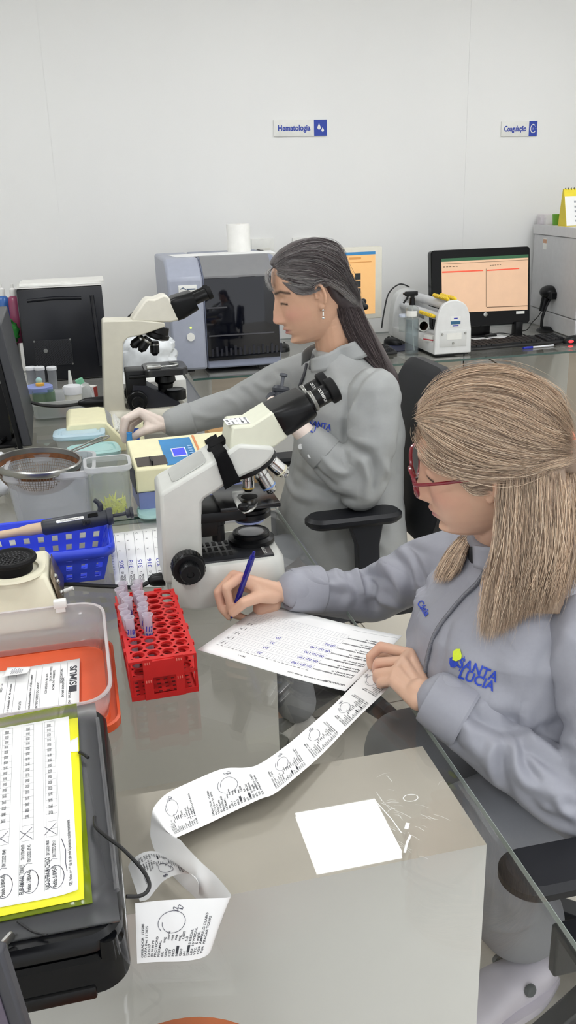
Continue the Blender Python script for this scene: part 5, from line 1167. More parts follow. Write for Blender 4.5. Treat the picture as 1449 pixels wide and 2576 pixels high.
obj('print', mb, M_ink, fo, smooth=0); obj('pen_marks', pn_, mat('pen_dark', '#4b4b5a', .6, var=0), fo, smooth=0)
# elastic cord, zip pull
zc = z1_+.004
tag(obj('elastic_cord', MB().tube(spline([pz(238, 2055, zc), pz(241, 2080, zc+.002), pz(275, 2110, zc+.004), pz(308, 2135, zc+.004), pz(352, 2180, zc), pz(374, 2215, zc-.006), pz(372, 2240, zc-.008), pz(352, 2254, zc-.008), pz(318, 2255, z0+.006)], 8), .0021, 7), M_cable), 'black elastic cord looping over the right edge of the grey folder', 'cord')
tag(obj('elastic_cord', MB().tube(spline([pz(200, 1892, zc+.002), pz(212, 1898, zc+.002), pz(222, 1906, zc+.001)], 6), .0022, 7), M_cable), 'short end of black cord poking out beside the white paper tab', 'cord')
tag(obj('thin_cord', MB().tube(spline([pz(44, 2318, z0+.006), pz(60, 2330, z0+.005), pz(85, 2345, z0+.004), pz(118, 2352, z0+.004)], 6), .0012, 6), M_cable), 'thin black cord under the near edge of the yellow folder', 'cord')
a, b = pz(4, 2380, zU+.006), pz(34, 2348, zU+.010); d = (b-a).normalized()
t = thing('zip_pull', 'silver metal zip pull on the black glossy unit at the left edge', 'zip pull', a)
obj('tab', MB(mat3((a+b)/2, d, (0, 0, 1))).rlev([((b-a).length, .009, .003, -.0015), ((b-a).length, .009, .003, .0015)]), M_steel, t); obj('slider', MB().sph(a-d*.004, (.010, .008, .006), 14, 8), M_steel, t)
# ---- something dark close by at the bottom left: an upright tablet
Yt_ = .56
P = [pY(0, 2395, Yt_), pY(3, 2396, Yt_), pY(68, 2600, Yt_), pY(36, 2600, Yt_)]
e = (P[2]-P[1]); e.normalize()
t = thing('tablet', 'dark tablet standing on edge at the bottom left corner', 'tablet', (P[2].x-.08, Yt_, T+.02))
top, low = P[1], P[1]+e*.16; bk = V(-.95, .3, 0).normalized()
def bar(d0, d1, b0, b1):
    s = V(.3, .95, 0); return [top+bk*b0+s*d0, low+bk*b0+s*d0, low+bk*b1+s*d0, top+bk*b1+s*d0, top+bk*b0+s*d1, low+bk*b0+s*d1, low+bk*b1+s*d1, top+bk*b1+s*d1]
hex_ = bar(0, .012, 0, .15); obj('body', hexa(MB(), hex_), mat('tablet_dark', '#3a3a40', .4), t, bev=.003)
obj('screen', hexa(MB(), [p+V(0, -.0006, 0) for p in bar(-.001, .0, .012, .14)]), mat('tablet_screen', '#5b5262', .3), t)
# ---- orange stool under the near edge of the glass
c = pz(430, 2538, .645)-V(0, .128, 0)
t = thing('stool', 'round orange and brown stool seat below the near glass desk', 'stool', (c.x, c.y, 0))
obj('seat', MB(frame((c.x, c.y, .61))).lathe([(0, 0), (.115, 0), (.122, .012), (.118, .03), (0, .034)], seg=48), mat('stool_orange', '#c8672c', .4, var=.25, scale=7), t)
obj('rim', MB(frame((c.x, c.y, .60))).lathe([(.112, 0), (.125, .004), (.128, .022), (.122, .034), (.114, .02)], seg=48), M_black, t)
for k in range(4):
    a = pi/4+k*pi/2; obj('leg', MB().cyl((c.x+.085*cos(a), c.y+.085*sin(a), .61), (c.x+.12*cos(a), c.y+.12*sin(a), 0), .014, .012, 14), M_black, t)

# ---- red tube rack
M_red = mat('rack_red', '#c5201f', .36, var=.05, scale=40, sss=0)
W, L, H = .108, .258, .070; rz = radians(1.6); o = pz(331, 1768, T+.001); F = frame((o.x+.001, o.y+.004, T), rz)
t = thing('tube_rack', 'red plastic tube rack with two columns of pale tubes', 'rack', F.translation, rz)
NX, NY, RH = 4, 10, .0102
def plate(z, th, holes=True, w=W, l=L, n=16):
    mb = MB(F); mx, my = .006, .008; px, py = (w-2*mx)/NX, (l-2*my)/NY
    def sq(k, cx, cy, hx, hy):
        a = 2*pi*(k+.5)/n; c, s = cos(a), sin(a); q = 1/max(abs(c), abs(s)); return (cx+hx*c*q, cy+hy*s*q)
    for i in range(NX):
        for j in range(NY):
            cx, cy = mx+px*(i+.5), my+py*(j+.5)
            O = [sq(k, cx, cy, px/2, py/2) for k in range(n)]; I = [(cx+RH*cos(2*pi*(k+.5)/n), cy+RH*sin(2*pi*(k+.5)/n)) for k in range(n)]
            R = [[mb.v((x, y, zz)) for x, y in P] for P, zz in ((O, z), (I, z), (I, z-th), (O, z-th))]
            for a, b in ((0, 1), (1, 2), (2, 3)):
                for k in range(n): mb.f((R[a][k], R[a][(k+1) % n], R[b][(k+1) % n], R[b][k]))
    for lo, hi in (((0, 0, z-th), (w, my, z)), ((0, l-my, z-th), (w, l, z)), ((0, my, z-th), (mx, l-my, z)), ((w-mx, my, z-th), (w, l-my, z))): mb.box2(lo, hi)
    return mb
mb = plate(H, .0035); mb.box2((0, 0, H-.008), (.0025, L, H-.003)).box2((W-.0025, 0, H-.008), (W, L, H-.003))
for y in (.04, .10, .16, .22): mb.box2((-.003, y, H-.007), (0, y+.012, H-.001)).box2((W, y, H-.007), (W+.003, y+.012, H-.001))
obj('top_plate', mb, M_red, t, smooth=30)
obj('middle_plate', plate(.040, .003), M_red, t, smooth=30)
mb = MB(F).box2((0, 0, .001), (W, L, .004)); mb.box2((0, 0, .001), (.003, L, .010)).box2((W-.003, 0, .001), (W, L, .010)).box2((0, -.002, .001), (W, .001, .010))
b_ = obj('bottom_plate', mb, M_red, t)
mb = MB(F)
for i in range(8):
    for j in range(20): mb.box((.012+i*.012, .012+j*.0122, .0044), (.0055, .0026, .0008))
obj('drain_slots', mb, mat('slot_dark_red', '#5a1110', .6, var=0), b_, smooth=0)
def endp(y0, y1):
    mb = MB(F); x0, x1 = .022, .086
    mb.box2((x0, y0, .001), (x0+.014, y1, H+.003)).box2((x1-.014, y0, .001), (x1, y1, H+.003)).box2((x0+.014, y0, .040), (x1-.014, y1, H-.001)).box2((x0+.014, y0, .001), (x1-.014, y1, .010))
    return mb
for y0, y1 in ((-.0045, .0), (L, L+.0045)):
    e = obj('end_panel', endp(y0, y1), M_red, t)
    if y0 < 0:
        mb = MB(F)
        for x, z in ((.029, .066), (.079, .066), (.029, .034), (.079, .034)):
            for dx in (-.0035, .0, .0035): mb.box((x+dx, y0-.0003, z), (.0014, .001, .004))
        obj('moulded_marks', mb, mat('mark_pale', '#e07a6c', .5), e, smooth=0)
for x in (.0, W-.004):
    for y in (.0, L*.5, L-.006): obj('side_post', MB(F).box2((x, y, .004), (x+.004, y+.006, H-.003)), M_red, t)
# tubes
M_tube = clear('tube_plastic', '#f6f4f8', .42, '#f2eef6', .15)
nums = {(0, 0): ('318', '179'), (1, 0): ('117', '353'), (0, 3): ('218', ''), (0, 2): ('9b', ''), (0, 6): ('31', ''), (1, 1): ('109', '21'), (0, 1): ('14', ''), (1, 4): ('12', '4'), (1, 5): ('86', '')}
mx, my = .006, .008; px_, py_ = (W-2*mx)/NX, (L-2*my)/NY; rs = random.Random(9); proto = None
def tube_mesh():
    return [(0, .0), (.0045, .0005), (.0068, .012), (.0078, .092), (.0094, .0945), (.0094, .097), (.0084, .097), (.0072, .092), (.0062, .014), (.004, .004), (0, .0035)]
ordn = ('nearest', 'second', 'third', 'fourth', 'fifth', 'sixth', 'farthest')
for i in range(2):
    for k in range(7):
        x, y = mx+px_*(i+.5), my+py_*(k+3+.5); ti, tj = rs.uniform(-.07, .05)-.04*(1-i), rs.uniform(-.06, .03)
        B = F @ Matrix.Translation((x, y, .0062)) @ Matrix.Rotation(ti, 4, 'Y') @ Matrix.Rotation(tj, 4, 'X')
        lab = 'pale plastic tube, %s in the %s column of the red rack' % (ordn[k], ('left', 'right')[i])
        if proto is None:
            tt = proto = thing('test_tube', lab, 'tube', (0, 0, 0), 0, 'pale tubes in the red rack')
            obj('tube_body', MB().lathe(tube_mesh(), seg=28), M_tube, tt)
        else: tt = proto.copy(); COL.objects.link(tt); tt['label'] = lab; [setattr(c_, 'parent', tt) or COL.objects.link(c_) for c_ in [[q for q in proto.children if q.name.startswith('tube_body')][0].copy()]]
        tt.matrix_basis = B
        s = nums.get((i, k))
        if s:
            mb = MB(); r = .0079
            for q, tx in enumerate(s):
                if tx:
                    fnn = lambda v: Vector((r*sin(v.x/r+(.1 if i else -.1)), -r*cos(v.x/r+(.1 if i else -.1)), v.y))
                    add_text(mb, tx, .0125, Matrix.Translation((0, .072-q*.013, 0)) @ Matrix.Rotation(-.12, 4, 'Z'), fn=fnn, bold=.0004, squeeze=.75)
            bm_ = mb.bm; me = bpy.data.meshes.new('handwriting'); bm_.to_mesh(me); bm_.free(); ho = link_mesh('handwriting', me, mat('marker_blue', '#27309a', .5, var=0), tt, 0)
# ---- form behind the rack, next to the microscope
q = [pz(*p, T) for p in ((291, 1478), (412, 1478), (397, 1328), (273, 1345))]
so, f = sheet_at('form_sheet', 'handwritten form lying between the blue basket and the white microscope', q, T+.0012)
mb = MB(); ink = MB()
for k in range(5):
    u = .12+k*.19; line_uv(mb, f, u, .03, u, .97, .006)
    for r in range(3): text_uv(mb, f, ('amostra', 'lote nº 12', 'coleta')[r], .05, u+.03+r*.035, .02+r*.03, 90, .001, 1.2)
    text_uv(ink, f, ('305', '318', '315', '316', '322')[k], .10, u+.07, .30, 90, .001, 1.2)
    for v in (.62, .8, .93): text_uv(mb, f, str(3+k), .05, u+.06, v, 90, .0, 1.2)
for k in range(14): text_uv(mb, f, '0', .04, .02, .28+k*.05, 90, 0, 1.2)
obj('print', mb, M_ink, so, smooth=0); obj('handwriting', ink, M_inkblue, so, smooth=0)
# ---- A4 record sheet
A = pz(497, 1637); ux = (pz(862, 1745)-A).normalized(); uy = Vector((-ux.y, ux.x, 0))
C4 = [A, A+ux*.297, A+ux*.297+uy*.21, A+uy*.21]
so, f = sheet_at('record_sheet', 'white urinalysis record sheet being filled in with the blue pen', C4, T+.0016, n=18, curl=lambda u, v: .007*max(0, u-.6)**2*4+.004*max(0, v-.75)**2*10)
mb = MB(); ink = MB(); gl = MB(); as2 = .21/.297
text_uv(mb, f, 'URINANÁLISE', .030, .97, .075, 180, .0010, as2)
text_uv(mb, f, 'Relatório de trabalho  Período 11/12', .024, .86, .065, 180, .0007, as2); text_uv(mb, f, 'Página 1', .022, .30, .09, 180, .0007, as2)
for r in range(7):
    v = .17+r*.098
    for k in range(31): u = .06+k*.0215; line_uv(gl, f, u, v+.012, u, v+.078, .0012)
    line_uv(gl, f, .06, v+.012, .71, v+.012, .0014); line_uv(gl, f, .06, v+.078, .71, v+.078, .0014)
    for k in range(2): text_uv(mb, f, ('JOSE ALMEIDA PEREIRA', 'Pedido 318042 - 01')[k], .026, .965, v+.030+k*.034, 180, .0008, as2)
    text_uv(mb, f, '11/12/2025', .024, .79, v+.03, 180, .0007, as2)
    if r < 5:
        text_uv(ink, f, ('05-02-190', '05-02-190', '05-02-190', '05-02-190', '50 02')[r], .046, .70, v+.045, 180, .0006, as2); text_uv(ink, f, '20', .046, .36, v+.042, 180, .0006, as2) if r < 4 else None
        text_uv(mb, f, '1.7', .05, .11, v+.042, 180, .0006, as2)
for k in range(24): text_uv(mb, f, ('cor', 'pH', 'asp', 'den')[k % 4], .018, .70-k*.027, .155, 180, .0004, as2)
line_uv(mb, f, .68, .93, .99, .945, .002)
obj('print', mb, M_ink, so, smooth=0); obj('grid_lines', gl, M_inkgrey, so, smooth=0); obj('handwriting', ink, M_inkblue, so, smooth=0)

# ---- long printer strip
def second_edge(a, bx, by, w=.057):
    """point on the ray of (bx,by) at distance w from a, nearer root"""
    d = ray(bx, by).normalized(); q = CAMPOS-a; bb = q.dot(d); cc = q.dot(q)-w*w; D = bb*bb-cc
    return CAMPOS+d*(-bb-(sqrt(D) if D > 0 else 0))
zs = T+.0012
def zedge(p, z): return pz(*p, z)
ST = [ # lower edge, upper edge of the strip along its length
 (zedge((1000, 1705), T+.006), zedge((948, 1650), T+.006)),
 (zedge((968, 1740), T+.005), zedge((905, 1705), T+.005)),
 (zedge((890, 1815), T+.004), zedge((840, 1772), T+.004)),
 (zedge((815, 1893), T+.006), zedge((765, 1838), T+.006)),
 (zedge((742, 1957), T+.012), zedge((706, 1886), T+.012)),
 (zedge((690, 1997), T+.016), zedge((652, 1922), T+.016)),
 (zedge((655, 2010), T+.017), zedge((617, 1931), T+.017)),
 (zedge((590, 2040), T+.012), zedge((560, 1934), T+.012)),
 (zedge((520, 2074), T+.010), zedge((490, 1962), T+.011)),
 (zedge((468, 2097), T+.014), zedge((425, 1993), T+.020)),
 (zedge((444, 2108), T+.026), zedge((395, 2020), T+.030)),
 (pz(452, 2114, T+.036)+V(-.004, -.002, 0), zedge((383, 2042), T+.030)),
 (pz(452, 2112, T+.046), zedge((379, 2075), T+.012)),
 (pz(472, 2134, T+.050), zedge((380, 2112), T+.002)),
 (pz(505, 2168, T+.052), zedge((402, 2165), T+.0015)),
 (pz(540, 2200, T+.054), zedge((450, 2220), T+.0015)),
 (pz(568, 2232, T+.056), zedge((500, 2268), T+.0015)),
 (pz(581, 2252, T+.057), zedge((538, 2330), T+.0015)),
 (pz(574, 2258, T+.057), zedge((533, 2385), T+.001)),
 (pz(552, 2259, T+.057), zedge((512, 2408), T+.001)),
 (pz(490, 2261, T+.057), zedge((460, 2418), T+.001)),
 (pz(410, 2265, T+.057), zedge((390, 2420), T+.001)),
 (pz(340, 2272, T+.056), zedge((345, 2424), T+.001)),
]
def strip_surface(ST, n=6):
    A = spline([s[0] for s in ST], n); B = spline([s[1] for s in ST], n); return A, B
def build_strip(name, label, ST, seed, flip, nrec, roll=None, back=None):
    A, B = strip_surface(ST); N = len(A); M = 7
    t = thing(name, label, 'printer strip', ST[0][0])
    mb = MB(); mb.grid(lambda u, v: A[round(u*(N-1))].lerp(B[round(u*(N-1))], v), N, M); obj('paper_strip', mb, M_paper, t, smooth=180)
    cum = [0.]
    for i in range(N-1): cum.append(cum[-1]+((A[i]+B[i])/2-(A[i+1]+B[i+1])/2).length)
    Ltot = cum[-1]; s_roll = cum[roll*6] if roll else 0.; s_back = cum[back*6] if back else 0.
    def S(s, v, h, fl=1):
        s = min(max(s, 0), Ltot-1e-6); i = max(k for k in range(N) if cum[k] <= s); i = min(i, N-2); f = (s-cum[i])/max(cum[i+1]-cum[i], 1e-9)
        a = A[i].lerp(A[i+1], f); b = B[i].lerp(B[i+1], f); p = a.lerp(b, v)
        n = ((A[i+1]+B[i+1])-(A[i]+B[i])).cross(b-a).normalized()*flip*fl; return p+n*h
    pr = MB(); pen = MB(); rs = random.Random(seed); wd = .057
    LN = ['OPERADOR  153580', 'DATA Dec 11 2025', '10:25:17', 'ID 318179', 'PROTECAO', 'NORMAL', 'BIL        neg', 'URO        norm', 'CET        neg', 'PRO        neg', 'NIT        neg', 'GLU        1.020', 'pH         5.0', 'DEN   5 RBC/uL', 'LEU  10 WBC/uL', 'VTC   5 mg/dL', 'COR  AMARELO CLARO', 'TUR  APAGAR TODAS']
    for r in range(nrec):
        s0 = .012+r*Ltot/nrec
        for k, l in enumerate(LN):
            s = s0+k*.0040
            near = s < s_roll        # the flat run shows its printed upper side, the last fold its printed outer side
            q0 = (lambda v: .05+v) if near else (lambda v: .95-v)
            se = s0+len(LN)*.0040-k*.0040
            if not (.004 < se < Ltot-.004) or s_roll < se < s_back or (near != (se < s_roll)): continue
            add_text(pr, l, .0036, Matrix.Translation((.002, 0, 0)), fn=lambda v: S(se+v.y, q0(v.x/wd), .0004, -1 if near else 1), bold=.00006, align='LEFT')
            if k in (10, 13) and rs.random() < .8:
                for q in range(4): add_text(pr, '■', .004, Matrix.Identity(4), fn=lambda v, q=q: S(se+v.y, q0(.12+q*.02+v.x/wd), .0004, -1 if near else 1))
        c, cv = s0+.04, .62+rs.uniform(-.05, .05)
        fl = -1 if c < s_roll else 1
        if c+.03 < Ltot and not s_roll < c < s_back:
            cv = cv if fl < 0 else 1-cv
            pts = [S(c+.013*cos(q)+.004*q/6, cv+.20*sin(q)*.9, .0006, fl) for q in [k*.3 for k in range(25)]]; i_n = ((pts[0]-pts[8]).cross(pts[4]-pts[12])).normalized()
            for p, q in zip(pts[:-1], pts[1:]):
                d = (q-p).cross(i_n).normalized()*.00028; pen.f([pen.v(x) for x in (p-d, p+d, q+d, q-d)])
            pts = [S(c-.006+.004*sin(q*2.1)+q*.0016, (lambda z: z if fl < 0 else 1-z)(.90-.06*abs(cos(q*1.3))+.02*sin(q)), .0006, fl) for q in [k*.3 for k in range(20)]]
            for p, q in zip(pts[:-1], pts[1:]):
                d = (q-p).cross(i_n).normalized()*.00028; pen.f([pen.v(x) for x in (p-d, p+d, q+d, q-d)])
    st = [c for c in t.children][0] if t.children else t
    obj('print', pr, M_ink, t, smooth=0); obj('pen_marks', pen, mat('pen_dark', '#4b4b5a', .6, var=0), t, smooth=0)
    return t
SK = ()
build_strip('printer_strip', 'long folded strip of printed results running from the hand across the glass', ST, 4, 1, 9, 10, 17)
ST2 = [
 (zedge((352, 2268), T+.002), zedge((322, 2180), T+.010)),
 (pz(372, 2262, T+.004), zedge((335, 2160), T+.018)),
 (pz(392, 2238, T+.014), zedge((362, 2144), T+.030)),
 (pz(412, 2216, T+.026), zedge((392, 2142), T+.040)),
 (pz(440, 2202, T+.036), zedge((428, 2160), T+.050)),
 (pz(472, 2198, T+.040), zedge((462, 2186), T+.054)),
 (pz(492, 2206, T+.030), zedge((490, 2208), T+.050)),
 (pz(502, 2225, T+.012), zedge((500, 2226), T+.040)),
 (pz(498, 2250, T+.002), zedge((500, 2246), T+.030)),
]
build_strip('printer_strip', 'short curled loop of printed strip lying behind the front fold', ST2, 8, 1, 2)
# ================================================================ people: tools
from mathutils.bvhtree import BVHTree
def nparr(me):
    n = len(me.vertices); a = np.empty(n*3, np.float32); me.vertices.foreach_get('co', a); return a.reshape(-1, 3).astype(float)
def npset(me, a): me.vertices.foreach_set('co', a.astype(np.float32).ravel()); me.update()
def fuse(mb, voxel, smooth=4, fac=.5):
    """union of overlapping pieces as one continuous smooth surface"""
    bmesh.ops.recalc_face_normals(mb.bm, faces=mb.bm.faces)
    me = bpy.data.meshes.new('tmp'); mb.bm.to_mesh(me); mb.bm.free(); o = bpy.data.objects.new('tmp', me); COL.objects.link(o)
    r = o.modifiers.new('r', 'REMESH'); r.mode = 'VOXEL'; r.voxel_size = voxel; r.adaptivity = 0
    if smooth: s = o.modifiers.new('s', 'SMOOTH'); s.factor = fac; s.iterations = smooth
    dg = bpy.context.evaluated_depsgraph_get(); out = bpy.data.meshes.new_from_object(o.evaluated_get(dg))
    bpy.data.objects.remove(o); bpy.data.meshes.remove(me); return out
def subd(me): # finer mesh for the folds
    o = bpy.data.objects.new('t', me); COL.objects.link(o); m_ = o.modifiers.new('s', 'SUBSURF'); m_.levels = 1; dg = bpy.context.evaluated_depsgraph_get(); r = bpy.data.meshes.new_from_object(o.evaluated_get(dg)); bpy.data.objects.remove(o); return r
def join_meshes(*ms):
    bm = bmesh.new()
    for m_ in ms: bm.from_mesh(m_); bpy.data.meshes.remove(m_)
    out = bpy.data.meshes.new('joined'); bm.to_mesh(out); bm.free(); return out
def bvh_of(me): return BVHTree.FromPolygons([v.co.copy() for v in me.vertices], [tuple(p.vertices) for p in me.polygons])
def hit(bv, px, py, off=0., guess=1.5):
    d = ray(px, py).normalized(); p, n, i, ds = bv.ray_cast(CAMPOS, d)
    if p is None:
        p, n, i, ds = bv.find_nearest(CAMPOS+d*guess)
    return p + n*off
def limb(mb, pts, radii, seg=16):
    """tapered limb through joints with rounded ends"""
    P = [Vector(p) for p in pts]
    for i in range(len(P)-1): mb.cyl(P[i], P[i+1], radii[i], radii[i+1], seg)
    for p, r in zip(P, radii): mb.sph(p, r, seg, 8)
    return mb
def rings(mb, R, n=32, e=2.3):
    """rings: (centre, x axis, y axis, half x, half y)"""
    out = []
    for c, ax, ay, a, b in R:
        c = Vector(c); ring = []
        for k in range(n):
            t = 2*pi*k/n; cs, sn = cos(t), sin(t)
            ring.append(c + Vector(ax)*(a*math.copysign(abs(cs)**(2/e), cs)) + Vector(ay)*(b*math.copysign(abs(sn)**(2/e), sn)))
        out.append(ring)
    return mb.loft(out)
def folds(me, specs, guess=1.5, smooth=1, crumple=.0):
    """raise or press cloth folds along lines: (photo points, width, height)"""
    bv = bvh_of(me); co = nparr(me); nr = np.empty(len(co)*3, np.float32); me.vertices.foreach_get('normal', nr); nr = nr.reshape(-1, 3)
    dis = np.zeros(len(co))
    for pts, w, a in specs:
        L = np.array([tuple(hit(bv, *q, guess=guess)) for q in [(v.x, v.y) for v in spline([(x, y, 0) for x, y in pts], 5)]])
        lo, hi = L.min(0)-3*w, L.max(0)+3*w
        idx = np.where(((co > lo) & (co < hi)).all(1))[0]; C = co[idx]; best = np.full(len(idx), 1e9); tt = np.zeros(len(idx))
        n = len(L)-1
        for k in range(n):
            A, d = L[k], L[k+1]-L[k]; q = max(d @ d, 1e-12); t = np.clip(((C-A) @ d)/q, 0, 1); ds = ((C-(A+t[:, None]*d))**2).sum(1)
            m_ = ds < best; best[m_] = ds[m_]; tt[m_] = (k+t[m_])/n
        r = np.sqrt(best)/w; tap = np.sqrt(np.clip(np.sin(np.clip(tt, .02, .98)*pi), 0, 1))
        dis[idx] += a*tap*(np.exp(-r*r)-.45*np.exp(-(r/2.1)**2))
    if crumple:
        N_ = mnoise.noise
        dis += crumple*np.array([N_((x*13, y_*13, z*20))+.6*N_((x*27+5, y_*27, z*34)) for x, y_, z in co])
    npset(me, co+nr*dis[:, None])
def person_part(name, me, material, P, smooth=180):
    me.transform(wm(P).inverted()); o = link_mesh(name, me, material, P, smooth); return o
def interp(x, xs, ys): return np.interp(x, xs, ys)
HZ = [-.119, -.112, -.100, -.085, -.070, -.055, -.030, 0, .030, .060, .085, .105, .118, .125]
HF = [.040, .074, .088, .087, .091, .093, .092, .091, .094, .092, .082, .062, .036, .004]
HB = [-.005, -.016, -.028, -.042, -.056, -.070, -.086, -.096, -.100, -.098, -.088, -.068, -.040, -.004]
HW = [.012, .028, .040, .050, .057, .062, .068, .072, .0745, .074, .067, .051, .030, .003]
def head_surface(nose=1., hump=0., off=0.):
    g = lambda q, c, s: math.exp(-((q-c)/s)**2)
    def f(u, v):
        z = -.119+.244*v; th = u*2*pi; cs, sn = cos(th), sin(th); e = 2/2.35
        fx, bx, w = interp(z, HZ, HF), interp(z, HZ, HB), interp(z, HZ, HW)
        x = (fx if cs > 0 else -bx)*math.copysign(abs(cs)**e, cs); y = w*math.copysign(abs(sn)**e, sn)
        if cs > 0 and off == 0:
            N = interp(z, [-.054, -.048, -.040, -.032, -.015, .005, .022, .034], [0, .010, .024, .027, .019, .010, .003, 0])*nose
            N += hump*g(z, -.002, .016)
            sg = interp(z, [-.05, -.035, 0, .025], [.013, .0115, .008, .007])
            dx = N*math.exp(-abs(y/sg)**2.2)
            ay = abs(y)
            dx += .007*nose*g(ay, .0135, .0065)*g(z, -.039, .007)
            dx += -.011*g(ay, .030, .014)*g(z, .019, .011) + .0075*g(ay, .031, .011)*g(z, .013, .0075)
            dx += .0035*g(z, .036, .009)*g(ay, .025, .028) + .004*g(ay, .042, .018)*g(z, -.026, .018)
            dx += .0105*g(z, -.0615, .0055)*g(ay, 0, .019) + .0095*g(z, -.0735, .006)*g(ay, 0, .017) - .0055*g(z, -.0672, .0022)*g(ay, 0, .023)
            dx += -.004*g(z, -.085, .006)*g(ay, 0, .022) + .007*g(z, -.101, .010)*g(ay, 0, .020)
            x += dx
        k = 1.
        return (x+off*cs, y+off*sn, z+off*max(0, z)/.125)
    return f
def head_frame(az, p, r, c, s=1.):
    az, p, r = radians(az), radians(p), radians(r)
    f = Vector((cos(az)*cos(p), sin(az)*cos(p), -sin(p))); l = Vector((-sin(az), cos(az), 0)); u = f.cross(l)
    l2 = cos(r)*l+sin(r)*u; u2 = f.cross(l2); M = Matrix.Identity(4)
    for i in range(3): M[i][0], M[i][1], M[i][2], M[i][3] = f[i]*s, l2[i]*s, u2[i]*s, c[i]
    return M
def add_ear(mb, H, side, s=1.):
    R = H @ Matrix.Translation((-.008, side*.0745, .0)) @ Matrix.Rotation(radians(-side*30), 4, 'Z') @ Matrix.Rotation(radians(-8), 4, 'Y')
    m2 = MB(R); m2.sph((0, side*.003, 0), (.013*s, .0035, .026*s), 16, 10)
    rim = [(.012*s*cos(a)*(1 if a < 2.2 else .9), side*(.009+.004*sin(a)), .004+.027*s*sin(a)) for a in [radians(q) for q in range(-20, 250, 15)]]
    m2.tube(rim, .0044, 8); m2.sph((.004, side*.003, -.026*s), (.0085, .006, .0095), 12, 8); m2.tube([(.004, side*.005, .012), (-.002, side*.006, 0), (.002, side*.005, -.012)], .0032, 8)
    me = bpy.data.meshes.new('e'); m2.bm.to_mesh(me); mb.bm.from_mesh(me); bpy.data.meshes.remove(me); m2.bm.free()
def hand(mb, wrist, fingers, thumb, s=1., r0=.0092):
    """palm, four separate fingers (MCP, PIP, DIP, tip), thumb (CMC, MCP, IP, tip)"""
    W = Vector(wrist)
    for k, F in enumerate(fingers):
        q = s*(1, 1.02, .97, .84)[k]; limb(mb, F, [r0*1.12*q, r0*q, r0*.86*q, r0*.74*q], 12)
    mc = [Vector(F[0]) for F in fingers]
    for a, b in zip(mc[:-1], mc[1:]): limb(mb, [a, b], [.0105*s, .0105*s], 10)
    for k, m_ in enumerate(mc): limb(mb, [W.lerp(mc[1], .0)+(m_-mc[1])*.35, m_], [.0155*s, .0108*s], 12)
    T_ = [Vector(q) for q in thumb]; limb(mb, T_, [.0135*s, .0125*s, .0108*s, .0088*s], 12)
    limb(mb, [W, T_[0], mc[0]], [.016*s, .0135*s, .011*s], 12); limb(mb, [T_[1], mc[0].lerp(W, .35)], [.0095*s, .012*s], 10)
    return mb
def colour_attr(me, col):
    a = me.color_attributes.new('Col', 'FLOAT_COLOR', 'POINT'); a.data.foreach_set('color', np.concatenate([col, np.ones((len(col), 1))], 1).astype(np.float32).ravel())
def skin_colours(me, H, base, lips, brow, blush, hands=(), nails=(), lash='#2a1d18'):
    co = nparr(me); Hi = np.array(H.inverted()); L = co @ Hi[:3, :3].T + Hi[:3, 3]; x, y, z = L.T; ay = np.abs(y)
    col = np.tile(np.array(lin(base)), (len(co), 1)); g = lambda q, c, s: np.exp(-((q-c)/s)**2)
    def mixin(c, w): nonlocal col; w = np.clip(w, 0, 1)[:, None]; col = col*(1-w)+np.array(lin(c))*w
    face = (x > .03) & (np.abs(z) < .13) & (ay < .09)
    mixin(blush, face*(.55*g(ay, .045, .022)*g(z, -.025, .022)+.4*g(ay, 0, .015)*g(z, -.035, .014)))
    mixin(lips, face*(x > .085)*1.3*g(z, -.0672, .0105)**2*np.clip(1.15-ay/.024, 0, 1))
    arch = .034+.006*np.clip((ay-.015)/.03, 0, 1)-.010*np.clip((ay-.042)/.02, 0, 1)
    mixin(brow, face*(x > .05)*g(z, arch, .0042)*((ay > .010) & (ay < .060)))
    mixin(lash, face*(x > .06)*1.2*g(z, .0075-.003*np.clip((ay-.03)/.012, -1, 1)**2, .0028)*((ay > .017) & (ay < .046)))
    for c, r in hands:
        d = np.linalg.norm(co-np.array(c), axis=1); mixin(blush, .5*np.exp(-(d/r)**2))
    for c, r in nails:
        d = np.linalg.norm(co-np.array(c), axis=1); mixin('#e9c3b4', .9*(d < r))
    colour_attr(me, col); return L
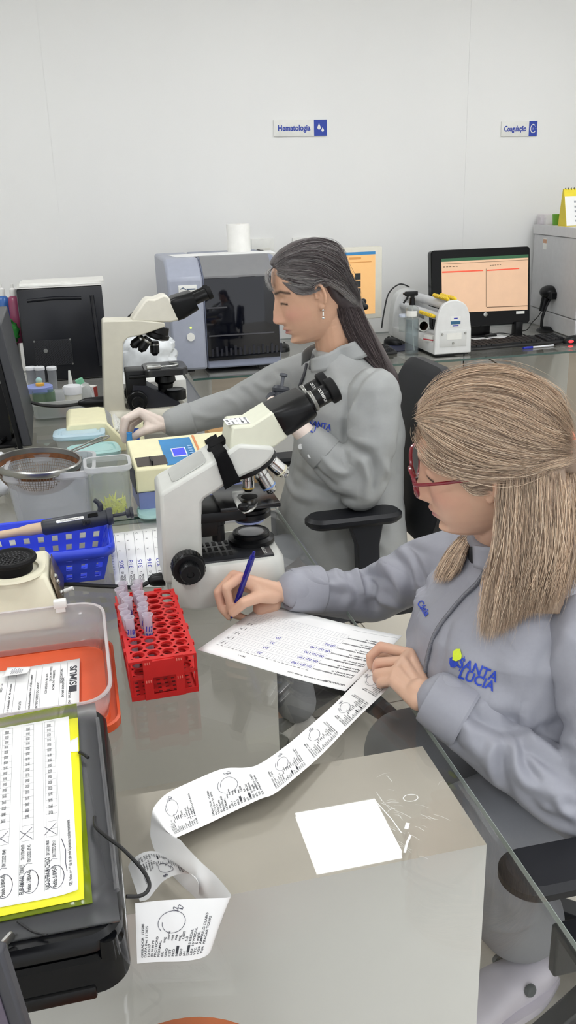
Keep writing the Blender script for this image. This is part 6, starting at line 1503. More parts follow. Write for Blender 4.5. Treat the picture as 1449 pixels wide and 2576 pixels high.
def strands(name, parent, P, guides, n, rad, pal, jit=.003, seed=1, nu=18, grey=None, endjit=.06, lift=None):
    """fine hair between neighbouring guide curves; guides: list of 3-D polylines running root to tip"""
    rg = np.random.default_rng(seed); G = np.array([[tuple(p) for p in resample(g, nu)] for g in guides]); m_ = len(G)
    u = rg.random(n)*(m_-1); i = np.minimum(u.astype(int), m_-2); f = (u-i)[:, None, None]
    i0, i3 = np.maximum(i-1, 0), np.minimum(i+2, m_-1); p0, p1, p2, p3 = G[i0], G[i], G[i+1], G[i3]
    S = .5*(2*p1+(p2-p0)*f+(2*p0-5*p1+4*p2-p3)*f*f+(3*p1-p0-3*p2+p3)*f**3)
    t = np.linspace(0, 1, nu)
    ph, fr = rg.random((n, 3))*6.28, rg.uniform(2, 7, (n, 3))
    wob = np.sin(ph[:, None, :]+fr[:, None, :]*t[None, :, None])*jit*rg.random((n, 1, 1))
    S = S+wob*(.35+t[None, :, None])
    if lift is not None: # push off the surface, away from the head centre
        d = S-np.array(lift[0]); d /= np.linalg.norm(d, axis=2, keepdims=True); S += d*(rg.random((n, 1, 1))**1.5*lift[1])
    # trim starts and ends at random
    a = rg.random(n)*endjit; b = 1-rg.random(n)*endjit; tt = a[:, None]+(b-a)[:, None]*t[None]; k = np.clip((tt*(nu-1)).astype(int), 0, nu-2); fr_ = (tt*(nu-1)-k)[..., None]; ar = np.arange(n)[:, None]
    S = S[ar, k]*(1-fr_)+S[ar, k+1]*fr_
    T_ = np.gradient(S, axis=1); T_ /= np.linalg.norm(T_, axis=2, keepdims=True)+1e-9
    ref = np.array(CAMPOS)-S; A = np.cross(T_, ref); A /= np.linalg.norm(A, axis=2, keepdims=True)+1e-9; B = np.cross(T_, A)
    rr = (rad*rg.uniform(.6, 1.3, n))[:, None]*np.minimum(1, 3.5*np.minimum(t+.15, 1.02-t))[None]
    ring = np.stack([S+(A*math.cos(q)+B*math.sin(q))*rr[..., None] for q in (0, 2.094, 4.189)], 2)
    verts = ring.reshape(-1, 3); off = np.array(wm(parent).translation); verts = verts-off
    base = (np.arange(n)[:, None]*nu+np.arange(nu-1)[None])*3; F = []
    for q in range(3): F.append(np.stack([base+q, base+(q+1) % 3, base+3+(q+1) % 3, base+3+q], -1))
    F = np.stack(F, 2).reshape(-1, 4)
    me = bpy.data.meshes.new(name); me.vertices.add(len(verts)); me.vertices.foreach_set('co', verts.astype(np.float32).ravel())
    me.loops.add(F.size); me.loops.foreach_set('vertex_index', F.astype(np.int32).ravel()); me.polygons.add(len(F)); me.polygons.foreach_set('loop_start', np.arange(0, F.size, 4, dtype=np.int32))
    me.update(calc_edges=True); me.validate()
    C = np.array([lin(c) for c in pal]); cl = C[rg.integers(0, len(C), n)]*rg.uniform(.85, 1.12, (n, 1))*(1+.20*np.sin(u*11+seed)*np.sin(u*4.3+1)+.10*np.sin(u*29))[:, None]
    if grey is not None: w = np.clip(grey(S[:, 0]), 0, 1)[:, None]*(rg.random((n, 1)) < .8); cl = cl*(1-w)+np.array(lin('#c2c0bd'))*w
    colour_attr(me, np.repeat(cl, nu*3, axis=0)); o = link_mesh(name, me, M_hair, parent, 180); return o
def resample(P, n):
    P = spline(P, 8); d = [0.]
    for a, b in zip(P[:-1], P[1:]): d.append(d[-1]+(b-a).length)
    out = []; L = d[-1]; j = 0
    for k in range(n):
        q = L*k/(n-1)
        while j < len(P)-2 and d[j+1] < q: j += 1
        out.append(P[j].lerp(P[j+1], min(1, max(0, (q-d[j])/max(d[j+1]-d[j], 1e-9)))))
    return out
def proj_text(mb, bv, s, px, py, size, ang, off=.0015, squeeze=1., bold=0., shear=0., guess=1.4, slant=0.):
    """lettering stitched on a surface: laid out around a photo point and dropped on the cloth"""
    ca, sa = cos(radians(ang)), sin(radians(ang)); cl, sl = cos(radians(ang+90+slant)), sin(radians(ang+90+slant))
    def fn(v): return hit(bv, px+v.x*ca+v.y*cl, py-(v.x*sa+v.y*sl), off, guess)
    return add_text(mb, s, size, Matrix.Identity(4), fn=fn, squeeze=squeeze, bold=bold)
M_skin = mat('skin', '#c99a7c', .42, attr='Col', var=.03, scale=60, sss=.08, bump=.05, bscale=500, spec=.35)
M_hair = mat('hair', '#806a58', .38, attr='Col', var=0, spec=.45)
M_jack1 = mat('jacket_grey', '#9b9ca5', .44, var=.02, scale=200, bump=.05, bscale=1800, spec=.3)
M_jack2 = mat('jacket_grey_green', '#9ea09f', .46, var=.02, scale=200, bump=.05, bscale=1800, spec=.3)
M_trous = mat('trousers_grey', '#92949a', .6, var=.02, scale=200, spec=.25)
M_emb = mat('embroidery_blue', '#2846b8', .6, var=.1, scale=900); M_embl = mat('embroidery_lime', '#d6ea35', .6, var=.08, scale=900)
# ================================================================ woman in front
P1 = thing('person', 'woman with long blond half-up hair and red glasses writing with a blue pen', 'person', (.72, 1.18, 0))
H = head_frame(154.4, 14.0, -10.9, (.576, 1.191, 1.12), .99)
RS, RE, RW = V(.645, 1.375, .900), V(.515, 1.545, .745), V(.335, 1.515, .795)
LS, LE, LW = V(.675, 1.005, .905), V(.665, .915, .650), pz(1058, 1745, .787)
neck = V(.635, 1.215, .975)
hd_me = MB(H).grid(head_surface(1.0), 220, 150, True)
mb = hd_me
mb.M = Matrix.Identity(4)                    # the rest of the body is laid out in room coordinates
bmesh.ops.holes_fill(mb.bm, edges=mb.bm.edges, sides=0)
add_ear(mb, H, 1); add_ear(mb, H, -1)
limb(mb, [H @ Vector((-.022, 0, -.03)), H @ Vector((-.022, 0, -.085)), neck, neck+V(.03, 0, -.08)], [.056, .054, .056, .07], 24)
limb(mb, [neck+V(.02, 0, -.06), RS+V(0, -.02, -.02), RE, RW], [.045, .034, .034, .024]); limb(mb, [neck+V(.02, 0, -.06), LS+V(0, .02, -.02), LE, LW], [.045, .034, .034, .024])
limb(mb, [neck+V(.02, 0, -.06), V(.70, 1.18, .80), V(.79, 1.17, .58)], [.07, .10, .11])
KN, AN = V(.515, 1.08, .530), pz(1305, 2335, .20); KN2, AN2 = V(.50, 1.30, .545), V(.60, 1.36, .10)
FT = pz(1318, 2405, .13)
limb(mb, [V(.79, 1.10, .55), KN, AN, FT], [.08, .05, .034, .032]); limb(mb, [V(.79, 1.25, .55), KN2, AN2], [.08, .05, .034])
y = lambda px, py, Y: pY(px, py, Y)
hand(mb, RW+V(-.012, 0, 0), [
    [y(603, 1453, 1.498), y(568, 1478, 1.490), y(577, 1512, 1.494), y(578, 1537, 1.501)],
    [y(588, 1448, 1.515), y(549, 1490, 1.513), y(558, 1530, 1.510), y(576, 1552, 1.508)],
    [y(584, 1456, 1.534), y(560, 1503, 1.535), y(588, 1546, 1.528), y(611, 1554, 1.518)],
    [y(596, 1470, 1.550), y(580, 1518, 1.552), y(602, 1550, 1.545), y(622, 1555, 1.533)]],
    [y(688, 1502, 1.497), y(651, 1501, 1.480), y(614, 1515, 1.479), y(586, 1541, 1.490)])
limb(mb, [y(655, 1530, 1.525), y(690, 1520, 1.525)], [.015, .014])
hand(mb, LW, [
    [pz(1030, 1645, .797), pz(958, 1627, .795), pz(931, 1652, .779), pz(933, 1676, .763)],
    [pz(1013, 1665, .800), pz(952, 1668, .791), pz(946, 1688, .773), pz(964, 1690, .764)],
    [pz(998, 1690, .797), pz(950, 1695, .785), pz(948, 1708, .769), pz(968, 1706, .763)],
    [pz(992, 1714, .789), pz(958, 1716, .779), pz(956, 1723, .767), pz(972, 1722, .762)]],
    [pz(1052, 1702, .783), pz(1018, 1655, .772), pz(985, 1642, .768), pz(955, 1645, .765)], s=.97)
me = fuse(mb, .0023, 3, .45)
skin_colours(me, H, '#d9b096', '#b8777a', '#7d6656', '#d89c88',
    hands=[(tuple(y(600, 1450, 1.5)), .02), (tuple(y(560, 1500, 1.51)), .022), (tuple(y(620, 1540, 1.5)), .03), (tuple(pz(940, 1680, .78)), .03), (tuple(pz(960, 1630, .79)), .02)],
    nails=[(tuple(pz(0, 0, 0)+V(0, 0, -9)), .001)])
body = person_part('body', me, M_skin, P1)
tn = mat('nail', '#dba392', .25, var=0)
def nail(pa, pb, up, w=.0048): # thumb nail
    d = (pb-pa).normalized(); F = mat3(pa.lerp(pb, .62)+up*.0088, d, up.cross(d)); return MB(F).sph((0, 0, 0), (.0075, w*1.15, .0016), 14, 8)
obj('thumbnail', nail(y(614, 1515, 1.479), y(586, 1541, 1.490), (V(0, -.75, .65)).normalized()), tn, P1)
mb = MB()
for q in ((0, 0), (.004, .001), (.002, .004)):
    c = hit(bvh_of(body.data), 0, 0) if False else None
# ---- jacket
fa, la = V(-.985, .17, 0), V(-.17, -.985, 0)
mb = MB()
rings(mb, [((.80, 1.165, .505), la, fa, .205, .15), ((.785, 1.165, .54), la, fa, .215, .165), ((.765, 1.17, .60), la, fa, .20, .155), ((.695, 1.18, .69), la, fa, .190, .17), ((.645, 1.20, .78), la, fa, .198, .172), ((.638, 1.20, .85), la, fa, .194, .148), ((.648, 1.20, .90), la, fa, .182, .112), ((.648, 1.205, .94), la, fa, .145, .088), ((.642, 1.21, .965), la, fa, .095, .072), ((.638, 1.214, .985), la, fa, .068, .064)], 40, 2.4)
limb(mb, [RS+V(.01, -.02, -.012), RS.lerp(RE, .5)+V(0, .004, 0), RE, RE.lerp(RW, .55), RW+V(.022, 0, .001)], [.066, .060, .053, .046, .040], 24)
sl = MB(); limb(sl, [LS+V(.0, .02, -.014), LS.lerp(LE, .5), LE, LE.lerp(LW, .55), LW+V(.028, -.024, -.004)], [.068, .063, .057, .049, .043], 24)
me = join_meshes(fuse(mb, .0048, 7), fuse(sl, .0048, 6))
me = subd(me)
folds(me, [
    (((905, 1388), (912, 1430), (935, 1480), (940, 1540)), .012, -0.0170), (((890, 1390), (898, 1440), (915, 1500)), .011, 0.0153),
    (((850, 1412), (845, 1450), (880, 1490), (870, 1530)), .013, 0.0119), (((945, 1400), (990, 1440), (1010, 1480), (1000, 1525)), .016, 0.0187),
    (((985, 1392), (1020, 1430), (1040, 1490)), .012, -0.0136), (((770, 1430), (790, 1455), (820, 1470), (870, 1475)), .010, 0.0119),
    (((1010, 1350), (1035, 1390), (1060, 1450), (1070, 1500)), .011, -0.0102), (((905, 1480), (960, 1510), (1020, 1530)), .012, 0.0102),
    (((1317, 1790), (1329, 1850), (1377, 1882), (1437, 1918)), .013, .014), (((1310, 1815), (1318, 1868), (1360, 1905), (1420, 1945)), .010, -.010),
    (((1275, 1870), (1258, 1915), (1264, 1960), (1285, 2005)), .011, -.013), (((1250, 1862), (1238, 1910), (1246, 1965)), .012, .011), (((1312, 1868), (1325, 1925), (1362, 1975)), .009, -.012), (((1296, 1872), (1300, 1930), (1330, 1985)), .010, .009),
    (((1125, 1772), (1150, 1800), (1190, 1830), (1240, 1845)), .012, .010), (((1115, 1800), (1130, 1850), (1165, 1895)), .012, -.010), (((1160, 1800), (1185, 1860), (1215, 1910)), .013, .008), (((1449, 1790), (1390, 1830), (1340, 1840)), .012, -.008),
    (((1449, 1600), (1395, 1650), (1350, 1740), (1335, 1800)), .018, .007), (((1400, 1600), (1360, 1680), (1340, 1760)), .012, -.006), (((1230, 1500), (1190, 1560), (1150, 1640)), .022, .007), (((1290, 1620), (1240, 1660), (1250, 1740)), .022, -.008),
    (((1330, 1960), (1380, 1990), (1449, 2005)), .013, .009), (((1200, 1790), (1240, 1770), (1290, 1780)), .016, .008), (((1140, 1560), (1120, 1620), (1105, 1680)), .010, -.005), (((1449, 1870), (1400, 1860), (1350, 1835)), .011, .009),
    (((1270, 2010), (1285, 2045), (1320, 2075), (1390, 2090)), .011, 0.0130), (((1330, 2010), (1360, 2045), (1400, 2065), (1449, 2080)), .011, -0.0110), (((1400, 2005), (1415, 2035), (1445, 2055)), .009, 0.0120),
    (((1180, 1800), (1260, 1830), (1310, 1820)), .018, -0.0204), (((1200, 1520), (1160, 1560), (1120, 1640)), .03, 0.0102), (((1230, 1760), (1180, 1740), (1120, 1700)), .02, 0.0102)], smooth=2, crumple=.0030)
jb = bvh_of(me)
jacket = person_part('jacket', me.copy(), M_jack1, P1); jacket['label'] = 'grey zipped uniform jacket with a stitched logo'
# turned-back cuffs
def cuff(name, a, b, r0, r1, parent, m):
    return obj(name, MB().lathe([(r0*.86, -.001), (r0, -.003), (r0*1.05, .002), (r1*1.06, .04), (r1*1.07, .058), (r1*1.01, .062), (r1*.95, .06)], a, b-a, 36), m, parent)
c = cuff('cuff', RW+V(.008, 0, 0), RE+V(0, 0, .012), .0385, .0445, jacket, M_jack1); c2 = cuff('cuff', LW+V(.012, -.013, .001), LE+V(0, 0, .03), .0405, .0465, jacket, M_jack1)
# stand-up collar, open at the throat
def collar(parent, M, base, up, r, h, a0, a1, lean, m):
    def f(u, v):
        a = radians(a0+(a1-a0)*u); d = Vector((cos(a), sin(a), 0)); rr = r[0]*abs(cos(a))+r[1]*abs(sin(a)); q = base+d*rr*(1-.10*v)+Vector(up)*(h*v*(1-.25*abs(2*u-1)**3)); q.z += lean*cos(a); return q
    return obj('collar', MB().grid(f, 50, 6), m, parent, solid=.003, off=0, smooth=180)
col = collar(jacket, None, V(.634, 1.213, .962), V(-.25, 0, 1), (.070, .074), .045, 212, 212+318-64+8, 0, M_jack1)
# undershirt at the throat, zip, logo, name
obj('undershirt', MB().sph((.617, 1.198, .958), (.055, .058, .030), 24, 12), mat('undershirt_black', '#15151a', .8), P1)
zp = [hit(jb, *q, .0012) for q in ((1216, 1412), (1224, 1430), (1205, 1465), (1170, 1500), (1132, 1545), (1100, 1590), (1082, 1640), (1072, 1690))]
zs_ = spline(zp, 10); zo = obj('zip', MB().tube(zs_, .0046, 8), mat('zip_tape', '#6a6b72', .6), jacket)
mb = MB()
for i, p in enumerate(resample(zp, 80)): mb.sph(p+V(-.003, -.003, .0015), .0027, 6, 4)
zt_o = obj('zip_teeth', mb, mat('zip_teeth', '#85868c', .4, .4), zo)
mb = MB(); proj_text(mb, jb, 'SANTA', 1203, 1686, 36, -22, bold=.9, squeeze=.92); proj_text(mb, jb, 'LÚCIA', 1200, 1711, 35, -22, bold=.9, squeeze=.95)
stroke(mb, [hit(jb, x, y_, .0014) for x, y_ in ((1170, 1652), (1165, 1668), (1156, 1688))], .0012, (-.8, -.5, .2)); obj('logo_lettering', mb, M_emb, jacket, smooth=0)
def patch(pts, off): return MB().poly([hit(jb, x, y_, off) for x, y_ in pts])
obj('logo_leaf', patch([(1142, 1640), (1150, 1633), (1159, 1633), (1163, 1650), (1162, 1658), (1150, 1663), (1141, 1660)], .0024), M_embl, jacket, smooth=0, solid=.0008)
obj('logo_heart', patch([(1134, 1655), (1141, 1652), (1143, 1662), (1152, 1664), (1155, 1672), (1145, 1679), (1136, 1678), (1133, 1667)], .0018), M_emb, jacket, smooth=0, solid=.0008)
mb = MB(); proj_text(mb, jb, 'Cátia', 1066, 1531, 23, -58, bold=.5, squeeze=.85, slant=6); obj('name_lettering', mb, M_emb, jacket, smooth=0)
# ---- trousers, clogs
mb = MB()
limb(mb, [V(.80, 1.17, .56), V(.79, 1.10, .55), KN, KN.lerp(AN, .5)+V(.005, 0, 0), AN+V(0, 0, .03)], [.125, .105, .082, .080, .082], 26); limb(mb, [V(.79, 1.25, .55), KN2, KN2.lerp(AN2, .5), AN2+V(0, 0, .03)], [.105, .078, .068, .068], 26)
me = subd(fuse(mb, .007, 6))
folds(me, [(((1230, 2110), (1262, 2140), (1300, 2150)), .014, -.008), (((1225, 2220), (1260, 2240), (1300, 2290)), .016, .008), (((1215, 2330), (1290, 2340), (1360, 2300)), .016, .009), (((1240, 2200), (1240, 2260), (1230, 2330)), .012, .006)])
person_part('trousers', me, M_trous, P1)['label'] = 'grey uniform trousers'
M_clog = mat('clog_lilac', '#d7d2dc', .45)
def clog(c, ang, lab):
    F = Matrix.Translation(c) @ Matrix.Rotation(ang, 4, 'Z')
    mb = MB(F); R_ = []
    for x, w, z0, z1 in ((-.105, .012, .012, .035), (-.098, .030, .006, .062), (-.07, .039, .004, .072), (-.03, .041, .004, .070), (.02, .043, .004, .074), (.07, .049, .004, .066), (.115, .047, .004, .050), (.145, .034, .006, .034), (.158, .012, .012, .022)):
        R_.append((Vector((x, 0, (z0+z1)/2)), (0, 1, 0), (0, 0, 1), w, (z1-z0)/2))
    rings(mb, R_, 28, 2.6); me = subd(fuse(mb, .004, 3))
    o = person_part('clog', me, M_clog, P1); o['label'] = lab
    s = MB(F).loft([[Vector((x*1.02, y_*1.06, z)) for x, y_ in [(-.105+.265*k/20, .018+.032*sin(min(1, (k+1)/8)*pi/2)*(1 if k < 15 else cos((k-15)/6*1.35))) for k in range(21)]+[(-.105+.265*k/20, -(.018+.032*sin(min(1, (k+1)/8)*pi/2)*(1 if k < 15 else cos((k-15)/6*1.35)))) for k in range(20, -1, -1)]] for z in (0.0, .016)])
    obj('sole', s, mat('clog_sole', '#cfcad2', .5), o)
    obj('strap_rivet', MB(F).lathe([(0, .004), (.010, .004), (.012, .001), (.012, -.004)], (-.012, .0425, .056), (0, 1, .15), 20), mat('rivet', '#4c5356', .4), o)
    obj('strap_rivet', MB(F).lathe([(0, .004), (.010, .004), (.012, .001), (.012, -.004)], (-.012, -.0425, .056), (0, -1, .15), 20), mat('rivet', '#4c5356', .4), o)
    mb = MB(F); rs = random.Random(4)
    for k in range(16):
        x, a = rs.uniform(.01, .12), rs.uniform(-1.2, 1.2); mb.box((x, .043*sin(a), .062-.2*max(0, x-.05)-.012*abs(a)), (.008, .005, .004), Matrix.Rotation(rs.random()*3, 4, 'Z'))
    obj('charm_print', mb, mat('charm', '#9a6a52', .5, var=.6, scale=300), o)
    return o
heel, toe = pz(1392, 2425, .115), pz(1190, 2560, .10); dv = toe-heel; dv.z = 0
FL = .092
clog(V(heel.x, heel.y, FL)+dv.normalized()*.115-V(0, 0, 0), math.atan2(dv.y, dv.x), 'lilac perforated clog on the near foot')
clog(V(AN2.x-.03, AN2.y+.01, .045), pi, 'lilac perforated clog on the far foot')
# ---- glasses
M_gl = mat('glasses_red', '#7d1f2a', .2, spec=.6, var=.1, scale=200)
g = MB(H)
def lens(side, k): # cat-eye oval
    a = 2*pi*k/40; x, z = .0265*cos(a), .0225*sin(a); z += .004*cos(a)*(.6+.4*sin(a)); return (.112-.010*abs((x+.033)/.06)**2, side*(.0335+x), .006+z+.10*(.0) - .0)
for s_ in (1, -1): g.tube([lens(s_, k) for k in range(40)], .0030, 8, closed=True)
g.tube(spline([(.111, .008, .012), (.114, 0, .014), (.111, -.008, .012)], 5), .0020, 8)
gl_o = obj('glasses', g, M_gl, P1); gl_o['label'] = 'dark red framed glasses'
for s_ in (1, -1): obj('temple', MB(H).tube(spline([(.104, s_*.060, .016), (.098, s_*.069, .017), (.06, s_*.079, .017), (.01, s_*.081, .014), (-.015, s_*.080, .004)], 6), .0027, 8), M_gl, gl_o)
for s_ in (1, -1): obj('lens', MB(H).poly([lens(s_, k) for k in range(40)]), clear('lens_clear', '#f6f2f2', 0, rough=.01, spec=.8), gl_o, smooth=0)
# ---- hair
HC = H @ Vector((-.01, 0, .03))
mb = MB(H); f0 = head_surface(1, 0, .013)
def is_hair(p):
    x, y_, z = p
    line = interp(z, [-.02, .0, .03, .06, .09, .11], [-.012, .012, .040, .060, .072, .085])
    return x < line and z > -.045
nu, nv = 120, 70; keep = {}
pts = {(i, j): Vector(f0(i/nu, j/(nv-1))) for i in range(nu) for j in range(nv)}
for (i, j), p in pts.items():
    if not is_hair(p): # sink below the skin so that the edge of the cap closes against the head
        p *= .80
vs = {k: mb.v(p) for k, p in pts.items()}
for i in range(nu):
    for j in range(nv-1): mb.f((vs[(i, j)], vs[((i+1) % nu, j)], vs[((i+1) % nu, j+1)], vs[(i, j+1)]))
bmesh.ops.holes_fill(mb.bm, edges=mb.bm.edges, sides=0)
# volume at crown and back, bundle at the clip, falling lengths
mb.sph((-.045, .0, .055), (.080, .079, .072), 28, 18)
clip = hit(jb, 0, 0) if False else pY(1440, 1132, 1.135)
M0 = mb.M; mb.M = Matrix.Identity(4)
hl = H @ Vector((-.045, .055, -.01)); hm = H @ Vector((-.085, .0, -.01)); hr = H @ Vector((-.045, -.055, -.01))
tipL = hit(jb, 1290, 1560, .016); tipB = V(.74, 1.12, .86)
def sheet_lump(p0, p1, p2, a0, a1, b0, b1):
    ax = (p2-p0).normalized(); sd = Vector((.75, -.55, 0)); sd = (sd-ax*sd.dot(ax)).normalized(); dp = ax.cross(sd)
    rings(mb, [(p0, sd, dp, a0, b0), (p0.lerp(p1, .5), sd, dp, a0*.6+a1*.4, b0), (p1, sd, dp, a1, b1), (p1.lerp(p2, .5), sd, dp, a1, b1*.8), (p2, sd, dp, a1*.85, b1*.45)], 20, 2.2)
sheet_lump(hl+V(.02, 0, .02), pY(1345, 1380, 1.062), pY(1320, 1540, 1.052), .045, .058, .03, .016)
sheet_lump(hm+V(0, 0, .02), V(.70, 1.15, 1.0), tipB, .06, .06, .035, .02)
me = fuse(mb, .0042, 5)
base_cols = np.tile(np.array(lin('#8f7a68')), (len(me.vertices), 1)); colour_attr(me, base_cols)
hb = bvh_of(me); hair = person_part('hair', me, M_hair, P1); hair['label'] = 'long straight blond hair, half tied back'
def gd(pts, off=.003, bv=None):
    out = []
    for x, y_ in pts:
        p, n, i, ds = hb.ray_cast(CAMPOS, ray(x, y_).normalized())
        out.append(hit(hb, x, y_, off, 1.3) if p is not None or y_ < 1300 else hit(jb, x, y_, .012, 1.4))
    return out
PAL1 = ['#e2c8ac', '#d6bba0', '#c4aa93', '#a8907b', '#f0dac0', '#8f7a69', '#e6cfb4', '#b7a28f']
TOP = [((1072, 1015), (1110, 955), (1180, 925), (1255, 920), (1330, 938), (1400, 1000), (1436, 1080)),
       ((1062, 1030), (1110, 970), (1190, 942), (1270, 940), (1345, 970), (1405, 1030), (1438, 1095)),
       ((1056, 1042), (1110, 998), (1200, 975), (1290, 985), (1365, 1025), (1415, 1075), (1440, 1110)),
       ((1054, 1050), (1115, 1020), (1200, 1012), (1290, 1035), (1365, 1075), (1415, 1105), (1440, 1122)),
       ((1053, 1056), (1110, 1040), (1190, 1045), (1280, 1080), (1360, 1110), (1410, 1125), (1440, 1130)),
       ((1053, 1060), (1100, 1062), (1170, 1085), (1260, 1120), (1345, 1140), (1405, 1142), (1440, 1138)),
       ((1053, 1065), (1085, 1085), (1140, 1122), (1220, 1155), (1320, 1165), (1395, 1155), (1438, 1145)),
       ((1053, 1070), (1070, 1105), (1110, 1150), (1180, 1180), (1290, 1186), (1390, 1168), (1436, 1152)),
       ((1054, 1076), (1066, 1120), (1095, 1165), (1160, 1192), (1260, 1200), (1370, 1180), (1434, 1158))]
strands('hair_strands', hair, P1, [gd(g_) for g_ in TOP], 5200, .00042, PAL1, .004, 11, 22, lift=(HC, .004))
strands('hair_strands', hair, P1, [gd(g_, .005) for g_ in TOP], 700, .00032, PAL1, .012, 12, 22, lift=(HC, .010), endjit=.4)
DOWN = []
for k in range(8):
    u = k/7; x0 = 1262+u*200; x1 = 1215+u*215; yb = 1612-130*max(0, u-.12)**1.2
    g_ = [(x0-8, 1178+10*u), (x0-2-8*u, 1260), (x0-14+10*u, 1380), ((x0+x1)/2-6, 1480), (x1, yb)]
    DOWN.append(gd(g_, .004))
strands('hair_strands', hair, P1, DOWN, 4200, .00042, PAL1, .006, 13, 22, endjit=.10)
strands('hair_strands', hair, P1, [[p+V(-.004, -.006, 0) for p in g_] for g_ in DOWN], 900, .00036, PAL1, .012, 14, 22, endjit=.14)
# tuft in front of the ear, strand on the far side below the chin
tuft = [[H @ Vector(q) for q in ((.052, .068, .040), (.040, .078, .022), (.022, .082, .004+dz), (-.004, .084, .004+dz*1.4))] for dz in (-.012, -.004, .006, .016)]
strands('hair_strands', hair, P1, tuft, 420, .00034, PAL1[2:6], .002, 15, 14)
FAR = [[y(1176+dx*.7, 1345, 1.262), hit(jb, 1160+dx, 1395, .010, 1.5), hit(jb, 1134+dx*1.1, 1440, .008, 1.5), hit(jb, 1112+dx*.8, 1480-abs(dx)*.5, .006, 1.5)] for dx in (-22, -8, 8, 26)]
strands('hair_strands', hair, P1, FAR, 900, .00045, PAL1, .004, 16, 16, endjit=.38)
# flower clip
cl = MB(); fc = pY(1436, 1128, 1.128)
pet = mat('clip_coral', '#f08a6c', .3, var=.2, scale=60)
co_ = thing('hair_clip', 'coral flower hair clip holding the blond hair', 'hair clip', fc)
for k, (dx, dy) in enumerate(((-.016, .004), (-.003, .018), (-.010, -.018), (.010, -.012), (.013, .010))):
    d = Vector((dx*.75, dx*-.6, dy)); obj('petal', MB(mat3(fc+d*.9+V(-.006, -.010, 0), d, V(-.6, -.78, 0).cross(d))).sph((0, 0, 0), (.015, .0085, .003), 16, 10), pet, co_)
obj('clip_centre', MB().sph(fc+V(-.009, -.013, 0), .005, 12, 8), mat('clip_pale', '#f6c4b0', .3), co_)
for k in range(3): obj('clip_tooth', MB().tube([fc+V(.0, 0, -.004+k*.004), fc+V(.012, .010, -.012+k*.008), fc+V(.018, .020, -.020+k*.012)], .0016, 6), M_black, co_)
# ---- pen in her hand
a, b = V(*pz(579, 1563, T+.002)), y(640, 1386, 1.478); d = (b-a).normalized(); L = (b-a).length
t = thing('pen', 'dark blue ballpoint pen held in the writing hand', 'pen', a)
M_penb = mat('pen_dark_blue', '#161a86', .2, spec=.6, var=0); 
obj('barrel', MB().lathe([(.0042, L*.30), (.0052, L*.36), (.0054, L*.86), (.0048, L*.93), (0, L*.93)], a, d, 22), M_penb, t)
obj('grip', MB().lathe([(.0018, .008), (.0036, .020), (.0048, L*.12), (.0048, L*.30), (.0050, L*.36), (0, L*.36)], a, d, 22), mat('pen_grip', '#2a2c96', .55), t)
obj('tip', MB().lathe([(0, 0), (.0006, .001), (.0018, .008), (0, .008)], a, d, 14), M_steel, t)
obj('push_button', MB().cyl(a+d*L*.93, a+d*L*.99, .0030, .0028, 14), M_penb, t)
n_ = V(-.2, -.9, .3); n_ = (n_-d*n_.dot(d)).normalized()
obj('clip', MB(mat3(a+d*L*.70+n_*.0072, d, n_)).box((0, 0, 0), (L*.40, .0022, .0042), None, .0008), M_penb, t)
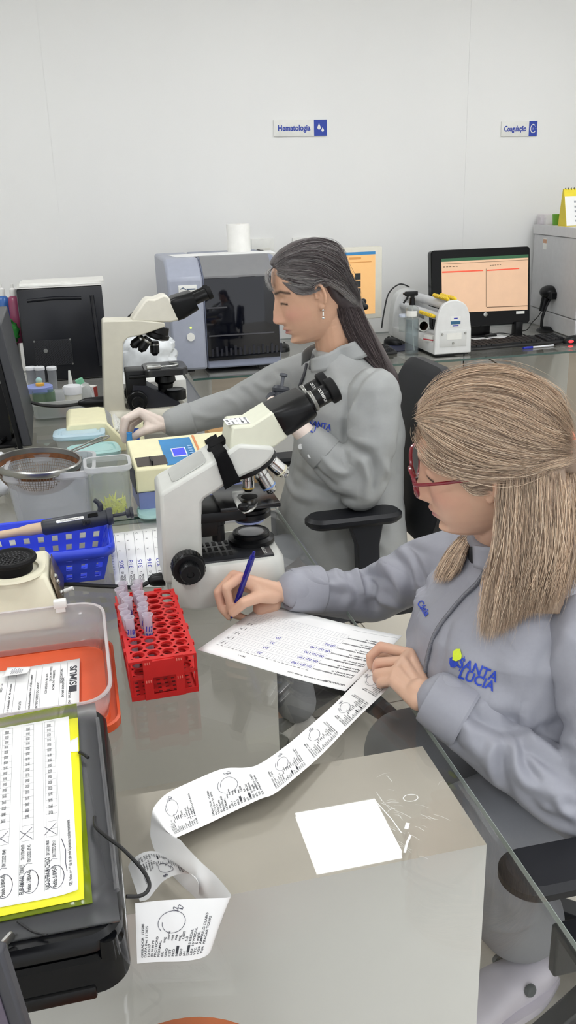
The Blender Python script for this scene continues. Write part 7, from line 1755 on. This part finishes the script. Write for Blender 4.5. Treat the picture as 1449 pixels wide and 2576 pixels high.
# ---- her chair
ch = thing('office_chair', 'black office chair of the blond woman, arm pad under the glass', 'chair', (.96, 1.165, 0))
M_chair = mat('chair_black', '#16171c', .55, bump=.1, bscale=700); M_chairp = mat('chair_plastic', '#1c1e24', .4)
def office_chair(t, c, face, arms, armz, base_rot, back_h=.50, seat_z=.45, gap=.285, padx=.04):
    F = Matrix.Translation(Vector((c[0], c[1], 0))) @ Matrix.Rotation(face, 4, 'Z')     # local +x = facing
    obj('seat', MB(F).rlev([(.40, .42, .10, seat_z-.06), (.47, .48, .12, seat_z-.045), (.47, .48, .12, seat_z-.015), (.42, .44, .10, seat_z)], (0.0, 0, 0), 7), M_chair, t)
    B = F @ Matrix.Translation((-.235, 0, seat_z+.14)) @ Matrix.Rotation(radians(-97), 4, 'Y') @ Matrix.Rotation(pi, 4, 'Z')
    obj('backrest', MB(F @ Matrix.Translation((-.25, 0, seat_z+.10+back_h/2)) @ Matrix.Rotation(radians(90-6), 4, 'Y')).rlev([(back_h-.06, .36, .10, -.035), (back_h, .42, .13, -.015), (back_h, .42, .13, .015), (back_h-.05, .36, .1, .032)], (0, 0, 0), 8), M_chair, t)
    bar = obj('back_bar', MB(F).tube(spline([(-.08, 0, seat_z-.07), (-.22, 0, seat_z-.06), (-.30, 0, seat_z+.05), (-.305, 0, seat_z+.3)], 6), .022, 12), M_chairp, t)
    bl = MB(F)
    for k in range(15): bl.lathe([(.028, -.007), (.038, 0), (.028, .007)], (-.298-.0005*k, 0, seat_z-.02+k*.014), (0, 0, 1), 18)
    obj('bellows', bl, M_rubber, bar)
    for s_ in arms:
        pad = MB(F).rlev([(.235, .07, .034, armz-.028), (.255, .09, .044, armz-.018), (.255, .09, .044, armz-.008), (.235, .072, .035, armz)], (padx, s_*gap, 0), 8); obj('arm_pad', pad, mat('arm_pad', '#14151a', .45, spec=.35), t)
        po = obj('arm_post', MB(F @ Matrix.Translation((padx-.04, 0, 0))).prism([(-.035, s_*gap-.018, armz-.03), (.055, s_*gap-.018, armz-.03), (.035, s_*gap-.018, armz-.09), (.03, s_*gap-.018, seat_z+.015), (-.03, s_*gap-.018, seat_z+.015), (-.025, s_*gap-.018, armz-.09)], (0, 0, 0), (0, .036, 0)).box((0, s_*(gap-.045), seat_z+.012), (.05, .10, .02)).box((0, s_*(gap-.09), seat_z-.03), (.05, .02, .09)), M_chairp, t, bev=.004)
        obj('arm_knob', MB(F @ Matrix.Translation((padx-.04, 0, 0))).cyl((0, s_*gap+s_*.018, armz-.17), (0, s_*gap+s_*.034, armz-.17), .018, .014, 18), M_chairp, po)
    obj('gas_lift', MB(F).cyl((0, 0, .09), (0, 0, .25), .030).cyl((0, 0, .25), (0, 0, seat_z-.05), .018), M_chairp, t)
    for k in range(5):
        a = base_rot+k*2*pi/5; e = Vector((.31*cos(a), .31*sin(a), 0)); Fi = Matrix.Translation(Vector((c[0], c[1], 0)))
        lg = MB(Fi); sd = Vector((-sin(a), cos(a), 0)); rg_ = []
        for q, w, z0, z1 in ((.0, .035, .06, .125), (.12, .030, .062, .115), (.25, .025, .064, .098), (.31, .024, .064, .09)):
            cc = Vector((cos(a)*q, sin(a)*q, 0)); rg_.append([cc+sd*w+V(0, 0, z0), cc+sd*w*.8+V(0, 0, z1), cc-sd*w*.8+V(0, 0, z1), cc-sd*w+V(0, 0, z0)])
        lg.loft(rg_); lo = obj('base_leg', lg, M_chairp, t, bev=.004)
        cs = MB(Fi)
        for s_ in (-1, 1): cs.cyl(e+sd*s_*.010+V(0, 0, .027), e+sd*s_*.026+V(0, 0, .027), .027, .025, 18)
        cs.cyl(e+V(0, 0, .03), e+V(0, 0, .07), .012); obj('caster', cs, M_black, lo)
    return t
office_chair(ch, (.96, 1.165), pi, (1,), .66, radians(200), seat_z=.43, gap=.305, padx=.365)
# ================================================================ woman at the second desk
P2 = thing('person', 'woman with long dark grey hair and gloves seated at the second desk', 'person', (.68, 2.29, 0))
H = head_frame(177.6, 17.5, -1.8, (.595, 2.27, 1.262), .994)
RS, RE, RW = V(.665, 2.47, 1.045), V(.43, 2.53, .925), V(.222, 2.52, .888)
LS, LE, LW = V(.710, 2.10, 1.035), V(.662, 2.075, .790), V(.535, 2.15, .925)
neck = V(.662, 2.285, 1.105)
mb = MB(H).grid(head_surface(1.08, .004), 200, 140, True); mb.M = Matrix.Identity(4)
bmesh.ops.holes_fill(mb.bm, edges=mb.bm.edges, sides=0)
add_ear(mb, H, 1, 1.05); add_ear(mb, H, -1, 1.05)
limb(mb, [H @ Vector((-.024, 0, -.03)), H @ Vector((-.026, 0, -.085)), neck, neck+V(.03, 0, -.08)], [.055, .052, .053, .07], 24)
limb(mb, [neck+V(.02, 0, -.06), RS+V(0, -.03, -.03), RE, RW], [.042, .032, .032, .022]); limb(mb, [neck+V(.02, 0, -.06), LS+V(0, .03, -.03), LE, LW], [.042, .032, .032, .022])
limb(mb, [neck+V(.02, 0, -.06), V(.70, 2.29, .85), V(.71, 2.29, .58)], [.07, .10, .11])
K1, A1, K2, A2 = V(.42, 2.19, .555), V(.50, 2.19, .12), V(.42, 2.40, .555), V(.50, 2.41, .12)
limb(mb, [V(.70, 2.21, .55), K1, A1, A1+V(-.10, 0, -.06)], [.08, .05, .034, .028]); limb(mb, [V(.70, 2.37, .55), K2, A2, A2+V(-.10, 0, -.06)], [.08, .05, .034, .028])
y = lambda px, py, Y: pY(px, py, Y)
RF = [[y(353, 1037, 2.500), y(318, 1055, 2.494), y(311, 1084, 2.495), y(315, 1110, 2.500)],
      [y(350, 1034, 2.520), y(312, 1056, 2.518), y(307, 1086, 2.518), y(312, 1108, 2.514)],
      [y(354, 1040, 2.540), y(320, 1062, 2.543), y(316, 1089, 2.540), y(324, 1105, 2.530)],
      [y(362, 1048, 2.556), y(333, 1070, 2.560), y(328, 1090, 2.552), y(336, 1100, 2.540)]]
RT_ = [y(396, 1074, 2.494), y(368, 1082, 2.480), y(349, 1090, 2.484), y(336, 1100, 2.490)]
LF = [[y(690, 992, 2.19), y(681, 1008, 2.165), y(694, 1024, 2.150), y(712, 1030, 2.150)],
      [y(697, 1012, 2.19), y(684, 1028, 2.165), y(697, 1044, 2.150), y(716, 1048, 2.150)],
      [y(703, 1030, 2.19), y(690, 1046, 2.165), y(703, 1060, 2.150), y(720, 1063, 2.150)],
      [y(710, 1046, 2.19), y(698, 1060, 2.170), y(709, 1074, 2.155), y(724, 1076, 2.155)]]
LT_ = [y(745, 1050, 2.165), y(742, 1025, 2.155), y(736, 1004, 2.158), y(722, 992, 2.165)]
hand(mb, RW, RF, RT_, s=.9); hand(mb, LW+V(-.015, .006, .02), LF, LT_, s=.9)
me = fuse(mb, .0024, 3, .45)
skin_colours(me, H, '#d6aa8e', '#b0706f', '#3a2d26', '#dc9c8a')
person_part('body', me, M_skin, P2)
M_glove = mat('latex_glove', '#e3d3c8', .45, var=.04, scale=90, sss=.05)
for W_, F_, T__ in ((RW, RF, RT_), (LW+V(-.015, .006, .02), LF, LT_)):
    mb = MB(); hand(mb, W_, F_, T__, s=1.07); limb(mb, [W_, W_+((RE if W_ is RW else LE)-W_).normalized()*.03], [.0255, .028], 20)
    g_ = person_part('glove', fuse(mb, .0022, 3, .4), M_glove, P2); g_['label'] = 'pale latex glove'
# jacket
fa, la = V(-1, .04, 0), V(-.04, -1, 0)
mb = MB()
rings(mb, [((.675, 2.29, .495), la, fa, .205, .165), ((.672, 2.29, .53), la, fa, .215, .182), ((.670, 2.29, .62), la, fa, .205, .178), ((.675, 2.29, .70), la, fa, .192, .165), ((.688, 2.288, .80), la, fa, .186, .148), ((.696, 2.286, .90), la, fa, .19, .14), ((.695, 2.286, .97), la, fa, .196, .126), ((.690, 2.286, 1.03), la, fa, .18, .10), ((.678, 2.286, 1.065), la, fa, .14, .082), ((.668, 2.286, 1.09), la, fa, .092, .070), ((.662, 2.286, 1.112), la, fa, .064, .062)], 40, 2.4)
limb(mb, [RS+V(.01, -.02, -.014), RS.lerp(RE, .5), RE, RE.lerp(RW, .5), RW+V(.022, 0, .003)], [.066, .060, .053, .046, .043], 24)
sl = MB(); limb(sl, [LS+V(.0, .02, -.016), LS.lerp(LE, .5)+V(.008, -.004, 0), LE, LE.lerp(LW, .55), LW+V(.018, -.01, -.02)], [.070, .066, .060, .050, .042], 24)
me = subd(join_meshes(fuse(mb, .0052, 6), fuse(sl, .0052, 5)))
folds(me, [(((950, 922), (912, 950), (885, 1000), (868, 1060), (862, 1110)), .012, -.010), (((965, 930), (950, 1000), (945, 1080)), .02, .006),
    (((868, 1070), (872, 1110), (900, 1130), (940, 1140)), .013, -.012), (((800, 1140), (840, 1180), (870, 1190), (885, 1170)), .012, .011), (((880, 1140), (930, 1150), (940, 1190), (935, 1240)), .013, -.013),
    (((905, 1150), (925, 1200), (920, 1250)), .012, .010), (((770, 1150), (810, 1195), (850, 1225)), .012, -.009), (((740, 1180), (790, 1220), (850, 1250), (900, 1262)), .014, -.014),
    (((720, 1200), (740, 1240), (800, 1260)), .016, .013), (((960, 1150), (975, 1200), (950, 1260)), .016, .010), (((940, 1290), (990, 1300)), .016, -.008), (((860, 1300), (920, 1340), (980, 1390)), .016, .010),
    (((640, 960), (670, 975), (700, 965)), .012, .010), (((600, 975), (630, 1000), (650, 1030)), .012, -.010), (((560, 1000), (590, 1010), (620, 1050)), .013, .008), (((470, 1035), (520, 1050), (560, 1045)), .012, .006),
    (((690, 930), (720, 950), (735, 985)), .012, -.008), (((770, 960), (760, 1010), (740, 1060)), .013, -.008), (((800, 900), (840, 930), (860, 980)), .018, .006), (((890, 1010), (880, 1060)), .012, .006)], guess=2.3, smooth=2, crumple=.0030)
jb = bvh_of(me); jacket = person_part('jacket', me, M_jack2, P2); jacket['label'] = 'grey zipped uniform jacket with buttoned sleeves'
cuff('cuff', RW+V(.012, 0, .001), RE, .040, .045, jacket, M_jack2); cuff('cuff', LW+V(.012, -.008, -.012), LE, .040, .046, jacket, M_jack2)
collar(jacket, None, V(.660, 2.286, 1.085), V(-.22, 0, 1), (.070, .068), .046, 212, 212+296, .024, M_jack2)
obj('inner_collar', MB().grid(lambda u, v: V(.650, 2.286, 1.082)+V(cos(radians(150+60*u))*(.062-.012*v), sin(radians(150+60*u))*.06, .04*v-.02), 16, 5), mat('inner_collar', '#4d4d50', .7), jacket, solid=.003, off=0)
zp = [hit(jb, *q, .0012, 2.2) for q in ((772, 915), (766, 940), (755, 968), (744, 1000), (736, 1030))]
zo = obj('zip', MB().tube(spline(zp, 8), .0042, 8), mat('zip_dark', '#4a4b50', .6), jacket)
for q in ((757, 1124), (781, 1146)): p = hit(jb, *q, .001, 2.1); obj('cuff_button', MB().lathe([(0, .003), (.006, .003), (.0075, .001), (.0075, -.002)], p, (CAMPOS-p).normalized(), 18), mat('button_grey', '#c9cac8', .3), jacket)
mb = MB(); proj_text(mb, jb, 'SANTA', 806, 1070, 21, -14, bold=.5, squeeze=.85, guess=2.2); proj_text(mb, jb, 'LÚCIA', 806, 1087, 21, -14, bold=.5, squeeze=.85, guess=2.2); obj('logo_lettering', mb, M_emb, jacket, smooth=0)
# epaulette tab on the shoulder seam
q = [hit(jb, *p, .003, 2.2) for p in ((885, 893), (905, 880), (912, 888), (893, 901))]; obj('shoulder_tab', MB().poly(q), M_jack2, jacket, smooth=0, solid=.002)
# trousers, shoes
mb = MB(); limb(mb, [V(.70, 2.29, .56), V(.70, 2.21, .55), K1, K1.lerp(A1, .5), A1], [.12, .10, .076, .066, .062], 24); limb(mb, [V(.70, 2.37, .55), K2, K2.lerp(A2, .5), A2], [.10, .076, .066, .062], 24)
me = subd(fuse(mb, .007, 6)); folds(me, [(((700, 1290), (740, 1330), (790, 1350)), .016, .009), (((720, 1370), (770, 1390), (820, 1400)), .016, -.008)], guess=2.3)
person_part('trousers', me, M_trous, P2)['label'] = 'grey uniform trousers'
for k, A_ in enumerate((A1, A2)):
    F = Matrix.Translation((A_.x-.03, A_.y, .0)) @ Matrix.Rotation(pi, 4, 'Z'); mb = MB(F)
    rings(mb, [(Vector((x, 0, (z0+z1)/2)), (0, 1, 0), (0, 0, 1), w, (z1-z0)/2) for x, w, z0, z1 in ((-.09, .02, .006, .05), (-.07, .036, .001, .075), (0, .04, .001, .08), (.08, .045, .001, .06), (.14, .034, .002, .04), (.155, .012, .008, .024))], 24, 2.6)
    o = person_part('shoe', subd(fuse(mb, .005, 3)), mat('shoe_white', '#dcdad6', .5), P2); o['label'] = ('white shoe on the near foot', 'white shoe on the far foot')[k]
# bracelets
d = (RE-RW).normalized(); B = basis(d)
bd = MB()
for k in range(34): a = 2*pi*k/34; bd.sph(RW+d*.004+(B @ Vector((.0295*cos(a), .0295*sin(a), 0))), .0029, 8, 6)
obj('bead_bracelet', bd, mat('beads_pearl', '#efe9da', .25), P2)
obj('black_bracelet', MB().lathe([(.0285, -.003), (.0325, -.003), (.0325, .004), (.0285, .004), (.0285, -.003)], RW+d*.0135, d, 36), mat('bracelet_black', '#2a2b30', .4), P2)
# earring
e = H @ Vector((.002, .083, -.033)); er = MB().sph(e, .0035, 10, 8); er.tube([e+V(0, -.001, -.004), e+V(0, -.001, -.014)], .0022, 8); er.sph(e+V(0, -.001, -.019), .0042, 10, 8)
obj('earring', er, mat('silver_bright', '#e8e6e2', .15, 1., var=0), P2)
# hair
HC = H @ Vector((-.01, 0, .03)); mb = MB(H); f0 = head_surface(1, 0, .011)
def is_hair2(p):
    x, y_, z = p; return x < interp(z, [-.05, -.01, .020, .034, .045, .07, .09, .11], [-.050, -.036, -.028, .010, .044, .066, .072, .085])
vs = {}
for i in range(nu):
    for j in range(nv):
        p = Vector(f0(i/nu, j/(nv-1))); p = p if is_hair2(p) and p.z > -.05 else p*.80
        vs[(i, j)] = mb.v(p)
for i in range(nu):
    for j in range(nv-1): mb.f((vs[(i, j)], vs[((i+1) % nu, j)], vs[((i+1) % nu, j+1)], vs[(i, j+1)]))
bmesh.ops.holes_fill(mb.bm, edges=mb.bm.edges, sides=0)
mb.sph((-.035, 0, .050), (.078, .074, .072), 26, 16); mb.M = Matrix.Identity(4)
ax0 = H @ Vector((-.075, .02, .005)); pth = [pY(862, 738, 2.25), pY(884, 812, 2.262), pY(930, 885, 2.270), pY(975, 955, 2.275), pY(996, 1000, 2.28)]
rings(mb, [(p, Vector((0, -1, 0)), Vector((.85, 0, .5)), a, b) for p, a, b in zip(pth, (.055, .060, .056, .048, .03), (.042, .040, .036, .030, .012))], 20, 2.2)
me = fuse(mb, .0046, 4); colour_attr(me, np.tile(np.array(lin('#453c3d')), (len(me.vertices), 1))); hb = bvh_of(me)
hair = person_part('hair', me, M_hair, P2); hair['label'] = 'long dark hair with grey streaks, half tied back'
gd2 = lambda pts, off=.003: [hit(hb, x, y_, off, 2.28) for x, y_ in pts]
PAL2 = ['#5a4f50', '#4b4142', '#3d3435', '#675c5c', '#544849', '#776c6a', '#453b3d']
TOP = [((700, 652), (745, 622), (800, 608), (850, 626), (886, 680), (903, 752)), ((692, 666), (740, 640), (800, 630), (852, 655), (882, 705), (902, 758)), ((686, 680), (730, 660), (795, 658), (846, 688), (880, 730), (901, 762)),
       ((690, 690), (735, 690), (790, 694), (840, 712), (880, 744), (900, 766)), ((698, 702), (745, 722), (778, 722), (806, 705), (846, 724), (880, 752), (900, 769))]
fl_ = H @ Vector((.085, 0, .07)); gf = lambda S0: 1.15-np.linalg.norm(S0-np.array(fl_), axis=1)/.075
strands('hair_strands', hair, P2, [gd2(g_) for g_ in TOP], 3200, .00050, PAL2, .004, 21, 18, grey=gf, lift=(HC, .004))
strands('hair_strands', hair, P2, [gd2(g_, .005) for g_ in TOP], 420, .0004, PAL2+['#a9a4a0'], .010, 22, 18, grey=gf, lift=(HC, .007), endjit=.4)
DOWN = []
for k in range(6):
    u = k/5; DOWN.append(gd2([(838+65*u, 772), (848+76*u, 815+4*u), (876+72*u, 858+16*u), (920+50*u, 893+36*u), (962+28*u, 938+32*u), (990+12*u, 990+16*u)], .003))
strands('hair_strands', hair, P2, DOWN, 2400, .00052, PAL2, .006, 23, 20, endjit=.12)
side = [[H @ Vector(q) for q in ((.072, .052, .062), (.050, .070, .040+dz), (.020, .079, .030+dz), (-.020, .084, .030+dz*.6), (-.05, .078, .018))] for dz in (-.014, -.004, .008)]
strands('hair_strands', hair, P2, side, 380, .0004, PAL2, .003, 24, 14, grey=gf)
lock = [[H @ Vector(q) for q in ((.074, .012, .098), (.098, .020+dy, .090), (.104, .026+dy, .064), (.099, .034+dy, .044))] for dy in (-.012, 0, .012)]
strands('hair_strands', hair, P2, lock, 260, .0004, PAL2+['#b9b6b2'], .004, 25, 14, grey=lambda S0: np.full(len(S0), .7), endjit=.15)
fc = pY(905, 766, 2.27); hc = thing('hair_clip', 'small black hair clip holding the dark grey hair', 'hair clip', fc)
obj('clip_body', MB().sph(fc, (.012, .030, .014), 18, 10), M_black, hc)
for s_ in (-1, 1): obj('clip_knob', MB().sph(fc+V(.012, s_*.008, .006*s_), (.009, .007, .008), 14, 10), M_black, hc)
# tube with blue cap in the gloved fingers
a, b = y(327, 1138, 2.468), y(325, 1088, 2.468); d = (b-a).normalized(); L = (b-a).length
t = thing('blood_tube', 'blood tube with a bright blue cap held in gloved fingers', 'tube', a)
obj('tube_body', MB().lathe([(0, -.03), (.0055, -.026), (.0064, -.02), (.0064, L*.62), (0, L*.62)], a, d, 20), clear('tube_glass', '#f0ece8', .35, '#d9cfc8', .05), t)
obj('cap', MB().lathe([(0, L*.55), (.0085, L*.55), (.0085, L*.68), (.0074, L*.8), (.0080, L), (.0055, L), (.005, L*.93), (0, L*.93)], a, d, 22), mat('cap_blue', '#3f8fd0', .35), t)
obj('tube_label', MB().lathe([(.0067, -.012), (.0067, L*.45)], a, d, 20), M_paper, t)
# pipette in the other hand
a, b = y(692, 1075, 2.155), y(704, 1000, 2.175); d = (b-a).normalized()
t = thing('pipette', 'dark grey pipette held upright in the gloved hand at her chest', 'pipette', a)
obj('body', MB().lathe([(0, -.03), (.013, -.03), (.016, 0), (.017, .06), (.019, .078), (.017, .090), (.012, .094), (0, .094)], a, d, 24), M_pip, t)
obj('finger_hook', MB().tube(spline([a+d*.082, a+d*.088+V(-.022, -.004, 0), a+d*.082+V(-.034, -.006, -.006)], 6), .007, 10), M_pip, t)
obj('knob', MB().lathe([(0, .090), (.022, .090), (.024, .096), (.020, .104), (0, .104)], a, d, 24), M_pip, t)
obj('plunger', MB().lathe([(.0045, .10), (.0045, .128), (.010, .131), (.0105, .136), (.008, .138), (.007, .135), (0, .135)], a, d, 20), mat('plunger_grey', '#55585f', .35), t)
# her chair
ch = thing('office_chair', 'black office chair with an arm pad behind the writing arm', 'chair', (.665, 2.33, 0))
office_chair(ch, (.675, 2.335), pi, (1, -1), .735, radians(218), seat_z=.45, gap=.285)
